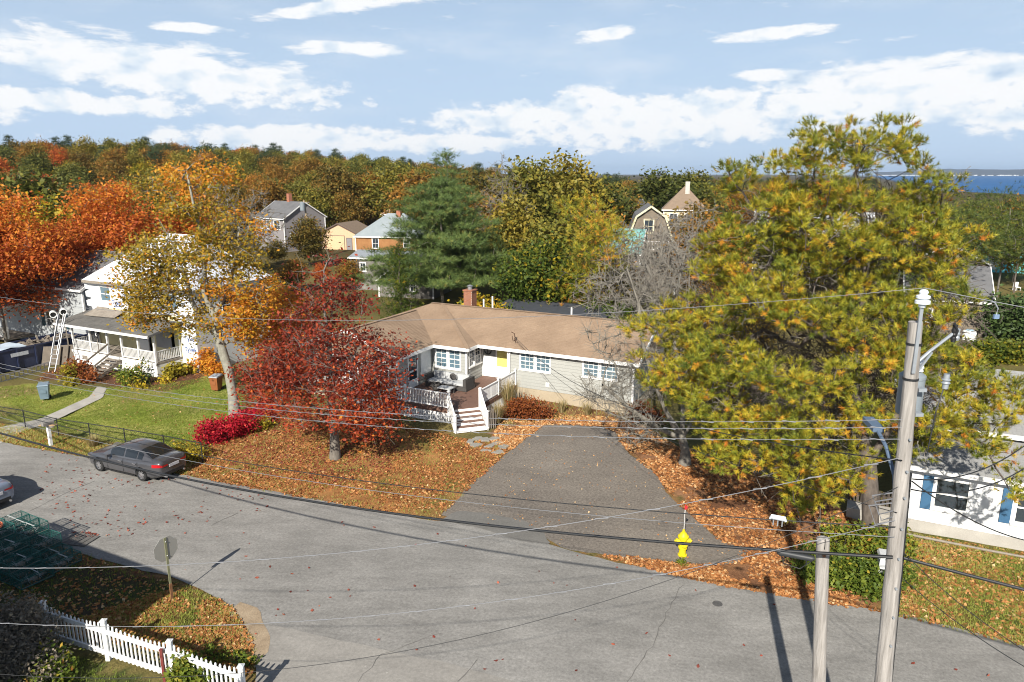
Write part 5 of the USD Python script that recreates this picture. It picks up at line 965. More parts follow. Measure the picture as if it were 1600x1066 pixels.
# ------------------------------------------------------------------ other buildings
def plain_house(name, label, loc, w, d, eave, ridge, wallm, roofm, wins=(), gable='x', over=.3, sided=None, cat='house', doors=(), chimney=None, rot=ROT, trim=W_TRIM, group=None, shing=None, hip=0.0, z0=-.3, wall_shing=None, rake=True):
    """box house, local origin at its front left corner: front along +x at y = 0. gable 'x': ridge along x; 'y': ridge along y (gable faces the front). hip: length cut from each ridge end"""
    h = thing(name, label, cat, loc, rot, group); C = [(0, 0), (w, 0), (w, d), (0, d)]; m = MB()
    holes = {0: [], 1: [], 2: [], 3: []}
    for side, s0, s1, a, b in [q[:5] for q in wins]: holes[side].append((s0, s1, a, b))
    for k in range(4):
        p, q = C[k], C[(k + 1) % 4]; L = math.dist(p, q); top = None
        if not hip and ((gable == 'x' and k % 2) or (gable == 'y' and k % 2 == 0)): top = [(0, eave), (L / 2, ridge), (L, eave)]
        wall_panel(m, p, q, z0, eave, holes[k], top)
        if sided: siding(m, p, q, z0 + .3, eave, holes[k], sided, .02, top)
    m.build('wall', wallm, h)
    if wall_shing:
        for k in (0, 1) if wall_shing > 0 else (0, 3):
            p, q = np.array(C[k]), np.array(C[(k + 1) % 4]); L = math.dist(p, q); t = (q - p) / L; pts = [(*p, 0), (*q, 0), (*q, eave)] + ([(*(p + t * L / 2), ridge)] if (not hip and ((gable == 'x') == (k % 2 == 1))) else []) + [(*p, eave)]
            sm = MB(); shingles(sm, pts, .17, .26, .016, k + 3, .7)
            sm.build('wall_shingles', wallm, h, kind='stuff')
    for k in range(4): MB().box(C[k][0] - .07, C[k][0] + .07, C[k][1] - .07, C[k][1] + .07, 0, eave).build('corner_board', trim, h)
    o = over; slope = (ridge - eave) / ((d if gable == 'x' else w) / 2); ze = eave - slope * o
    if gable == 'x': E = [(-o, -o, ze), (w + o, -o, ze), (w + o, d + o, ze), (-o, d + o, ze)]; R = [(-o + hip, d / 2, ridge), (w + o - hip, d / 2, ridge)]; planes = [[E[0], E[1], R[1], R[0]], [E[2], E[3], R[0], R[1]]]; ends = [[E[1], E[2], R[1]], [E[3], E[0], R[0]]]
    else: E = [(-o, -o, ze), (w + o, -o, ze), (w + o, d + o, ze), (-o, d + o, ze)]; R = [(w / 2, -o + hip, ridge), (w / 2, d + o - hip, ridge)]; planes = [[E[3], E[0], R[0], R[1]], [E[1], E[2], R[1], R[0]]]; ends = [[E[0], E[1], R[0]], [E[2], E[3], R[1]]]
    r = MB(); th = np.array([0, 0, .12])
    for P in planes + (ends if hip else []):
        P = np.array(P); r.poly(P + th); r.poly(P[::-1] + th * .15)
        for i in range(len(P)): a, b = P[i], P[(i + 1) % len(P)]; r.quad(a + th * .15, b + th * .15, b + th, a + th)
    r.build('roof', roofm, h)
    if shing:
        sm = MB(); [shingles(sm, np.array(P) + th + (0, 0, .004), shing, shing * 2, .016, i) for i, P in enumerate(planes + (ends if hip else []))]; sm.build('roof_shingles', roofm, h, kind='stuff')
    for i in range(4):
        a, b = np.array(E[i]), np.array(E[(i + 1) % 4])
        if hip or (gable == 'x') == (i % 2 == 0): MB().beam(a + (0, 0, .03), b + (0, 0, .03), .06, .17).build('fascia', trim, h)
    if not hip and rake:
        for P in ends: MB().beam(np.array(P[0]) + (0, 0, .03), np.array(P[2]) + (0, 0, .03), .06, .18).build('rake_board', trim, h); MB().beam(np.array(P[1]) + (0, 0, .03), np.array(P[2]) + (0, 0, .03), .06, .18).build('rake_board', trim, h)
    for q in wins: window(h, C[q[0]], C[(q[0] + 1) % 4], *q[1:5], fr=.09, lights=q[5] if len(q) > 5 else (2, 2), frame=trim, inset=.065 if wall_shing else 0, proud=.085 if wall_shing else .045)
    for side, s0, s1, a, b, mt, nm in doors: p, t, n, L = wall_frame(C[side], C[(side + 1) % 4]); f = MB(); obox(f, p, t, n, s0 - .1, s1 + .1, .0, .05, a, b + .1); dd = f.build('door_frame' if nm == 'door' else nm + '_frame', trim, h); f = MB(); obox(f, p, t, n, s0, s1, .051, .07, a, b); f.build(nm, mt, dd)
    if chimney:
        x, y, zt, cm = chimney; MB().box(x - .35, x + .35, y - .35, y + .35, eave, zt).build('chimney', cm, h)
    return h
BRICK = M('brick_far', (.26, .10, .06), (.38, .16, .10), rough=.9, sc=5)
CLAP_GREY = M('blue_grey_clapboard', (.30, .32, .33), (.36, .38, .39), rough=.7, sc=.8)
TEAL = M('dark_teal_paint', (.02, .05, .065), var=.1)
def grey_house():
    ox, oy = -24.6, 47.4; loc = np.array([ox, oy, 0]) + np.array([.8944, -.4472, 0]) * -24.5 + np.array([.4472, .8944, 0]) * 3.0
    h = plain_house('grey_house', 'grey clapboard house with dark shutters behind the skip at the left edge', loc, 12.6, 8, 5.0, 7.4, CLAP_GREY, ROOF_G, [(0, 7.35, 8.45, 1.55, 2.75, (2, 2)), (0, 8.65, 9.75, 1.55, 2.75, (2, 2))], sided=.16)
    for x in (6.75, 9.85): MB().box(x, x + .5, -.06, -.03, 1.5, 2.8).build('shutter', TEAL, h)
    MB().box(1.0, 5.4, -2.2, 0, .5, .66).build('porch_floor', GREYWOOD, h)
    MB().box(.9, 5.6, -2.4, .0, 3.2, 3.4).build('porch_roof', W_TRIM, h)
    for x in (1.1, 5.3): post(h, x, -2.1, .66, 3.2, .2, W_TRIM, 'porch_post', cap=False)
    picket_rail(h, (1.2, -2.1, .66), (5.2, -2.1, .66), .1, .85, W_TRIM, gap=.16, bw=.05)
grey_house()
# far houses, left to right
z_ = lambda x, y: float(hill(x, y))
SHK_OR = M('orange_cedar_shingle', (.30, .13, .045), (.46, .23, .09), rough=.85, sc=.9, island=.25)
SHK_GR = M('grey_cedar_shingle', (.16, .15, .135), (.32, .30, .275), rough=.9, sc=1.0, island=.3)
SHK_BR = M('brown_cedar_shingle', (.17, .135, .10), (.30, .25, .19), rough=.9, sc=1.0, island=.3)
TAN = M('tan_stucco', (.52, .35, .22), (.58, .40, .26), rough=.9)
MAUVE = M('mauve_grey_paint', (.215, .20, .205), (.25, .235, .24), rough=.8)
plain_house('mauve_house', 'two storey mauve grey gable house with brick chimney beyond the yellow tree', (-47.5, 133.5, z_(-45, 133)), 8.6, 9, 5.9, 8.6, MAUVE, ROOF_G, [(1, 3.0, 4.0, .9, 2.6), (1, 1.2, 1.9, 2.3, 3.1), (0, 5.6, 7.4, 3.9, 5.4), (0, 1.2, 2.2, 3.9, 5.4), (0, 3.4, 4.4, 3.9, 5.4)], chimney=(4.2, 4.6, 10.1, BRICK), doors=[(1, 5.5, 6.4, 0, 2.1, WHITE_P, 'door')], rot=-38)
plain_house('yellow_house', 'pale yellow gable house with dark blue roof half hidden beyond the utility pole', (-58, 172, z_(-55, 172)), 7, 8, 4.6, 7.2, M('pale_yellow_paint', (.60, .55, .27), var=.06), M('slate_blue_roof', (.07, .11, .15), (.10, .15, .2), rough=.9), [(0, 2.5, 4.5, 2.5, 4.0)], gable='y', rot=-30)
plain_house('tan_garage', 'tan gable garage with a wide door and brown roof', (-35.4, 133, z_(-33, 133)), 6.8, 8, 3.1, 4.75, TAN, M('brown_roof_far', (.17, .125, .09), (.23, .17, .12), rough=.95), [], gable='y', doors=[(0, .9, 4.5, 0, 2.5, M('tan_door', (.55, .40, .24), var=.05), 'garage_door'), (0, 5.0, 6.0, 0, 2.1, M('grey_door', (.2, .19, .2), var=.1), 'door')], cat='garage', rot=-12, trim=M('brown_trim', (.12, .085, .07), var=.1))
plain_house('shingled_house', 'orange brown shingled house with pale blue grey hip roof behind the weathered shed', (-25.6, 117, z_(-24, 118)), 11, 9, 4.0, 7.3, SHK_OR, M('blue_grey_roof', (.20, .235, .25), (.27, .30, .315), rough=.9, sc=.5), [(0, 2.9, 3.9, 2.0, 3.6), (0, 8.2, 9.2, 2.2, 3.4)], hip=4.4, chimney=(6.2, 4.0, 7.9, BRICK), wall_shing=1, rot=-10)
plain_house('brown_roof_house', 'house with a brown hip roof seen behind the blue grey roof', (-27, 150, z_(-24, 150)), 16, 10, 5.2, 8.2, M('brown_paint', (.2, .13, .08), var=.1), M('brown_roof_far2', (.26, .16, .10), (.34, .21, .13), rough=.95), [(0, 1.0, 3.0, 3.2, 4.6)], hip=5, chimney=(9.0, 4.5, 9.6, BRICK), rot=-6)
plain_house('weathered_shed', 'weathered grey shingled shed with white rake boards left of the white pine', (-15.3, 81, 0), 6.6, 6, 2.0, 4.6, SHK_GR, ROOF_G, [(0, 3.9, 4.5, .8, 2.0)], gable='y', wall_shing=1, cat='shed', rot=-14)
plain_house('grey_annex', 'grey shingled annex with pale flat roof behind the weathered shed', (-19.6, 86.5, 0), 7.4, 5, 3.9, 4.5, SHK_GR, M('pale_flat_roof', (.24, .26, .28), var=.08), [(0, 1.2, 1.9, 2.3, 3.3)], wall_shing=1, cat='shed', rot=-14, rake=False)
h = plain_house('garden_wall_house', 'low house with dark flat roof right behind the brown hip roof', (-1.2, 57.2, 0), 9.0, 5.5, 3.0, 3.35, MAUVE, M('dark_flat_roof', (.05, .055, .065), var=.2), [(0, 2, 3, 1, 2.2)], cat='house', rake=False)
def gambrel():
    o = np.array([14.0, 85.5, 0]); h = thing('gambrel_house', 'weathered shingled house with gambrel gable and cream trim seen through bare branches', 'house', o, -8); w, d = 4.9, 9
    prof = [(0, 6.2), (.85, 8.7), (w / 2, 9.9), (w - .85, 8.7), (w, 6.2)]; m = MB(); wall_panel(m, (0, 0), (w, 0), -.2, 6.2, [(1.75, 2.75, 7.0, 8.5)], prof); wall_panel(m, (w, 0), (w, d), -.2, 6.2); wall_panel(m, (0, d), (0, 0), -.2, 6.2); wall_panel(m, (w, d), (0, d), -.2, 6.2, [], [(w - a, b) for a, b in prof[::-1]]); m.build('wall', SHK_BR, h)
    sm = MB(); shingles(sm, [(0, 0, 0), (w, 0, 0)] + [(a, 0, b) for a, b in prof[::-1]], .2, .3, .02, 1, .7); sm.build('wall_shingles', SHK_BR, h, kind='stuff'); CREAM = M('cream_trim', (.60, .54, .36), var=.06)
    window(h, (0, 0), (w, 0), 1.75, 2.75, 7.0, 8.5, frame=CREAM, fr=.12, proud=.09, inset=.07); window(h, (0, 0), (w, 0), .7, 1.6, 3.2, 4.8, frame=CREAM, proud=.09, inset=.07); window(h, (0, 0), (w, 0), 3.2, 4.1, 3.2, 4.8, frame=CREAM, proud=.09, inset=.07)
    pr = [(-.25, 6.0), (.75, 8.85), (w / 2, 10.05), (w - .75, 8.85), (w + .25, 6.0)]
    for a, b in zip(pr[:-1], pr[1:]):
        MB().hexa([(a[0], -.3, a[1]), (b[0], -.3, b[1]), (b[0], d + .3, b[1]), (a[0], d + .3, a[1])], [(a[0], -.3, a[1] + .12), (b[0], -.3, b[1] + .12), (b[0], d + .3, b[1] + .12), (a[0], d + .3, a[1] + .12)]).build('roof_slope', ROOF_G, h); MB().beam((a[0], -.33, a[1] + .02), (b[0], -.33, b[1] + .02), .07, .22).build('rake_board', CREAM, h)
    MB().box(-.2, w + .6, -2.6, 0, 5.0, 5.2).build('balcony_floor', GREYWOOD, h); picket_rail(h, (-.1, -2.5, 5.2), (w + .5, -2.5, 5.2), .1, 1.0, W_TRIM, gap=.3, bw=.07)
    for x in (-.1, w + .5): post(h, x, -2.5, -.2, 6.3, .14, W_TRIM, 'balcony_post', cap=False)
gambrel()
h = plain_house('teal_roof_shed', 'small house with faded turquoise roof in front of the gambrel house', (11.0, 80.5, 0), 3.4, 4.5, 5.3, 7.6, MAUVE, M('turquoise_roof', (.09, .24, .24), (.16, .33, .31), rough=.8, sc=.8), [(1, 1.0, 2.0, 3.4, 5.0), (1, 2.4, 3.4, 3.4, 5.0), (0, .8, 1.8, 3.0, 4.4)], cat='shed', rot=-20)
tp = MB(); n = 12; X, Y = np.meshgrid(np.linspace(9.6, 12.0, n), np.linspace(76.6, 78.6, n)); Z = 5.2 + (Y - 76.6) * .35 + .4 * meshkit.fbm(np.c_[X.ravel(), Y.ravel(), X.ravel() * 0], 3, 7).reshape(n, n); i, j = np.meshgrid(np.arange(n - 1), np.arange(n - 1), indexing='ij'); a = (i * n + j).ravel()
lean = thing('lean_to', 'grey lean-to under a bright blue tarpaulin left of the turquoise roof', 'shed', (0, 0, 0))
tp.add(np.c_[X.ravel(), Y.ravel(), Z.ravel()], np.stack([a, a + 1, a + n + 1, a + n], 1)).build('blue_tarpaulin', M('blue_tarp', (.05, .22, .42), var=.15, rough=.45), lean, True); b = MB(); wall_panel(b, (9.8, 76.8), (11.8, 76.8), -.2, 5.1); wall_panel(b, (11.8, 76.8), (11.8, 78.4), -.2, 5.1); wall_panel(b, (9.8, 78.4), (9.8, 76.8), -.2, 5.1); b.build('wall', MAUVE, lean)
plain_house('cream_house', 'cream house with brown pyramid roof and stone chimney behind the gambrel house', (24.4, 116, 0), 6.6, 7, 8.4, 11.7, M('cream_paint', (.58, .50, .33), var=.06), M('brown_roof_far', None), [(0, 1.0, 2.2, 5.6, 7.6), (0, 3.4, 4.6, 5.6, 7.6)], hip=3.4, chimney=(3.6, 2.6, 12.6, M('stone_chimney', (.42, .40, .36), var=.15)), rot=-12)
plain_house('white_cottage', 'white house half hidden in the trees left of the gambrel house', (17.5, 128, 0), 8, 8, 6.2, 9.2, WHITE_P, ROOF_G, [(0, 1, 2.2, 4, 5.6), (0, 5, 6.2, 4, 5.6)], gable='y', rot=-20)
plain_house('white_cottage', 'white house glimpsed under the trees beyond the tan garage', (-26, 176, z_(-22, 176)), 12, 8, 4.2, 6.6, WHITE_P, ROOF_G, [(0, 1, 2.2, 2, 3.6), (0, 6, 7.2, 2, 3.6)], rot=-8)
plain_house('grey_roof_house', 'low grey roofed house seen through the left branches of the big pitch pine', (36, 106, 0), 16, 9, 5.4, 8.2, SHK_GR, M('pale_grey_roof', (.26, .265, .27), (.33, .335, .34), rough=.95), [(0, 2, 3.4, 3, 4.6), (0, 8, 9.4, 3, 4.6)], rot=-18)
plain_house('brown_shingled_house', 'brown shingled house with white eaves behind the low bush on the right', (35.3, 62.6, 0), 6.3, 8, 3.15, 5.6, SHK_BR, ROOF_G, [(0, 1.2, 2.0, 1.0, 2.2)], wall_shing=1, rot=-24)
plain_house('shingled_cottage', 'taller brown shingled house with white rake behind the shingled house on the right', (40.2, 72, 0), 7.0, 8, 5.2, 7.0, SHK_BR, ROOF_G, [(0, 2.0, 2.9, 3.2, 4.6)], gable='y', wall_shing=1, rot=-24)
plain_house('turquoise_house', 'bright turquoise cottage with grey roof at the right edge', (66.5, 103, 0), 11, 8, 4.3, 6.8, M('turquoise_paint', (.10, .50, .55), (.13, .55, .60), rough=.7), ROOF_G, [(0, 4.2, 5.4, 1.6, 3.6)], doors=[(0, 2.3, 3.2, .4, 2.5, WHITE_P, 'door')], sided=.3, rot=-18)
# white cottage on the right, near
def right_house():
    o = (15.55, 25.95, 0); WALL = M('white_siding', (.66, .67, .68), var=.05, rough=.55, sc=.8); ROOFN = M('pale_grey_shingle', (.25, .25, .245), (.335, .335, .33), rough=.95, sc=.7, island=.14, fine=.12, bsc=22)
    h = thing('white_bungalow', 'white bungalow with pale grey roof and blue shutters at the right edge behind the pole', 'house', o, ROT); w, fz, e = 9.5, .5, 2.75
    wl = [(.98, 2.1, 1.15, 2.35), (3.6, 4.55, 1.1, 2.35), (4.7, 5.65, 1.1, 2.35)]
    m = MB(); f = MB(); siding(m, (0, 0), (w, 0), fz, e, wl, .115, .012); wall_panel(m, (0, 0), (w, 0), fz, e, wl); siding(m, (0, 8), (0, 0), fz, e, [], .115, .012); wall_panel(m, (0, 8), (0, 0), fz, e); wall_panel(m, (w, 0), (w, 8), fz, e); wall_panel(m, (w, 8), (0, 8), fz, e); m.build('wall', WALL, h)
    for p, q in (((0, 0), (w, 0)), ((w, 0), (w, 8)), ((w, 8), (0, 8)), ((0, 8), (0, 0))): wall_panel(f, p, q, -.3, fz)
    f.build('foundation', CONC, h)
    for k in wl: window(h, (0, 0), (w, 0), *k, fr=.07, lights=(1, 1))
    BS = M('blue_shutter', (.035, .10, .19), (.05, .13, .23), rough=.5)
    for x in (.54, 3.13): MB().box(x, x + .34, -.07, -.03, 1.05, 2.42).build('shutter', BS, h)
    lo = [(-.3, -.35, e - .02), (w + .3, -.35, e - .02), (w + .3, 2.2, e + .85), (-.3, 2.2, e + .85)]; r = MB(); r.poly([np.array(k) + (0, 0, .06) for k in lo]); r.poly([np.array(k) for k in lo[::-1]]); r.build('porch_roof', ROOFN, h)
    s = MB(); shingles(s, [np.array(k) + (0, 0, .064) for k in lo], .14, .3, .012, 2); s.build('porch_shingles', ROOFN, h, kind='stuff')
    MB().beam((-.3, -.37, e), (w + .3, -.37, e), .1, .16).build('gutter', W_TRIM, h)
    MB().box(.0, w, 2.15, 2.25, e + .6, e + 1.15).build('upper_wall', WALL, h)
    u = [(-.4, 1.85, e + 1.12), (w + .4, 1.85, e + 1.12), (w + .4, 9, e + 1.12), (-.4, 9, e + 1.12)]; R1, R2 = (3.0, 5.4, e + 2.9), (w - 2.0, 5.4, e + 2.9); s = MB(); r = MB()
    for k, P in enumerate(([u[0], u[1], R2, R1], [u[1], u[2], R2], [u[2], u[3], R1, R2], [u[3], u[0], R1])): r.poly(P); shingles(s, [np.array(q) + (0, 0, .004) for q in P], .14, .3, .012, k + 4)
    r.poly(u[::-1]); r.build('roof', ROOFN, h); s.build('roof_shingles', ROOFN, h, kind='stuff')
    MB().beam((-.4, 1.83, e + 1.08), (w + .4, 1.83, e + 1.08), .1, .17).build('gutter', W_TRIM, h); MB().beam((-.42, 1.85, e + 1.08), (-.42, 9, e + 1.08), .1, .17).build('fascia', W_TRIM, h)
    MB().tube([(2.9, 5.3, e + 2.9), (2.6, 4.6, e + 2.65), (3.3, 3.6, e + 2.2)], .035, 6).build('cable', M('black_cable', (.02, .02, .02), var=0), h); MB().cyl((6.6, 3.4, e + 1.8), (6.6, 3.4, e + 3.0), .06).build('vent_pipe', W_TRIM, h)
    st = MB()
    # small slatted gate and wood fence left of the bungalow
    g = thing('slat_fence', 'short dark slatted fence between the pine trunk and the white bungalow', 'fence', o, ROT)
    for i in range(12): MB().box(-2.0 + i * .16, -1.9 + i * .16, 1.1, 1.13, .0, .95).build('slat', M('dark_fence_wood', (.07, .055, .045), var=.25), g)
    MB().box(-2.05, 0, 1.131, 1.16, .7, .78).build('rail', LOOKS['dark_fence_wood'], g)
    b = MB().box(-2.0, -.15, .1, .9, -.1, .42); b.build('retaining_block', CONC, '/World', False, 'low grey concrete block beside the bungalow foundation', 'block')
    x = UsdGeom.Xformable(stage.GetPrimAtPath('/World/retaining_block')); x.AddTranslateOp().Set(o); x.AddRotateZOp().Set(ROT)
    fl = thing('log_edging', 'thin grey log laid along the bungalow flower bed', 'log', o, ROT); MB().tube([(-.3, -.55, .06), (3, -.62, .07), (6, -.5, .06), (9, -.6, .06)], .05, 6).build('log', GREYWOOD, fl)
right_house()
plain_house('neighbour_house', 'grey house standing outside the lower left corner whose roof shades the traps', (-25.2, 11.75, 0), 9, 8, 4.95, 6.3, CLAP_GREY, ROOF_G, [(0, 2, 3, 1.2, 2.6), (0, 5.5, 6.5, 1.2, 2.6), (1, 3, 4, 1.2, 2.6)])

# ------------------------------------------------------------------ street furniture and vehicles
from scipy.interpolate import PchipInterpolator as PCH
RUBBER = M('rubber', (.018, .018, .018), rough=.85, var=.1); CHROME = M('alloy', (.6, .6, .62), metal=.85, rough=.3, var=.05); BLACKP = M('black_plastic', (.015, .015, .016), rough=.5, var=.1)
CARGLASS = glassmat('car_glass', (.012, .014, .016), .03); RED_L = M('tail_red', (.38, .008, .012), var=.1, rough=.2, spec=.6); CLEAR_L = M('lamp_clear', (.12, .12, .13), rough=.15, var=.05)
def make_car(name, label, cat, loc, rotz, paint):
    """four door saloon; local x runs from the nose (0) to the tail (4.85), y to its left"""
    import manifold3d as m3
    t = thing(name, label, cat, loc, rotz)
    X = [0, .06, .25, .7, 1.2, 1.9, 2.6, 3.3, 4.0, 4.45, 4.72, 4.82, 4.85]
    zt = PCH(X, [.62, .70, .78, .87, .93, .95, .96, .98, 1.03, 1.05, 1.04, 1.0, .92]); zb = PCH(X, [.34, .24, .2, .2, .2, .2, .2, .2, .2, .24, .30, .36, .45]); hw = PCH(X, [.52, .68, .82, .90, .915, .92, .92, .92, .91, .86, .78, .72, .64])
    xs = np.unique(np.r_[np.linspace(0, .3, 7), np.linspace(.3, 4.5, 34), np.linspace(4.5, 4.85, 8)])
    def sec(x, half):
        w, a, b = hw(x), zb(x), zt(x); h = b - a; return np.array([(w * .86, a), (w * .97, a + h * .12), (w, a + h * .40), (w * .985, a + h * .62), (w * .965, a + h * .80), (w * .90, a + h * .93), (w * .74, a + h * 1.0), (w * .35, a + h * 1.02 + .01)])
    rings = []
    for x in xs: s = sec(x, 1); full = np.vstack([s, s[::-1] * (-1, 1)]); rings.append(np.c_[np.full(len(full), x), full])
    R = np.array(rings); n, k = R.shape[:2]; i, j = np.meshgrid(np.arange(n - 1), np.arange(k), indexing='ij'); q = np.stack([i * k + j, i * k + (j + 1) % k, (i + 1) * k + (j + 1) % k, (i + 1) * k + j], -1).reshape(-1, 4)
    f = np.vstack([q[:, [0, 1, 2]], q[:, [0, 2, 3]], [[0, a + 1, a] for a in range(1, k - 1)], [[(n - 1) * k, (n - 1) * k + a, (n - 1) * k + a + 1] for a in range(1, k - 1)]])
    b = trimesh.Trimesh(R.reshape(-1, 3), f, process=True); b.fix_normals(); man = m3.Manifold(m3.Mesh(b.vertices.astype(np.float32), b.faces.astype(np.uint32)))
    ax = (.92, 3.75)
    for xw in ax:
        for sd in (-1, 1): man -= m3.Manifold.cylinder(.36, .37, .37, 28).rotate((90, 0, 0)).translate((xw, .98 if sd > 0 else -.62, .335))
    me = man.to_mesh(); MB().add(me.vert_properties[:, :3], me.tri_verts).build('body', paint, t, 32)
    # greenhouse
    GX = [1.18, 1.5, 1.85, 2.2, 2.7, 3.2, 3.6, 3.95, 4.3]; gz = PCH(GX, [.94, 1.13, 1.31, 1.41, 1.45, 1.43, 1.36, 1.21, 1.05]); gb = PCH(GX, [.80, .82, .83, .83, .83, .83, .82, .79, .72]); gt = PCH(GX, [.76, .71, .65, .61, .60, .60, .60, .62, .66])
    gx = np.linspace(1.18, 4.3, 34)
    def gsec(x): z0, z1 = float(zt(x)) - .03, float(gz(x)); return np.array([(gb(x), z0), (gb(x) * .35 + gt(x) * .65, z0 + (z1 - z0) * .62), (gt(x), z0 + (z1 - z0) * .9), (gt(x) * .86, z1 - .004), (gt(x) * .45, z1 + .016)])
    S = np.array([np.vstack([gsec(x), gsec(x)[::-1] * (-1, 1)]) for x in gx]); R = np.concatenate([np.repeat(gx[:, None, None], S.shape[1], 1), S], 2); n, k = R.shape[:2]; i, j = np.meshgrid(np.arange(n - 1), np.arange(k - 1), indexing='ij'); q = np.stack([i * k + j, i * k + j + 1, (i + 1) * k + j + 1, (i + 1) * k + j], -1).reshape(-1, 4)
    MB().add(R.reshape(-1, 3), np.vstack([q[:, [0, 1, 2]], q[:, [0, 2, 3]]])).build('roof', paint, t, 40)
    def side_glass(x0, x1, sd):
        m = MB(); xx = np.linspace(x0, x1, 8); lo = []; hi = []
        for x in xx: s = gsec(x); a = s[0] + (s[2] - s[0]) * .16; c = s[2] + (s[0] - s[2]) * .03; lo.append((x, sd * (a[0] + .012), a[1])); hi.append((x, sd * (c[0] + .014), c[1]))
        mid = [(x, sd * (gsec(x)[1][0] + .012), gsec(x)[1][1]) for x in xx]; v = np.vstack([lo, mid, hi]); i, j = np.meshgrid(np.arange(2), np.arange(7), indexing='ij'); a = (i * 8 + j).ravel(); q = np.stack([a, a + 1, a + 9, a + 8], 1); m.add(v, q if sd < 0 else q[:, ::-1]); m.build('side_window', CARGLASS, t)
    for sd in (-1, 1): side_glass(1.72, 2.58, sd); side_glass(2.68, 3.42, sd); side_glass(3.48, 3.78, sd)
    def top_glass(x0, x1, nm):
        xx = np.linspace(x0, x1, 9); yy = np.linspace(-.93, .93, 9); v = np.array([(x, y * gsec(x)[2][0], np.interp(abs(y * gsec(x)[2][0]), gsec(x)[::-1, 0], gsec(x)[::-1, 1]) + .014) for x in xx for y in yy]); i, j = np.meshgrid(np.arange(8), np.arange(8), indexing='ij'); a = (i * 9 + j).ravel(); MB().add(v, np.stack([a, a + 9, a + 10, a + 1], 1)).build(nm, CARGLASS, t, True)
    top_glass(1.24, 1.98, 'windscreen'); top_glass(3.52, 4.24, 'rear_window')
    # lights, plate, handles, mirrors, seams
    for sd in (-1, 1):
        m = MB(); xx = np.r_[np.linspace(4.42, 4.80, 7), 4.846]; lo, hi = [], []
        for x in xx: s = sec(x, 1); a_, b_ = s[3] * .85 + s[4] * .15, s[4] * .9 + s[5] * .1; lo.append((x + .014, sd * (a_[0] + .014), a_[1])); hi.append((x + .014, sd * (b_[0] + .014), b_[1] + .01))
        lo.append((4.872, sd * .34, lo[-1][2] + .02)); hi.append((4.872, sd * .34, hi[-1][2] - .01)); k_ = len(lo); a = np.arange(k_ - 1); q = np.stack([a, a + 1, a + k_ + 1, a + k_], 1); m.add(np.vstack([lo, hi]), q if sd < 0 else q[:, ::-1]); m.build('tail_light', RED_L, t)
        m = MB().box(.10, .52, sd * .70 - .10, sd * .70 + .10, .64, .76); m.build('headlight', CLEAR_L, t)
        m = MB().box(1.72, 1.86, sd * 1.0 - .10, sd * 1.0 + .10, .93, 1.05); m.build('mirror', paint, t)
        for x in (2.35, 3.28): MB().box(x, x + .2, sd * .93 - .015, sd * .93 + .015, .80, .825).build('door_handle', CHROME, t)
        for x in (1.58, 2.62, 3.55): MB().beam((x, sd * .9215, .32), (x, sd * .9, .90), .012, .012, (1, 0, 0)).build('door_seam', BLACKP, t)
        MB().box(1.35, 3.35, sd * .885 - .03, sd * .885 + .03, .19, .25).build('sill', BLACKP, t)
        MB().cyl((4.6, sd * .5, .28), (4.92, sd * .5, .28), .045).build('exhaust', CHROME, t)
    MB().box(4.84, 4.875, -.27, .27, .66, .79).build('licence_plate', M('plate_white', (.5, .5, .52), var=.1), t); MB().box(4.80, 4.865, -.55, .55, .32, .46).build('lower_bumper', BLACKP, t); MB().box(-.02, .08, -.55, .55, .34, .60).build('grille', BLACKP, t)
    MB().box(.5, 4.4, -.75, .75, .16, .22).build('underside', BLACKP, t)
    for xw in ax:
        for sd in (-1, 1):
            o = (xw, sd * .80, .33); w = MB().lathe([(.20, -.11), (.30, -.115), (.33, -.08), (.335, 0), (.33, .08), (.30, .115), (.20, .11)], o, 28, 'y').build('wheel', RUBBER, t, 40)
            r = MB().lathe([(.225, -.085), (.205, -.06), (.205, .06), (.225, .085), (.205, .085), (.19, .02), (.19, -.02), (.205, -.085)], o, 28, 'y')
            for a in np.arange(5) * 2 * math.pi / 5: c = np.array(o) + (0, sd * .075, 0); d = np.array([math.cos(a), 0, math.sin(a)]); e = np.array([-math.sin(a), 0, math.cos(a)]); [r.beam(c + d * .04 + e * g * .3, c + d * .205 + e * g, .035, .03, (0, 1, 0)) for g in (-.05, .05)]
            r.lathe([(0, sd * .095), (.06, sd * .09), (.06, sd * .05)], o, 12, 'y'); r.build('rim', CHROME, w); MB().lathe([(0, sd * .02), (.20, sd * .02)], o, 20, 'y').build('brake_disc', BLACKP, w)
    return t
CAR_GREY = M('graphite_paint', (.075, .075, .082), (.085, .085, .092), rough=.28, spec=.6, coat=.6, metal=.35, sc=2); CAR_BLUE = M('blue_grey_paint', (.16, .19, .25), var=.05, rough=.3, coat=.6, spec=.5)
make_car('parked_car', 'dark grey four door saloon parked at the road edge beside the chain link fence', 'car', G(148, 731) * (1, 1, 0) + np.array([.0, .75, 0]), -23.5, CAR_GREY)
make_car('parked_car', 'pale blue grey car at the left edge, only its corner in view above the traps', 'car', np.array([-26.0, 29.4, 0]), -24, CAR_BLUE)

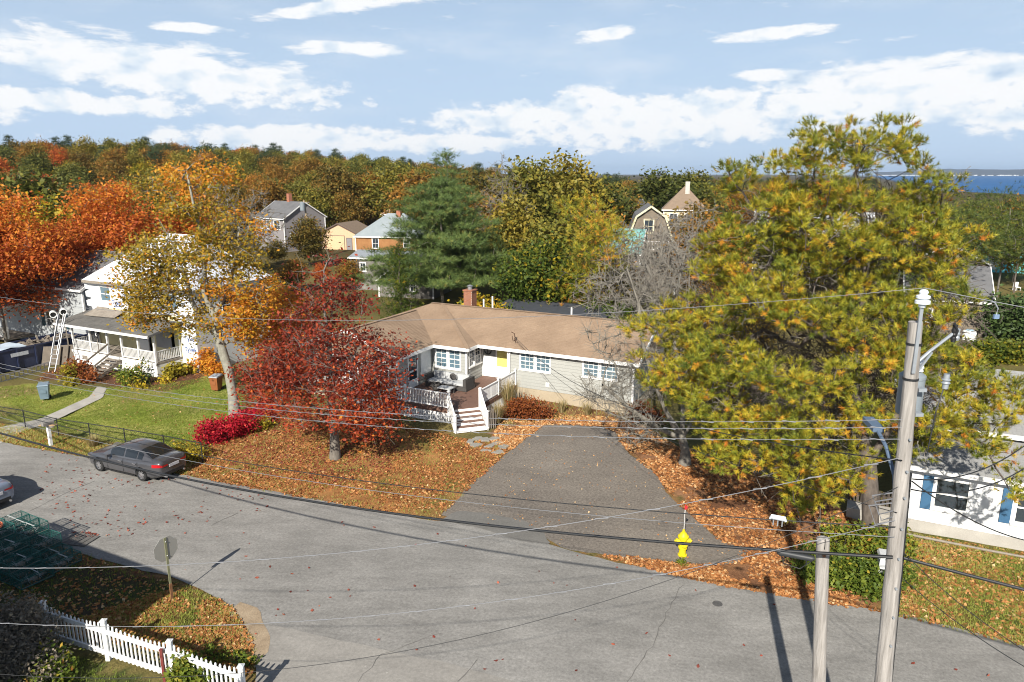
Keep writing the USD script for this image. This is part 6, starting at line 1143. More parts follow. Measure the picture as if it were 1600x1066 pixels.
def hydrant():
    t = thing('fire_hydrant', 'bright yellow fire hydrant with flag rod at the driveway mouth', 'hydrant', G(1066, 868)); Y = M('hydrant_yellow', (.50, .40, .012), (.74, .60, .01), rough=.5, spec=.4, sc=7, fine=.12, bsc=18)
    MB().lathe([(0, -.05), (.17, -.05), (.17, .05), (.13, .06), (.125, .30), (.165, .31), (.165, .37), (.13, .385), (.128, .62), (.15, .64), (.175, .70), (.175, .74), (.20, .745), (.20, .80), (.17, .81), (.15, .86), (.10, .93), (.06, .955), (.06, .98), (.045, .985), (.045, 1.05), (0, 1.06)], (0, 0, 0), 20).build('barrel', Y, t, 40)
    for sd in (-1, 1): c = MB().lathe([(.0, .0), (.075, .0), (.075, .10), (.092, .105), (.092, .17), (.04, .18), (.04, .22), (0, .22)], (0, 0, 0), 12, 'x'); v = np.vstack(c.v); MB().add(v * (sd, 1, 1) + (sd * .10, 0, .60), np.vstack(c.f) if sd > 0 else np.vstack(c.f)[:, ::-1]).build('side_outlet', Y, t, 40); MB().tube([(sd * .22, .05, .56), (sd * .25, .06, .45), (sd * .19, .08, .40)], .014, 5).build('outlet_chain', BLACKP, t)
    c = MB().lathe([(.0, .0), (.09, .0), (.09, .11), (.11, .115), (.11, .17), (.045, .18), (.045, .22), (0, .22)], (0, 0, 0), 12, 'y'); MB().add(np.vstack(c.v) * (1, -1, 1) + (0, -.10, .56), np.vstack(c.f)[:, ::-1]).build('front_outlet', Y, t, 40)
    for a in np.arange(8) * math.pi / 4: MB().cyl((.15 * math.cos(a), .15 * math.sin(a), .30), (.15 * math.cos(a), .15 * math.sin(a), .385), .016, sides=6).build('flange_bolt', Y, t)
    MB().cyl((.02, .06, .95), (.02, .06, 2.0), .010, sides=5).build('flag_rod', W_TRIM, t); MB().cyl((.02, .06, 1.82), (.02, .06, 2.02), .018, sides=6).build('red_band', M('red_band', (.5, .02, .03), var=.1), t); MB().box(.02, .10, .055, .065, 1.84, 1.97).build('flag', LOOKS['red_band'], t)
hydrant()

def stop_sign():
    b = G(269, 937); t = thing('road_sign', 'octagonal road sign seen from its grey back, on a rusty green post', 'sign', b, 58); ST = M('sign_aluminium', (.33, .32, .29), var=.05, rough=.55, metal=.3)
    an = (np.arange(8) + .5) * math.pi / 4; r = .44; cz = 1.86; ring = [(r * math.cos(a), cz + r * math.sin(a)) for a in an]
    MB().vprism(ring, .001, .004).build('sign_plate', ST, t); MB().vprism(ring, .0045, .0065).build('white_border', W_TRIM, t); MB().vprism([(x * .95, cz + (z - cz) * .95) for x, z in ring], .0068, .009).build('red_face', M('sign_red', (.45, .015, .02), var=.05), t)
    G2 = M('green_rusty_steel', (.16, .17, .10), (.24, .23, .13), rough=.7, sc=3); MB().box(-.038, .038, -.022, -.001, .25, 2.26).build('post', G2, t); MB().box(-.045, .045, -.03, .004, -.1, .60).build('post_base', M('rust', (.17, .075, .035), (.26, .13, .06), rough=.9, sc=6), t)
    for z in (1.62, 2.12): MB().tm(trimesh.creation.icosphere(1, .02), np.block([[np.eye(3), np.array([[0], [-.03], [z]])], [np.zeros((1, 3)), 1]])).build('bolt', CHROME, t)
stop_sign()

def picket_fence():
    V = M('white_vinyl', (.60, .60, .58), (.76, .77, .78), rough=.5, sc=2.2, fine=.08, bsc=14); P = [G(66, 940, 1.30), G(161, 969, 1.30), G(264, 1001, 1.30), G(376, 1040, 1.30)]; t = thing('picket_fence', 'white vinyl picket fence with scooped tops across the lower left corner', 'fence', (0, 0, 0)); P = [np.array([p[0], p[1], 0]) for p in P]; end = P[3] + (P[3] - P[2]) * 0 + np.array([-.35, -2.3, 0])
    seq = P + [end, end + np.array([-.35, -2.3, 0])]
    for p in seq: post(t, p[0], p[1], -.05, 1.27, .125, V)
    for a, b in zip(seq[:-1], seq[1:]):
        d = b - a; L = np.linalg.norm(d); d /= L; s = np.array([-d[1], d[0], 0])
        for z in (.22, .92): MB().beam(a + d * .06 + (0, 0, z), b - d * .06 + (0, 0, z), .05, .13).build('rail', V, t)
        n = 15
        for i in range(n):
            f = (i + .7) / (n + .4); c = a + d * L * f; h = 1.02 + .12 * (2 * f - 1) ** 2; m = MB(); e = d * .034; w = s * .052; w2 = s * .03
            m.hexa([c - e + w2 + (0, 0, .06), c + e + w2 + (0, 0, .06), c + e + w + (0, 0, .06), c - e + w + (0, 0, .06)], [c - e + w2 + (0, 0, h), c + e + w2 + (0, 0, h), c + e + w + (0, 0, h), c - e + w + (0, 0, h)]); m.hexa([c - e + w2 + (0, 0, h), c + e + w2 + (0, 0, h), c + e + w + (0, 0, h), c - e + w + (0, 0, h)], [c - e * .3 + w2 + (0, 0, h + .045), c + e * .3 + w2 + (0, 0, h + .045), c + e * .3 + w + (0, 0, h + .045), c - e * .3 + w + (0, 0, h + .045)]); m.build('picket', V, t)
picket_fence()

def traps():
    WIRE = M('green_wire', (.012, .075, .065), (.03, .13, .115), rough=.5, sc=2); NET = M('pale_net', (.42, .44, .43), var=.15); L, Wd, H = 1.05, .56, .37
    proto = None; rng = np.random.default_rng(6); o = np.array([-16.55, 21.75, 0]); U = np.array([.8944, -.4472, 0]); Bk = np.array([.4472, .8944, 0])
    def make(loc, rz, label):
        t = thing('lobster_trap', label, 'lobster trap', loc, rz, 'lobster traps stacked beside the road')
        fr = MB()
        for y in (0, L):
            for z in (.03, H): fr.beam((0, y, z), (Wd, y, z), .022, .022)
        for x in (0, Wd):
            for z in (.03, H): fr.beam((x, 0, z), (x, L, z), .022, .022)
            for y in (0, L): fr.beam((x, y, .03), (x, y, H), .022, .022)
        fr.build('frame', WIRE, t, kind='stuff'); g = MB(); st = .095
        for x in np.arange(st, Wd, st): [g.beam((x, 0, z), (x, L, z), .0055, .0055) for z in (.03, H)]; [g.beam((x, y, .03), (x, y, H), .0055, .0055) for y in (0, L)]
        for y in np.arange(st, L, st): [g.beam((0, y, z), (Wd, y, z), .0055, .0055) for z in (.03, H)]; [g.beam((x, y, .03), (x, y, H), .0055, .0055) for x in (0, Wd)]
        for z in np.arange(.03 + st, H, st): [g.beam((x, 0, z), (x, L, z), .0055, .0055) for x in (0, Wd)]; [g.beam((0, y, z), (Wd, y, z), .0055, .0055) for y in (0, L)]
        g.build('wire_mesh', WIRE, t, kind='stuff'); n = MB()
        for y0 in (.35, .7):
            for k in range(5): n.tube([(.03, y0 - .12 + k * .05, .06 + .05 * k), (Wd / 2, y0, .18), (Wd - .03, y0 + .12 - k * .05, .30 - .04 * k)], .006, 3)
        n.build('netting', NET, t, kind='stuff'); MB().box(.05, .11, .0, L, 0, .025).build('runner', GREYWOOD, t); MB().box(Wd - .11, Wd - .05, .0, L, 0, .025).build('runner', GREYWOOD, t)
        MB().box(.2, .36, .46, .62, .04, .12).build('ballast_brick', GREYWOOD, t); MB().beam((0, L * .55, H + .015), (Wd, L * .55, H + .015), .03, .012).build('door_strap', NET, t); return t
    cols = [(0, 1), (1, 2), (2, 3), (3, 4), (4, 4), (5, 4)]; names = ('first', 'second', 'third', 'fourth', 'fifth', 'sixth'); lv = ('bottom', 'second', 'third', 'fourth', 'fifth')
    for row in range(2):
        for ci, hgt in cols:
            for k in range(hgt - (1 if row and hgt > 1 else 0)):
                top = k == hgt - 1
                loc = o - U * (ci * .62 + .62) + Bk * (row * 1.12 - .2 + rng.normal(0, .03)) + np.array([0, 0, k * .395]) + U * rng.normal(0, .02); rz = ROT + rng.normal(0, 1.5)
                lab = f"green wire lobster trap at level {lv[k]} of the {names[ci]} stack from the fence corner, {'far' if row else 'near'} row"
                lab = f"green wire lobster trap, {lv[k]} layer of the {names[ci]} stack from the right, {'road side' if row else 'fence side'} row"
                if proto is None: proto = make(loc, rz, lab)
                else: dup(proto, loc, rz, label=lab)
    for nm, lab, q, col in (('rope_coil', 'orange rope coil lying on the stacked lobster traps', 1, 'o'),):
        c = o - U * (3 * .62 + .3) + Bk * .35 + np.array([0, 0, 3.99 * .395]); m = MB(); a = np.linspace(0, 2 * math.pi * 6, 90); m.tube(np.c_[c[0] + (.16 + .05 * np.sin(a * 1.3)) * np.cos(a), c[1] + (.2 + .04 * np.cos(a * .7)) * np.sin(a), c[2] + .02 + a * .003], .018, 4); m.build(nm, M('orange_rope', (.5, .13, .06), var=.2), '/World', False, lab, 'rope')
traps()
def plank_ramp():
    t = thing('wooden_ramp', 'weathered plank ramp lying at the road edge by the traps', 'ramp', (0, 0, 0)); A, B, C_, D_ = [G(*p, .05) for p in ((86, 849), (122, 831), (156, 838), (132, 853))]; n = 5
    for i in range(n):
        f0, f1 = i / n + .012, (i + 1) / n - .012; lo = [A + (D_ - A) * f0, B + (C_ - B) * f0, B + (C_ - B) * f1, A + (D_ - A) * f1]; MB().hexa([k - (0, 0, .035) for k in lo], lo).build('plank', M('grey_plank', (.10, .095, .09), (.19, .18, .165), rough=.9, island=.2), t)
plank_ramp()

def chain_fence():
    BLK = M('black_fence', (.022, .024, .022), var=.1, rough=.6); t = thing('chain_link_fence', 'low black chain link fence along the front of the left lawn', 'fence', (0, 0, 0)); bt = [(-70, 651), (-12, 659), (40, 668), (92, 682), (142, 690), (197, 699), (258, 710), (317, 722)]; P = [G(*p) * (1, 1, 0) for p in bt]; H = 1.0
    for p in P: MB().cyl(p, p + (0, 0, H + .05), .03, sides=7).build('post', BLK, t)
    for a, b in zip(P[:-1], P[1:]):
        MB().cyl(a + (0, 0, H), b + (0, 0, H), .024, sides=6).build('top_rail', BLK, t); MB().cyl(a + (0, 0, .06), b + (0, 0, .06), .008, sides=4).build('bottom_wire', BLK, t); d = b - a; L = np.linalg.norm(d); n = int(L / .13); m = MB()
        for i in range(-7, n): 
            for s in (0, 1):
                u0, u1 = i / n, (i + 7) / n; z0, z1 = (.06, H) if s == 0 else (H, .06)
                if u0 < 0: z0 = z0 + (z1 - z0) * (-u0) / (u1 - u0); u0 = 0
                if u1 > 1: z1 = z0 + (z1 - z0) * (1 - u0) / (u1 - u0); u1 = 1
                if u1 > u0: m.tube([a + d * u0 + (0, 0, z0), a + d * u1 + (0, 0, z1)], .0032, 3, cap=False)
        m.build('mesh', BLK, t, kind='stuff')
chain_fence()
def mailbox_left():
    b = G(80, 697); t = thing('mailbox', 'weathered wooden mailbox on a leaning white post by the chain link fence', 'mailbox', b, ROT); MB().beam((0, 0, -.1), (-.10, .05, 1.05), .14, .14, (0, 1, 0)).build('post', W_TRIM, t); MB().beam((-.75, .1, .98), (.45, .0, 1.12), .09, .05).build('arm', GREYWOOD, t); MB().beam((-.5, -.12, 1.10), (.38, .2, 1.16), .2, .035).build('board', M('tan_board', (.42, .28, .15), var=.2), t)
    c = MB().vprism([(-.1, 1.16), (.1, 1.16), (.1, 1.27)] + [(.1 * math.cos(a), 1.27 + .1 * math.sin(a)) for a in np.linspace(.2, math.pi - .2, 7)] + [(-.1, 1.27)], -.28, .28); c.build('box', M('dull_box', (.16, .15, .14), (.28, .26, .24), rough=.7, sc=4), t)
mailbox_left()
def bin_(name, label, b, rz, col, lid):
    t = thing(name, label, 'bin', b, rz); BC = M(name + '_plastic', col, var=.08, rough=.5); BL = M(name + '_lid', lid, var=.08, rough=.5)
    MB().hexa([(-.22, -.24, .12), (.22, -.24, .12), (.22, .26, .12), (-.22, .26, .12)], [(-.29, -.33, .98), (.29, -.33, .98), (.29, .34, .98), (-.29, .34, .98)]).build('body', BC, t); MB().hexa([(-.31, -.36, .98), (.31, -.36, .98), (.31, .38, 1.0), (-.31, .38, 1.0)], [(-.28, -.32, 1.04), (.28, -.32, 1.04), (.28, .34, 1.09), (-.28, .34, 1.09)]).build('lid', BL, t); MB().cyl((-.25, .40, .95), (.25, .40, .95), .02).build('handle', BC, t)
    for s in (-1, 1): MB().cyl((s * .20, .27, .12), (s * .29, .27, .12), .12, sides=14).build('wheel', RUBBER, t)
    MB().box(-.15, .15, -.31, -.285, .5, .72).build('front_panel', BC, t)
bin_('grey_bin', 'blue grey wheeled bin standing on the lawn beside the concrete path', G(71, 625), 25, (.15, .21, .26), (.17, .23, .28)); bin_('brown_bin', 'brown wheeled bin with grey lid beside the forked tree trunk', G(339, 611), -10, (.24, .085, .03), (.28, .30, .33))
def mailbox_right():
    b = G(1374, 916); t = thing('newspaper_box', 'rounded white mailbox on a grey wooden post in front of the hedge', 'mailbox', b, -20); MB().box(-.05, .05, -.05, .05, -.1, .62).build('post', GREYWOOD, t); W = M('dull_white_box', (.48, .49, .50), var=.12)
    MB().vprism([(-.15, .62), (.15, .62), (.13, .95), (.12, 1.10)] + [(.12 * math.cos(a), 1.10 + .14 * math.sin(a)) for a in np.linspace(.2, math.pi - .2, 7)] + [(-.12, 1.10), (-.13, .95)], -.24, .24).build('box', W, t); MB().box(-.10, .10, -.25, -.241, .72, .78).build('dark_slot', BLACKP, t); MB().vprism([(-.17, 1.18), (.17, 1.18), (.12, 1.27), (-.12, 1.27)], -.27, .27).build('hood', W, t)
mailbox_right()
p = G(1121, 944); MB().lathe([(0, .018), (.10, .018), (.105, .022), (.16, .022), (.165, .012)], (p[0], p[1], 0), 20).build('valve_cover', M('cast_iron', (.05, .05, .05), (.11, .105, .1), rough=.7, sc=30), '/World', False, 'small round iron valve cover set in the road', 'cover')
# stepping stones by the steps
st = thing('stepping_stones', 'irregular pale stepping stones between the deck steps and the driveway', 'stones', (0, 0, 0)); rng = np.random.default_rng(2)
for px, py in ((735, 690), (748, 686), (759, 687), (744, 696), (764, 697), (776, 693), (760, 705), (777, 707), (788, 699), (771, 686)):
    c = G(px, py); a = np.sort(rng.random(7) * 2 * math.pi); r = rng.uniform(.2, .34, 7); MB().prism([(c[0] + q * math.cos(w) * 1.1, c[1] + q * math.sin(w)) for q, w in zip(r, a)], -.05, .035 + rng.random() * .02).build('stone', M('grey_stone', (.26, .25, .22), (.38, .36, .32), rough=.9, sc=3, island=.2), st)

# ------------------------------------------------------------------ poles and wires
POLE = M('weathered_pole', (.17, .155, .14), (.40, .375, .35), rough=.95, sc=5.5, stretch=(2.2, 2.2, .16), bump=.8, bsc=9, fine=.2); GALV = M('galvanised', (.36, .39, .42), metal=.5, rough=.5, var=.1); GREYP = M('grey_transformer', (.17, .20, .225), (.22, .25, .275), rough=.45, sc=2); CABLE = M('black_cable_sheath', (.02, .021, .023), var=.1, rough=.5); BARE = M('aluminium_wire', (.20, .205, .22), metal=.3, rough=.6, var=.15); PORC = M('porcelain', (.62, .66, .70), rough=.2, var=.05)
YP = 11.8; TOP = DD(1431, 503, YP); _b = DD(1382, 1040, YP); _s = (TOP - _b) / (TOP[2] - _b[2]); BASE = TOP - _s * (TOP[2] + .3)
def on_pole(z): return TOP + _s * (z - TOP[2])
def tall_pole():
    t = thing('utility_pole', 'tall weathered grey utility pole with transformer and street light on the right', 'utility pole', (0, 0, 0)); zs = np.linspace(-.3, TOP[2], 26); rng = np.random.default_rng(8)
    MB().tube([on_pole(z) + np.r_[rng.normal(0, .004, 2), 0] for z in zs], [.175 - .062 * z / TOP[2] for z in zs], 14).build('shaft', POLE, t, 60)
    q = on_pole(TOP[2] - .02); MB().beam(q + (-.01, -.13, .30), q + (-.01, -.135, -.85), .055, .03, (0, 1, 0)).build('top_bracket', GALV, t); MB().lathe([(0, .0), (.055, .0), (.06, .05), (.12, .06), (.12, .11), (.07, .13), (.11, .15), (.11, .19), (.06, .21), (.075, .25), (.05, .29), (0, .30)], q + (-.01, -.135, .30), 16).build('pin_insulator', PORC, t, 50)
    for z in (TOP[2] - .38, TOP[2] - 1.0): c = on_pole(z); MB().lathe([(.122, -.02), (.127, -.02), (.127, .02), (.122, .02)], c, 18).build('band', CABLE, t)
    a = on_pole(TOP[2] - .62); e = DD(1488, 522, YP + .15); MB().tube([a + (.1, 0, -.08), a + (.3, .03, .10), e], [.03, .028, .028], 7).build('side_arm', GALV, t); MB().beam(a + (.08, 0, -.32), a + (.34, .03, .08), .03, .03).build('arm_brace', GALV, t)
    MB().lathe([(0, -.16), (.035, -.16), (.05, -.10), (.035, -.07), (.05, -.03), (.035, 0), (.05, .04), (.035, .08), (.045, .14), (0, .16)], e + (.03, 0, .02), 12).build('fuse_cutout', BLACKP, t, 40); MB().tube([e + (-.02, -.05, .2), e + (.06, -.04, .06), e + (.02, -.03, -.14)], .022, 6).build('fuse_tube', CABLE, t); MB().lathe([(0, -.1), (.04, -.1), (.055, -.05), (.04, -.02), (.055, .02), (.04, .05), (.05, .1), (0, .12)], e + (.10, .03, -.02), 10).build('arrester', GALV, t, 40)
    c = on_pole(8.9 + 1.05) + np.array([.245, .40, 0]); MB().lathe([(0, -.36), (.195, -.36), (.21, -.32), (.21, .30), (.22, .31), (.22, .36), (.14, .42), (0, .43)], c, 22).build('transformer', GREYP, t, 40)
    for dx in (-.12, .10): MB().lathe([(.0, 0), (.045, 0), (.03, .05), (.05, .07), (.03, .11), (.045, .14), (.02, .22), (0, .23)], c + (dx, -.06, .44), 10).build('bushing', PORC, t, 40)
    for z in (-.25, .2): MB().beam(c + (-.03, -.28, z), c + (-.03, -.42, z), .14, .06).build('transformer_bracket', GALV, t)
    f = c + np.array([.42, -.3, .33]); MB().lathe([(0, -.13), (.05, -.13), (.05, -.05), (.075, -.03), (.05, .0), (.075, .03), (.05, .05), (.05, .13), (0, .13)], f, 12).build('cutout', GALV, t, 40); MB().tube([f + (-.02, 0, -.1), f + (-.16, -.1, -.5), f + (-.22, -.12, -1.2)], .012, 5).build('lead_wire', CABLE, t)
    h = DD(1397, 742, YP + .15); k = DD(1371, 672, YP + 1.1); MB().tube([h + (.05, 0, -.3), h, (h + k) / 2 + (0, 0, .10), k], .035, 8).build('lamp_arm', M('blue_grey_metal', (.09, .13, .19), rough=.5, var=.08), t); v = (k - h); v[2] = 0; v /= np.linalg.norm(v); lm = MB().beam(k - v * .05 + (0, 0, .02), k + v * .52 + (0, 0, .04), .20, .10).build('lamp_head', LOOKS['blue_grey_metal'], t); MB().beam(k + v * .1 + (0, 0, -.035), k + v * .45 + (0, 0, -.015), .15, .02).build('lens', M('lens_grey', (.45, .47, .48), rough=.2), lm)
    for i, (dx, dz) in enumerate(((.0, 0), (.06, -.12), (-.05, -.2))): MB().tube([on_pole(8.25 + dz) + (-.16, -.05, 0), on_pole(8.0 + dz) + (-.42 + dx, .15, .1), on_pole(7.75 + dz) + (-.30 + dx, .1, 0), on_pole(7.9 + dz) + (-.14, -.06, 0)], .014, 5).build('loop_wire', BARE, t)
    for z in (8.7, 8.2, 7.6, 7.0, 6.4, 5.8, 5.2, 9.3): MB().cyl(on_pole(z) + (-.01, -.15, 0), on_pole(z) + (-.01, -.19, 0), .022, sides=7).build('bolt', GALV, t)
    MB().tube([on_pole(z) + (.165, .02, 0) for z in np.linspace(0, 8.6, 12)], .025, 6).build('riser_conduit', CABLE, t)
tall_pole()
SP_TOP = DD(1286, 842, 12.7); SP_B = DD(1280, 1040, 12.75); SP_S = (SP_TOP - SP_B) / (SP_TOP[2] - SP_B[2])
def short_pole():
    t = thing('stub_pole', 'shorter bare weathered pole stub beside the tall utility pole', 'utility pole', (0, 0, 0)); zs = np.linspace(-.3, SP_TOP[2], 18); rng = np.random.default_rng(9); pts = [SP_TOP + SP_S * (z - SP_TOP[2]) for z in zs]
    m = MB().tube(pts, [.158 - .034 * z / SP_TOP[2] for z in zs], 14); m.build('shaft', POLE, t, 60); q = SP_TOP; MB().lathe([(0, .05), (.07, .04), (.12, .0), (.123, -.02)], q, 14).build('worn_top', POLE, t, 60); MB().beam(q + (-.01, -.118, .05), q + (-.01, -.128, -.16), .012, .012, (0, 1, 0)).build('split', CABLE, t)
    MB().tm(trimesh.creation.icosphere(1, .035), np.block([[np.eye(3), (q + (.0, -.12, -.30))[:, None]], [np.zeros((1, 3)), 1]])).build('rust_bolt', LOOKS['rust'], t)
short_pole()
def wire(name, label, p, q, sag, r, mat, n=44, group=None, bumps=0, cat='wire'):
    p, q = np.array(p, float), np.array(q, float); s = np.linspace(0, 1, n); pts = p + (q - p) * s[:, None]; pts[:, 2] -= 4 * sag * s * (1 - s); t = MB().tube(pts, r, 5)
    if bumps:
        for k in range(bumps): f = (k + .5) / bumps; c = p + (q - p) * f; c[2] -= 4 * sag * f * (1 - f); d = (q - p) / np.linalg.norm(q - p); t.tube([c - d * .12, c + d * .12], r * 1.5, 5)
    t.build(name, mat, '/World', True, label, cat, group)
A = lambda z, dx=0.0, dy=-.13: on_pole(z) + np.array([dx, dy, 0])
Bp = lambda z, dx=0.0: np.array([-33 + dx, 29.8, z]); Cp = lambda z: np.array([43.7, -4.6, z])
ztop = TOP[2] + .58
wire('power_line', 'thin bare power line from the top insulator away to the left', on_pole(TOP[2]) + (-.01, -.13, .60), Bp(11.9), 1.95, .0055, BARE); wire('power_line', 'thin bare power line leaving the top insulator to the right', on_pole(TOP[2]) + (-.01, -.13, .60), Cp(11.8), 1.6, .007, BARE)
for i, (z, l) in enumerate(((9.66, 'upper'), (9.52, 'middle'), (9.30, 'lower'))): wire('spaced_wire', f'pale service wire with spacer beads across the deck and pine, {l} of three', A(z, -.15), Bp(9.6 - .15 * i), 1.9, .0062, BARE, bumps=60)
wire('telephone_cable', 'thick black telephone cable along the road edge, left of the poles', A(7.02, -.1), Bp(7.2), 1.95, .032, CABLE); wire('telephone_cable', 'thick black telephone cable continuing from the tall pole to the right edge', A(7.0, .1), Cp(7.0), .9, .03, CABLE); wire('telephone_cable', 'thinner dark cable strung just above the thick telephone cable on the left', A(7.62, -.1), Bp(7.9), 1.75, .011, CABLE); wire('telephone_cable', 'grey strand just below the thin dark cable on the left', A(7.42, -.1), Bp(7.6), 1.75, .007, BARE)
wire('service_drop', 'pale service wire sagging from the tall pole to the lower left edge, uppermost of three', A(8.95, -.14), (-17.5, 13.6, 6.1), 1.15, .0072, BARE, bumps=26); wire('service_drop', 'pale service wire crossing the road sign, the middle of three at lower left', A(7.75, -.12), (-17, 12.8, 5.75), 1.5, .0065, BARE, bumps=26); wire('service_drop', 'thin wire crossing below the road sign, lowest of three at lower left', A(8.4, -.12), (-17, 12.2, 5.6), 2.6, .0055, CABLE)
hm = np.array([-5, 44, 0]) + np.array([.8944, -.4472, 0]) * 5.1 + np.array([.4472, .8944, 0]) * 1.3 + np.array([0, 0, 4.0]); wire('house_drop', 'black service wire from the low house roof bracket to the tall pole', hm, A(8.9, -.1), 1.3, .013, CABLE); wire('house_drop', 'thin telephone wire from the low house roof bracket to the tall pole', hm + (0, 0, -.1), A(7.9, -.1), 1.2, .008, CABLE)
rt = DD(1740, 590, 18); 
for i in range(2): wire('bungalow_drop', ('black service wire rising from the pole to the upper right edge', 'second black service wire rising to the upper right edge')[i], A(8.55 - .2 * i, .12), DD(1690, 610 + 45 * i, 17), .7, .013, CABLE)
wire('bungalow_drop', 'black service wire falling from the pole across the white bungalow', A(8.5, .12), DD(1640, 850, 15.5), .25, .014, CABLE); wire('guy_wire', 'thin dark guy wire slanting down to the lower right, upper one', A(7.1, .1), DD(1660, 1052, 9.2), .15, .007, CABLE); wire('guy_wire', 'thin dark guy wire slanting down to the lower right, lower one', A(6.6, .1), DD(1660, 1075, 9.0), .12, .007, CABLE)
# fittings on the wires
def along(p, q, sag, f): p, q = np.array(p, float), np.array(q, float); c = p + (q - p) * f; c[2] -= 4 * sag * f * (1 - f); return c
c = along(A(7.02, -.1), Bp(7.2), 1.95, .037); d = (Bp(7.2) - A(7.02)) / np.linalg.norm(Bp(7.2) - A(7.02)); t = thing('splice_case', 'dark cable splice case hanging on the thick cable left of the stub pole', 'splice case', (0, 0, 0)); MB().tube([c - d * .34 - (0, 0, .06), c - d * .28 - (0, 0, .07), c + d * .28 - (0, 0, .09), c + d * .34 - (0, 0, .08)], [.03, .062, .062, .03], 10).build('case', M('case_grey', (.03, .033, .036), rough=.5), t, 40)
for k in (-.2, .2): MB().tube([c + d * k, c + d * k - (0, 0, .24)], .012, 5).build('strap', CABLE, t)
MB().tube([c + d * .3, c + d * .2 - (0, 0, .3), c - d * .1 - (0, 0, .34), c - d * .3 - (0, 0, .12)], .010, 5).build('drip_loop', CABLE, t)
c = along(A(7.62, -.1), Bp(7.9), 1.75, .045); t = thing('cable_tap', 'pale domed cable tap hanging on the thin cable in front of the pine', 'cable tap', (0, 0, 0)); MB().tube([c - d * .15, c - d * .12 + (0, 0, .05), c + d * .12 + (0, 0, .05), c + d * .15], [.02, .05, .05, .02], 8).build('dome', PORC, t, 40)
for k in (-.08, 0, .08): MB().cyl(c + d * k, c + d * k - (0, 0, .12), .012, sides=6).build('port', GALV, t)
c = along(on_pole(TOP[2]) + (-.01, -.13, .60), Cp(11.8), 1.6, .036); t = thing('jumper_loop', 'curved jumper wire clamped on the power line right of the tall pole', 'jumper', (0, 0, 0)); q = DD(1556, 492, c[1]); MB().tube([q + (-.10, 0, .22), q + (-.04, 0, .19), q + (.02, 0, .10), q + (.01, 0, -.01)], .010, 6).build('wire', GALV, t); MB().beam(q + (-.03, 0, -.03), q + (.05, 0, -.03), .04, .07).build('clamp', M('clamp_blue', (.15, .22, .34), var=.05), t)
# far pole in front of the garage
b = np.array([DD(489, 388, 118)[0], 118, z_(-33, 118)]); t = thing('far_utility_pole', 'distant utility pole with a grey transformer near the tan garage', 'utility pole', b); MB().cyl((0, 0, -.3), (-1.0, 0, 9.6), .19, .14, 9).build('shaft', M('tan_pole', (.34, .27, .19), var=.15), t); MB().lathe([(0, -.6), (.42, -.6), (.42, .6), (.2, .75), (0, .76)], (-1.15, -.45, 8.6), 14).build('transformer', GREYP, t, 40); MB().beam((-1.9, 0, 9.3), (-.1, 0, 9.3), .1, .12).build('crossarm', GREYWOOD, t)
b = DD(1465, 386, 88); t = thing('far_utility_pole', 'thin distant pole with crossing wires behind the shore pines', 'utility pole', (b[0], 88, 0)); MB().cyl((0, 0, -.3), (0, 0, 9.0), .14, .10, 8).build('shaft', LOOKS['tan_pole'], t); MB().beam((-1, 0, 8.6), (1, 0, 8.6), .1, .1).build('crossarm', GREYWOOD, t)

# ------------------------------------------------------------------ shrubs and grasses
def bush(seed, name, label, spots, mat, size, per=40, dens=26, tint=(.45, .18), cat='shrub', stem=BARK_D, spread=.2, group=None, twiggy=0, up=.4):
    """spots: (x, y, radius, height) of the clumps that make one shrub"""
    rng = np.random.default_rng(seed); t = thing(name, label, cat, (0, 0, 0), 0, group); c, tt, st = [], [], MB(); tw = MB()
    for x, y, r, h in spots:
        z0 = float(bump_z([x], [y])[0]) + float(hill(x, y)); n = max(6, int(dens * r)); a = ell(rng, n, (x, y, z0 + h * .5), (r, r, h * .5)); a[:, 2] = np.maximum(a[:, 2], z0 + .06)
        for p in a: st.tube([(x + (p[0] - x) * .15, y + (p[1] - y) * .15, z0 - .05), (x + (p[0] - x) * .6, y + (p[1] - y) * .6, z0 + (p[2] - z0) * .55), p], [.02, .014, .007], 4, cap=False)
        for p in a: k = rng.integers(int(per * .6), int(per * 1.4)); q = p + rng.normal(0, spread, (k, 3)); q[:, 2] = np.maximum(q[:, 2], z0 + .02); c.append(q); tt.append(rng.normal(tint[0] + .25 * (meshkit.noise(p * 1.3, seed) - .5), tint[1], k))
        for p in a[: int(twiggy * len(a))]:
            for _ in range(4): v = rng.normal(size=3) + (0, 0, .5); v /= np.linalg.norm(v); tw.tube([p, p + v * rng.uniform(.2, .5)], [.007, .004], 3, cap=False)
    st.build('stems', stem, t, kind='stuff'); leaves(MB(), np.vstack(c), size, rng, np.concatenate(tt), up).build('foliage', mat, t, False, tint=True, kind='stuff')
    if tw.n: tw.build('twigs', BARK_P, t, kind='stuff')
    return t
def gp(px, py, r, h): p = G(px, py); return (p[0], p[1], r, h)
bush(61, 'burning_bush', 'crimson shrub row at the end of the chain link fence, left of the maple bank', [gp(330, 690, .75, 1.1), gp(352, 684, .8, 1.15), gp(378, 675, .8, 1.1), gp(400, 664, .75, 1.0), gp(418, 655, .6, .9)], L_BURN, .085, 55, 40, (.55, .2))
bush(62, 'yellow_shrub', 'low yellow shrub behind the parked car', [gp(278, 712, .5, .5), gp(296, 718, .5, .55), gp(310, 714, .4, .5)], L_YELLOW, .08, 40, 26, (.55, .25)); bush(63, 'yellow_shrub', 'small yellow green shrub under the crimson row', [gp(398, 672, .45, .5), gp(412, 668, .4, .45)], L_YELLOW, .08, 40, 26, (.35, .2))
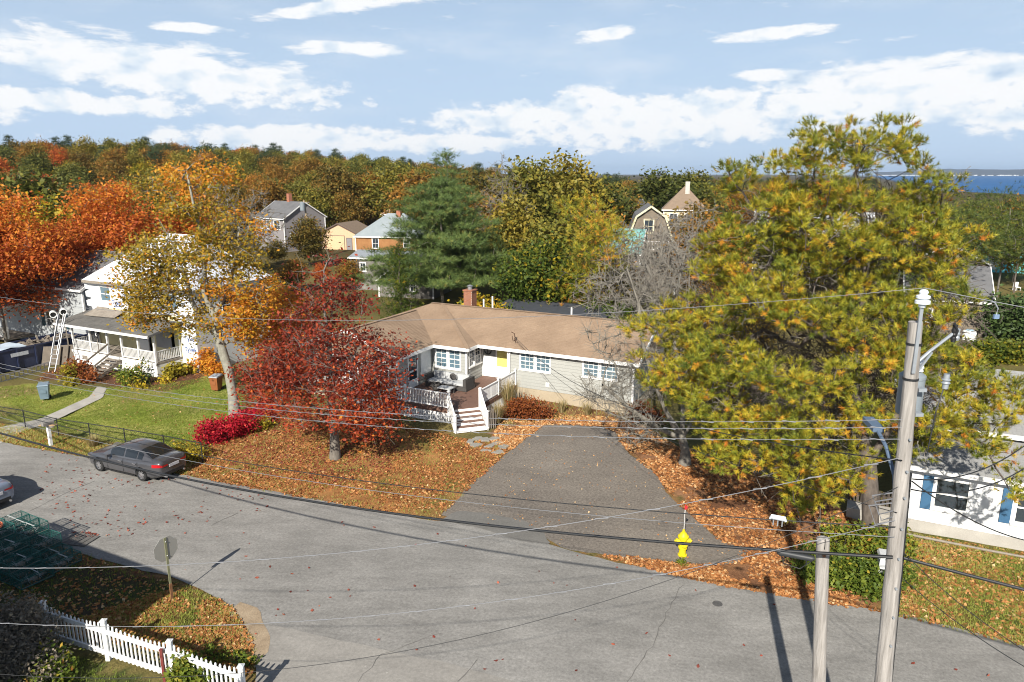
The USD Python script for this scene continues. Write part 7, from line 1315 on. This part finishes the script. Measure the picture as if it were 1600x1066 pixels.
bush(64, 'rust_shrub', 'rust red rounded shrub beside the deck right of the steps', [gp(805, 650, .75, .9), gp(828, 652, .85, 1.0), gp(846, 655, .6, .75)], L_RUST, .075, 55, 40, (.45, .2)); bush(65, 'rust_shrub', 'dark red low shrub at the right end of the low house', [gp(1000, 655, .7, .8), gp(1018, 662, .6, .7)], L_RUST, .08, 45, 34, (.2, .15))
bush(66, 'hedge', 'bright green hedge mound around the stub pole and mailbox', [gp(1268, 900, .62, 1.0), gp(1292, 906, .66, 1.15), gp(1318, 912, .7, 1.2), gp(1345, 920, .62, .95), gp(1366, 924, .45, .6), gp(1395, 908, .45, .7)], L_BUSH, .085, 55, 46, (.45, .16), 'hedge')
bush(67, 'hedge', 'orange tinged taller bush behind the green hedge mound', [gp(1315, 878, .9, 1.6), gp(1345, 882, .8, 1.3), gp(1395, 872, .7, 1.1)], L_BUSH, .09, 45, 36, (.66, .2), 'hedge')
bush(68, 'border_shrub', 'rust brown shrub left of the porch steps', [gp(122, 590, .8, 1.1), gp(138, 596, .6, .8)], L_RUST, .11, 34, 26, (.5, .2)); bush(69, 'border_shrub', 'lime yellow plant left of the porch steps under the ladder', [gp(108, 594, .5, .8), gp(112, 602, .3, .35)], L_YELLOW, .11, 34, 26, (.22, .15))
bush(70, 'border_shrub', 'olive shrub in the mulch in front of the porch railing', [gp(196, 602, .7, .9), gp(212, 604, .7, 1.1)], L_BUSH, .10, 34, 26, (.6, .2)); bush(71, 'border_shrub', 'thin pale shrub against the white porch skirt', [gp(222, 594, .4, 1.5)], L_GREEN, .10, 16, 26, (.5, .2)); bush(72, 'border_shrub', 'small golden plant at the porch corner', [gp(218, 608, .35, .4), gp(258, 598, .3, .35)], L_YELLOW, .1, 26, 26, (.6, .2))
bush(73, 'border_shrub', 'bright yellow green hosta beside the right porch wall', [gp(268, 590, .6, .7), gp(285, 586, .55, .6)], L_YELLOW, .15, 40, 26, (.3, .2)); bush(74, 'border_shrub', 'glowing golden orange shrub by the forked trunk', [gp(318, 582, .8, 1.7), gp(338, 590, .7, 1.3)], L_ORANGE, .12, 40, 34, (.88, .12)); bush(75, 'border_shrub', 'dark grey green small shrub by the porch skirt', [gp(228, 600, .3, .7)], L_DARKPINE, .1, 40, 26, (.5, .2))
p = G(38, 1052); bush(76, 'twiggy_shrub', 'large dull brown twiggy shrub in the lower left corner', [(p[0] - .5, p[1] + .3, 1.3, 1.7), (p[0] - 1.6, p[1] + .8, 1.2, 1.6), (p[0] + .3, p[1] - .5, .9, 1.2)], leafmat('dry_leaves', [(0, (.10, .09, .07)), (.6, (.24, .20, .15)), (1, (.42, .33, .22))], .25), .06, 60, 70, (.45, .25), twiggy=1.0)
bush(77, 'green_shrub', 'green leafy clump growing at the right side of the brown twiggy shrub', [(p[0] + .9, p[1] - .2, .6, .8), (p[0] + 1.0, p[1] - .9, .6, .6)], L_BUSH, .07, 50, 40, (.55, .2)); q = G(292, 1072); bush(78, 'green_shrub', 'bright lime green shrub in front of the picket fence', [(q[0], q[1] - .1, .42, .8), (q[0] + .3, q[1] - .3, .35, .65)], L_BUSH, .09, 45, 46, (.62, .15), spread=.14)
bush(79, 'vine', 'green vine creeping along the road side of the picket fence end', [gp(328, 1026, .22, .18), gp(350, 1030, .26, .24), gp(372, 1034, .26, .26), gp(388, 1038, .2, .2)], L_BUSH, .07, 18, 18, (.5, .2), 'vine', spread=.09); bush(80, 'weed', 'small bright green weed below the hydrant', [gp(1064, 882, .16, .18)], L_BUSH, .06, 22, 40, (.68, .1), 'weed', spread=.08)
bush(81, 'backyard_shrub', 'low olive bush on the lawn beside the white bungalow', [gp(1515, 565, 1.1, 1.4), gp(1545, 567, 1.3, 1.6), gp(1580, 566, 1.2, 1.5)], L_GREEN, .16, 50, 26, (.52, .14), spread=.3); bush(82, 'backyard_shrub', 'dark evergreen thicket behind the power line at the right edge', [gp(1560, 528, 1.7, 3.4), gp(1600, 530, 1.9, 3.6), gp(1640, 535, 1.9, 3.2)], L_WHITE_PINE, .22, 60, 26, (.22, .16), spread=.45)
hp = lambda u, w: (-5 + .8944 * u + .4472 * w, 44 - .4472 * u + .8944 * w)
for k, (u, w, r, h, m, ti, lab) in enumerate(((-4.5, 12.0, 1.3, 3.2, L_GREEN, .30, 'green bushy evergreen behind the left end of the brown roof'), (-1.6, 12.6, 1.4, 3.1, L_GREEN, .36, 'olive green bush left of the brick chimney'), (9.5, 13.0, 1.6, 3.4, L_WOOD_A, .45, 'brown shrub behind the middle of the long brown roof'), (12.2, 12.4, 1.5, 3.0, L_WOOD_B, .4, 'olive shrub behind the right end of the long brown roof'), (5.8, 15.5, 1.7, 4.2, L_GREEN, .28, 'deep green bush right of the brick chimney'), (-8.5, 12.5, 1.2, 2.6, L_WOOD_B, .4, 'olive shrub behind the dark red maple'))):
    x, y = hp(u, w); bush(90 + k, 'hedge_shrub', lab, [(x, y, r, h), (x + r * .8, y + .3, r * .8, h * .85)], m, .16, 60, 26, (ti, .18), spread=.34)
def grass_clump(seed, name, label, px, py, h, n, r):
    rng = np.random.default_rng(seed); t = thing(name, label, 'ornamental grass', G(px, py)); a = rng.random(n) * 2 * math.pi; rr = r * rng.random(n) ** .6; b = np.c_[rr * np.cos(a) * .4, rr * np.sin(a) * .4, np.zeros(n)]; ln = h * rng.uniform(.6, 1.1, n); tip = np.c_[rr * np.cos(a) * 1.6, rr * np.sin(a) * 1.6, ln]; sd = np.c_[-np.sin(a), np.cos(a), a * 0] * .012
    mid = b * .5 + tip * .5 + np.c_[b[:, :2] * 0, ln * .12]; v = np.stack([b - sd, b + sd, mid + sd * .8, mid - sd * .8, tip], 1).reshape(-1, 3); k = np.arange(n)[:, None] * 5; m = MB(); m.add(v, np.vstack([k + [0, 1, 2], k + [0, 2, 3], k + [3, 2, 4]]), np.repeat(rng.random(n), 5)); m.build('blades', L_STRAW, t, tint=True, kind='stuff')
grass_clump(1, 'ornamental_grass', 'tall straw coloured ornamental grass against the deck railing', 795, 640, 1.9, 420, .55); grass_clump(2, 'ornamental_grass', 'straw grass clump beside the rust red shrub at the steps', 778, 660, 1.2, 240, .4); grass_clump(3, 'ornamental_grass', 'small green grass tuft under the right windows, left one', 878, 645, .85, 160, .3); grass_clump(4, 'ornamental_grass', 'small dry grass tuft under the right windows, right one', 918, 648, .8, 150, .32); grass_clump(5, 'ornamental_grass', 'dry grass clump along the chain link fence by the mailbox', 146, 698, .7, 160, .4)
t = thing('dry_stalks', 'bundle of dry brown stalks at the foot of the deck steps', 'stalks', G(768, 668)); rng = np.random.default_rng(5); m = MB()
for k in range(26): x, y = rng.normal(0, .16, 2); m.tube([(x, y, 0), (x + rng.normal(0, .05), y, .95 + .2 * rng.random())], .014, 4)
m.build('stalks', GREYWOOD, t, kind='stuff'); p = G(258, 1066); t = thing('red_stake', 'red brown wooden stake in front of the picket fence', 'stake', p + (0, 0, 0)); MB().box(-.035, .035, -.035, .035, -.1, 1.02).build('shaft', M('red_stain', (.16, .035, .03), var=.2), t); MB().box(-.045, .045, -.045, .045, 1.02, 1.05).build('cap', LOOKS['red_stain'], t)
t = thing('garden_chair', 'small white plastic chair on the far lawn at the right edge', 'chair', G(1588, 454)); MB().box(-.3, .3, -.3, .3, .38, .44).build('seat', W_TRIM, t); MB().box(-.3, .3, .24, .3, .44, 1.0).build('backrest', W_TRIM, t)
for x in (-.26, .26):
    for y in (-.26, .26): MB().box(x - .03, x + .03, y - .03, y + .03, 0, .38).build('leg', W_TRIM, t)
t = thing('gas_tank', 'white gas tank with pale lid beside the brown shingled house', 'tank', G(1513, 532)); MB().lathe([(0, 0), (.5, 0), (.53, .06), (.53, .72), (.47, .82), (.2, .88), (0, .89)], (0, 0, .0), 20).build('tank', W_TRIM, t, 40); MB().lathe([(0, .885), (.28, .86), (.28, .94), (0, .96)], (0, 0, 0), 16).build('lid', M('lid_blue', (.28, .38, .46), var=.05), t, 40)

# ------------------------------------------------------------------ fallen leaves and grass
def sample(poly, n, rng):
    a0, b0, a1, b1 = poly.bounds; out = []
    while sum(map(len, out)) < n: q = np.c_[rng.uniform(a0, a1, n), rng.uniform(b0, b1, n)]; out.append(q[shapely.contains(poly, shapely.points(q))])
    return np.vstack(out)[:n]
L_LITTER = leafmat('fallen_leaves', [(0, (.10, .035, .016)), (.35, (.26, .095, .03)), (.65, (.42, .18, .06)), (.88, (.55, .30, .12)), (1, (.62, .43, .23))], .15, rough=.7); L_LITRED = leafmat('fallen_red_leaves', [(0, (.06, .02, .015)), (.5, (.22, .045, .03)), (.9, (.40, .12, .07)), (1, (.55, .30, .16))], .15, rough=.7)
def litter(name, label, zones, mat, seed):
    rng = np.random.default_rng(seed); m = MB()
    for poly, n, size, mean in zones:
        poly = poly if n < 1000 else poly.difference(drive_poly.buffer(-.12)); q = sample(poly, n, rng); k = meshkit.fbm(np.c_[q * .75, q[:, 0] * 0], 4, seed) + .16 * rng.random(n); q = q[k > np.quantile(k, .22)]; z = bump_z(q[:, 0], q[:, 1]) + np.where(shapely.contains(paved, shapely.points(q)), .02, .012) + .03 * rng.random(len(q)); leaves(m, np.c_[q, z], size, rng, rng.normal(mean, .22, len(q)), 2.2, aspect=1.4)
    m.build(name, mat, '/World', False, label, 'leaves', None, 'stuff', tint=True)
litter('fallen_leaves', 'tan and orange fallen leaves carpeting the ground', [(Z_BANK, 21000, .095, .50), (Z_FRONT, 12000, .10, .78), (Z_PINE, 18000, .095, .62), (Z_RLAWN, 7000, .10, .66), (Z_TRI, 6000, .085, .58), (Z_VERGE, 5000, .08, .55), (Z_SHADE, 3500, .09, .62), (Z_LAWN, 500, .08, .8), (Z_MULCH, 900, .09, .5), (drive_poly, 420, .06, .80), (Polygon(GP([(930, 868), (1050, 868), (1250, 915), (1250, 938), (1050, 900)])), 2600, .085, .62)], L_LITTER, 41)
litter('red_fallen_leaves', 'dark red fallen leaves scattered on the road and bank', [(Polygon(GP([(60, 700), (300, 745), (420, 770), (420, 800), (250, 830), (120, 850), (60, 780)])), 330, .085, .5), (Polygon(GP([(110, 832), (150, 834), (150, 842), (110, 840)])), 120, .08, .55), (road_poly.intersection(sbox(-13, 8, 14, 27)), 160, .085, .6), (Polygon(GP([(320, 700), (480, 640), (640, 660), (600, 760), (400, 750)])), 4200, .09, .45)], L_LITRED, 43)
L_GRASS = leafmat('grass_blades', [(0, (.08, .12, .018)), (.4, (.19, .245, .035)), (.7, (.34, .35, .075)), (1, (.50, .41, .18))], .3)
def grass(name, label, zones, seed):
    rng = np.random.default_rng(seed); m = MB()
    for poly, n, h, mean in zones:
        q = np.repeat(sample(poly, n, rng), 3, 0); k = len(q); q = q + rng.normal(0, .03, (k, 2)); z = bump_z(q[:, 0], q[:, 1]); a = rng.random(k) * 6.28; hh = h * rng.uniform(.5, 1.3, k); b = np.c_[q, z]; sd = np.c_[np.cos(a), np.sin(a), a * 0] * .011; tip = b + np.c_[rng.normal(0, h * .4, (k, 2)), hh]
        tt = mean + .5 * (meshkit.fbm(np.c_[q * .5, q[:, 0] * 0], 3, 13) - .5) + rng.normal(0, .12, k); m.add(np.stack([b - sd, b + sd, tip], 1).reshape(-1, 3), np.arange(k * 3).reshape(-1, 3), np.repeat(np.clip(tt, 0, 1), 3))
    m.build(name, L_GRASS, '/World', False, label, 'grass', None, 'stuff', tint=True)
grass('grass', 'short autumn grass on the lawns and verges', [(Z_LAWN.difference(pathp), 24000, .07, .42), (Z_RLAWN, 13000, .09, .62), (Z_NEARLAWN.intersection(sbox(-24, 10, -6, 22)), 13000, .09, .38), (Z_BANK, 5000, .09, .70), (Z_VERGE, 6000, .12, .72), (Z_TRI, 3000, .09, .66), (Z_SHADE, 4000, .09, .42), (Z_MULCH2, 900, .14, .75)], 51)

# ------------------------------------------------------------------ woods
def proto(maker, *a, **k):
    p = maker(*a, **k); stage.GetPrimAtPath(p).SetSpecifier(Sdf.SpecifierClass); return p
def bp_(seed, mat, H, R, per, size, tint, n=120, low=.25, **k):
    t = ball_tree(seed, 'wood_prototype', None, 0, -2000, H, R, BARK_D, mat, size, per, tint, n=n, low=low, spread=.95, scale=1.2, rmin=.03, **k); return t
def shifted(p):
    """prototypes are built far behind the camera; this centres them on their own base"""
    x = UsdGeom.Xformable(stage.GetPrimAtPath(p)); return p
_bl = broadleaf
hill_, hill = hill, (lambda x, y: np.where(np.asarray(y) < -1000, 0.0, hill_(x, y)))
PR = {}
tn = lambda m, s=.17: (lambda r, a, k: r.normal(m + .3 * (meshkit.noise(a * .35, 5) - .5) + .018 * (a[2] - 6), s, k))
for key, args in dict(oak1=(101, L_WOOD_A, 12, 4.8, 58, .30, tn(.45)), oak2=(102, L_WOOD_A, 13, 5.2, 58, .30, tn(.62)), oak3=(103, L_WOOD_A, 11, 4.4, 56, .30, tn(.30)), olive1=(104, L_WOOD_B, 12, 4.8, 58, .30, tn(.45)), olive2=(105, L_WOOD_B, 13, 4.4, 58, .30, tn(.65)), olive3=(106, L_WOOD_B, 11.5, 5.2, 58, .30, tn(.25)), rust1=(107, L_ORANGE, 12, 4.6, 50, .30, tn(.38)), gold1=(108, L_GREEN, 11, 4.2, 52, .28, tn(.70))).items():
    PR[key] = bp_(*args)
PR['bare1'] = ball_tree(109, 'wood_prototype', None, 0, -2000, 12, 4.2, BARK_P, None, .1, 1, None, n=150, twigs=4, rmin=.03, scale=1.4, wob=.2)
PR['pine1'] = pine_like(110, 'wood_prototype', None, 'tree', 0, -2000, 14, 3.6, BARK_D, L_DARKPINE, .42, .06, 10, .45, 0, tiers=11, low=.3, spread=.6, per=11) if False else pine_like(110, 'wood_prototype', None, 0, -2000, 14, 3.6, BARK_D, L_DARKPINE, .42, .06, 10, .45, 0, tiers=11, low=.3, spread=.6, per=11)
PR['pine2'] = pine_like(111, 'wood_prototype', None, 0, -2000, 12.5, 4.4, BARK_D, L_DARKPINE, .42, .06, 12, .55, 140, low=.3, spread=.7, per=12, flat=.5)
hill = hill_
for k, p in PR.items():
    pr = stage.GetPrimAtPath(p)
    for ch in pr.GetAllChildren():                       # bring each part to its tree's own base
        a = UsdGeom.Mesh(ch).GetPointsAttr(); v = np.array(a.Get()); v[:, 1] += 2000; a.Set(Vt.Vec3fArray.FromNumpy(v.astype(np.float32)))
    pr.SetSpecifier(Sdf.SpecifierClass)
KIND = dict(oak1=('brown_oak', 'brown and russet oak in the wooded hillside behind the houses', 'russet oaks on the wooded hillside'), oak2=('brown_oak',) * 1 + ('brown and russet oak in the wooded hillside behind the houses', 'russet oaks on the wooded hillside'), oak3=('brown_oak', 'brown and russet oak in the wooded hillside behind the houses', 'russet oaks on the wooded hillside'),
            olive1=('olive_tree', 'olive green broadleaf tree in the wooded hillside', 'olive green trees on the wooded hillside'), olive2=('olive_tree', 'olive green broadleaf tree in the wooded hillside', 'olive green trees on the wooded hillside'), olive3=('olive_tree', 'olive green broadleaf tree in the wooded hillside', 'olive green trees on the wooded hillside'),
            rust1=('rust_maple', 'rust orange maple among the hillside woods', 'rust orange maples in the woods'), gold1=('golden_tree', 'green gold tree among the hillside woods', 'green gold trees in the woods'), bare1=('leafless_tree', 'leafless grey tree among the hillside woods', 'leafless trees in the woods'), pine1=('skyline_pine', 'dark pine standing above the woods on the skyline', 'dark pines on the skyline'), pine2=('skyline_pine', 'dark pine standing above the woods on the skyline', 'dark pines on the skyline'))
for k in KIND: KIND[k] = {'olive_tree': ('green_tree',) + KIND[k][1:]}.get(KIND[k][0], KIND[k])
def plant(key, x, y, s, rz=None, name=None, label=None, group=None, cat='tree', rng=random.Random(5)):
    nm, lb, gr = KIND[key]; path = dup(PR[key], (x, y, float(hill(x, y)) - .15), rng.uniform(0, 360) if rz is None else rz, s, label=label or lb, cat=cat, group=None if label else gr, name=name or nm); return path
# trees one can tell apart in the middle distance: (pixel x, top y, depth, kind, label)
MID = [(1035, 318, 63, 'bare1', 'leafless tree directly in front of the gambrel gable'), (975, 330, 61, 'bare1', 'leafless tree in front of the turquoise roof'), (1085, 300, 66, 'bare1', 'leafless tree in front of the cream house'), (1018, 345, 58, 'bare1', 'low leafless tree between the long brown roof and the gambrel house'), (955, 370, 56, 'bare1', 'leafless thicket behind the right end of the long brown roof'), (1110, 335, 70, 'oak1', 'russet tree in front of the cream house, left of the big pitch pine'), (455, 398, 84, 'oak2', 'low orange brown tree between the wrapped house and the mauve house'), (500, 408, 92, 'rust1', 'low rust tree in front of the tan garage'), (545, 402, 86, 'oak1', 'small russet tree left of the weathered shed'), (430, 372, 112, 'oak3', 'dark brown tree at the foot of the mauve house'), (690, 395, 88, 'olive1', 'olive tree behind the lower boughs of the white pine'), (745, 350, 92, 'olive2', 'olive tree right of the white pine boughs'), (22, 250, 84, 'olive3', 'dark green tree at the left edge above the orange maple crown'), (60, 300, 74, 'gold1', 'green yellow tree at the left edge behind the orange maples'), (205, 300, 82, 'olive1', 'olive tree between the two orange maples and the hillside'), (262, 270, 92, 'oak3', 'dark russet tree left of the golden maple'), (395, 285, 100, 'bare1', 'leafless tree above the mauve house'), (478, 335, 108, 'oak1', 'low russet oak in front of the far utility pole'),
       (518, 252, 158, 'oak1', 'tall russet oak right behind the tan garage'), (572, 262, 164, 'oak2', 'orange brown oak above the tan garage roof'), (612, 250, 160, 'olive1', 'olive oak with pale limbs left of the white pine'), (640, 290, 140, 'olive3', 'dark olive tree behind the brown hip roof'), (655, 262, 128, 'oak1', 'russet oak just left of the white pine top'), (738, 262, 112, 'oak3', 'brown tree right of the white pine top'), (760, 300, 96, 'oak1', 'russet brown tree right of the white pine'),
       (838, 240, 104, 'olive1', 'tall olive tree at the middle of the skyline'), (880, 238, 108, 'olive2', 'tall olive tree right of the skyline middle'), (925, 262, 112, 'olive3', 'olive tree left of the distant gap in the woods'), (800, 300, 84, 'olive2', 'olive tree behind the green maple'), (870, 330, 72, 'olive1', 'green olive tree behind the dense pitch pine'), (985, 300, 118, 'oak3', 'brown tree left of the white house beyond the gambrel'), (1040, 256, 138, 'olive3', 'dark olive tree above the cream house'), (1075, 258, 142, 'olive3', 'dark olive tree right above the cream house chimney'), (948, 330, 98, 'oak1', 'russet tree left of the turquoise roof'), (1095, 310, 100, 'oak3', 'brown thicket tree right of the cream house'), (1120, 330, 84, 'olive1', 'olive tree behind the left limbs of the big pitch pine'), (975, 400, 74, 'oak1', 'low russet tree below the blue tarpaulin'), (1062, 322, 72, 'bare1', 'leafless thicket tree below the gambrel house'), (1000, 350, 66, 'bare1', 'leafless tree in front of the gambrel house'), (925, 395, 62, 'oak3', 'brown tree behind the right end of the long roof'), (1130, 430, 58, 'oak1', 'russet tree hidden behind the big pitch pine'),
       (1215, 330, 92, 'olive1', 'olive tree seen through the middle of the big pitch pine'), (1300, 360, 84, 'olive3', 'dark olive tree seen behind the pitch pine trunk fork'), (1390, 340, 90, 'olive2', 'olive tree behind the right limbs of the big pitch pine'), (1470, 330, 96, 'olive3', 'dark tree left of the shore pines'), (1535, 305, 112, 'olive1', 'green gold tree against the sea beside the turquoise house'), (1590, 318, 118, 'olive2', 'olive tree against the sea at the right edge'), (1605, 300, 92, 'oak2', 'orange brown tree above the turquoise house'), (1505, 355, 98, 'oak3', 'dark brown tree behind the shingled cottage'), (1250, 440, 64, 'olive3', 'dark green bush tree behind the lower pitch pine'), (1180, 480, 52, 'oak3', 'brown tree behind the left side of the big pitch pine')]
HGT = dict(oak1=12, oak2=13, oak3=11, olive1=12, olive2=13, olive3=11.5, rust1=12, gold1=11, bare1=12, pine1=14, pine2=12.5)
for px, ty, Y, key, lab in MID:
    p = DD(px, ty, Y); z0 = float(hill(p[0], Y)); plant(key, p[0], Y, (p[2] - z0) / HGT[key], name='woodland_tree' if key != 'bare1' else 'bare_tree', label=lab)
HOUSES = [(-44, 137, 10), (-55, 176, 9), (-32, 137, 8), (-20, 121, 10), (-19, 155, 12), (-12, 84, 7), (16.5, 90, 7), (28, 120, 9), (21, 132, 8), (-20, 180, 10), (43, 110, 11), (12, 82, 5)]
rng = random.Random(77); count = 0; spots = []
for y0 in (108, 116, 125, 134, 143, 153, 163, 174, 186, 199, 213):
    step = 6.5 + (y0 - 108) * .035; x0 = -y0 * .80; x1 = y0 * (.30 if y0 < 150 else .45)
    x = x0
    while x < x1:
        px, py = x + rng.uniform(-2.2, 2.2), y0 + rng.uniform(-3, 3); x += step
        if any(math.hypot(px - a, py - b) < r + 3.0 for a, b, r in HOUSES): continue
        if y0 < 150 and -52 < px < -14: continue                 # the open neighbourhood of the mauve house and the garage
        if y0 < 128 and px > -12 and rng.random() < .35: continue
        spots.append((px, py))
todo = []
for px, py in spots[:290]:
    r = rng.random(); left = px < -60
    key = ('oak1' if r < .17 else 'oak2' if r < .30 else 'oak3' if r < .44 else 'olive1' if r < .60 else 'olive3' if r < .73 else 'olive2' if r < .86 else 'rust1' if r < .90 else 'gold1' if r < .95 else 'bare1' if r < .97 else 'pine1')
    todo.append((key, px, py, rng.uniform(.78, 1.0) * (1.0 if px < 0 else .86)))
ORD = ('first', 'second', 'third', 'fourth', 'fifth', 'sixth', 'seventh', 'eighth', 'ninth', 'tenth', 'eleventh', 'twelfth', 'thirteenth', 'fourteenth', 'fifteenth', 'sixteenth')
byname = {}
for i, (k, px, py, s) in enumerate(todo): byname.setdefault(KIND[k][0], []).append((px / py, i))
for i, (k, px, py, s) in enumerate(todo):
    same = sorted(byname[KIND[k][0]]); r = [j for _, j in same].index(i)
    lab = f"{ORD[r]} {KIND[k][1]}, counted from the left" if len(same) <= 16 else None
    p_ = plant(k, px, py, s, label=lab)
    say(stage.GetPrimAtPath(p_), group=KIND[k][2])
# the rest of the woods reads as one mass: far trees as one instanced object
pi = UsdGeom.PointInstancer.Define(stage, '/World/distant_woods'); pos, idx, sc, ori = [], [], [], []; keys = ['oak1', 'oak2', 'oak3', 'olive1', 'olive2', 'olive3', 'rust1', 'pine1', 'pine2']; wts = [16, 12, 12, 18, 14, 15, 3, 5, 5]
for y0 in list(range(214, 330, 11)) + list(range(330, 520, 16)):
    x = -y0 * .84
    while x < y0 * .72:
        px, py = x + rng.uniform(-3, 3), y0 + rng.uniform(-5, 5); x += 6.5 + (y0 - 214) * .03; z = float(hill(px, py))
        if z < -3.5 or (px > .50 * py and py > 150): continue
        k = rng.choices(keys, wts)[0]
        if 255 < y0 < 330 and rng.random() < .25: k = rng.choice(['pine1', 'pine2'])
        pos.append((px, py, z - .3)); idx.append(keys.index(k)); s = rng.uniform(.75, 1.02) * (1.0 if px < 40 else .8); sc.append((s, s, s)); a = rng.uniform(0, math.pi); ori.append(Gf.Quath(math.cos(a), 0, 0, math.sin(a)))
for k in keys:
    q = UsdGeom.Xform.Define(stage, f'/World/distant_woods/Prototypes/{k}'); q.GetPrim().GetReferences().AddInternalReference(Sdf.Path(PR[k])); q.GetPrim().ClearCustomData() if hasattr(q.GetPrim(), 'ClearCustomData') else None
pi.CreatePrototypesRel().SetTargets([Sdf.Path(f'/World/distant_woods/Prototypes/{k}') for k in keys]); pi.CreatePositionsAttr(pos); pi.CreateProtoIndicesAttr(idx); pi.CreateScalesAttr(sc); pi.CreateOrientationsAttr(ori)
say(pi.GetPrim(), 'far autumn woods of oak and pine along the horizon', 'woods', None, 'stuff')

# ------------------------------------------------------------------ sea air: far things fade to blue
n = {'v': ('principled_volume', {'color': (.62, .78, .98), 'density': 0.00006, 'anisotropy': .2})}
HZ = usdkit.material(stage, '/World/Looks/haze_air', n, [], volume='v.volume')
MB().box(-15600, 16600, -400, 16600, -16, 140).build('haze', HZ, '/World', False, 'thin sea air over the whole neighbourhood', 'haze', None, 'stuff')
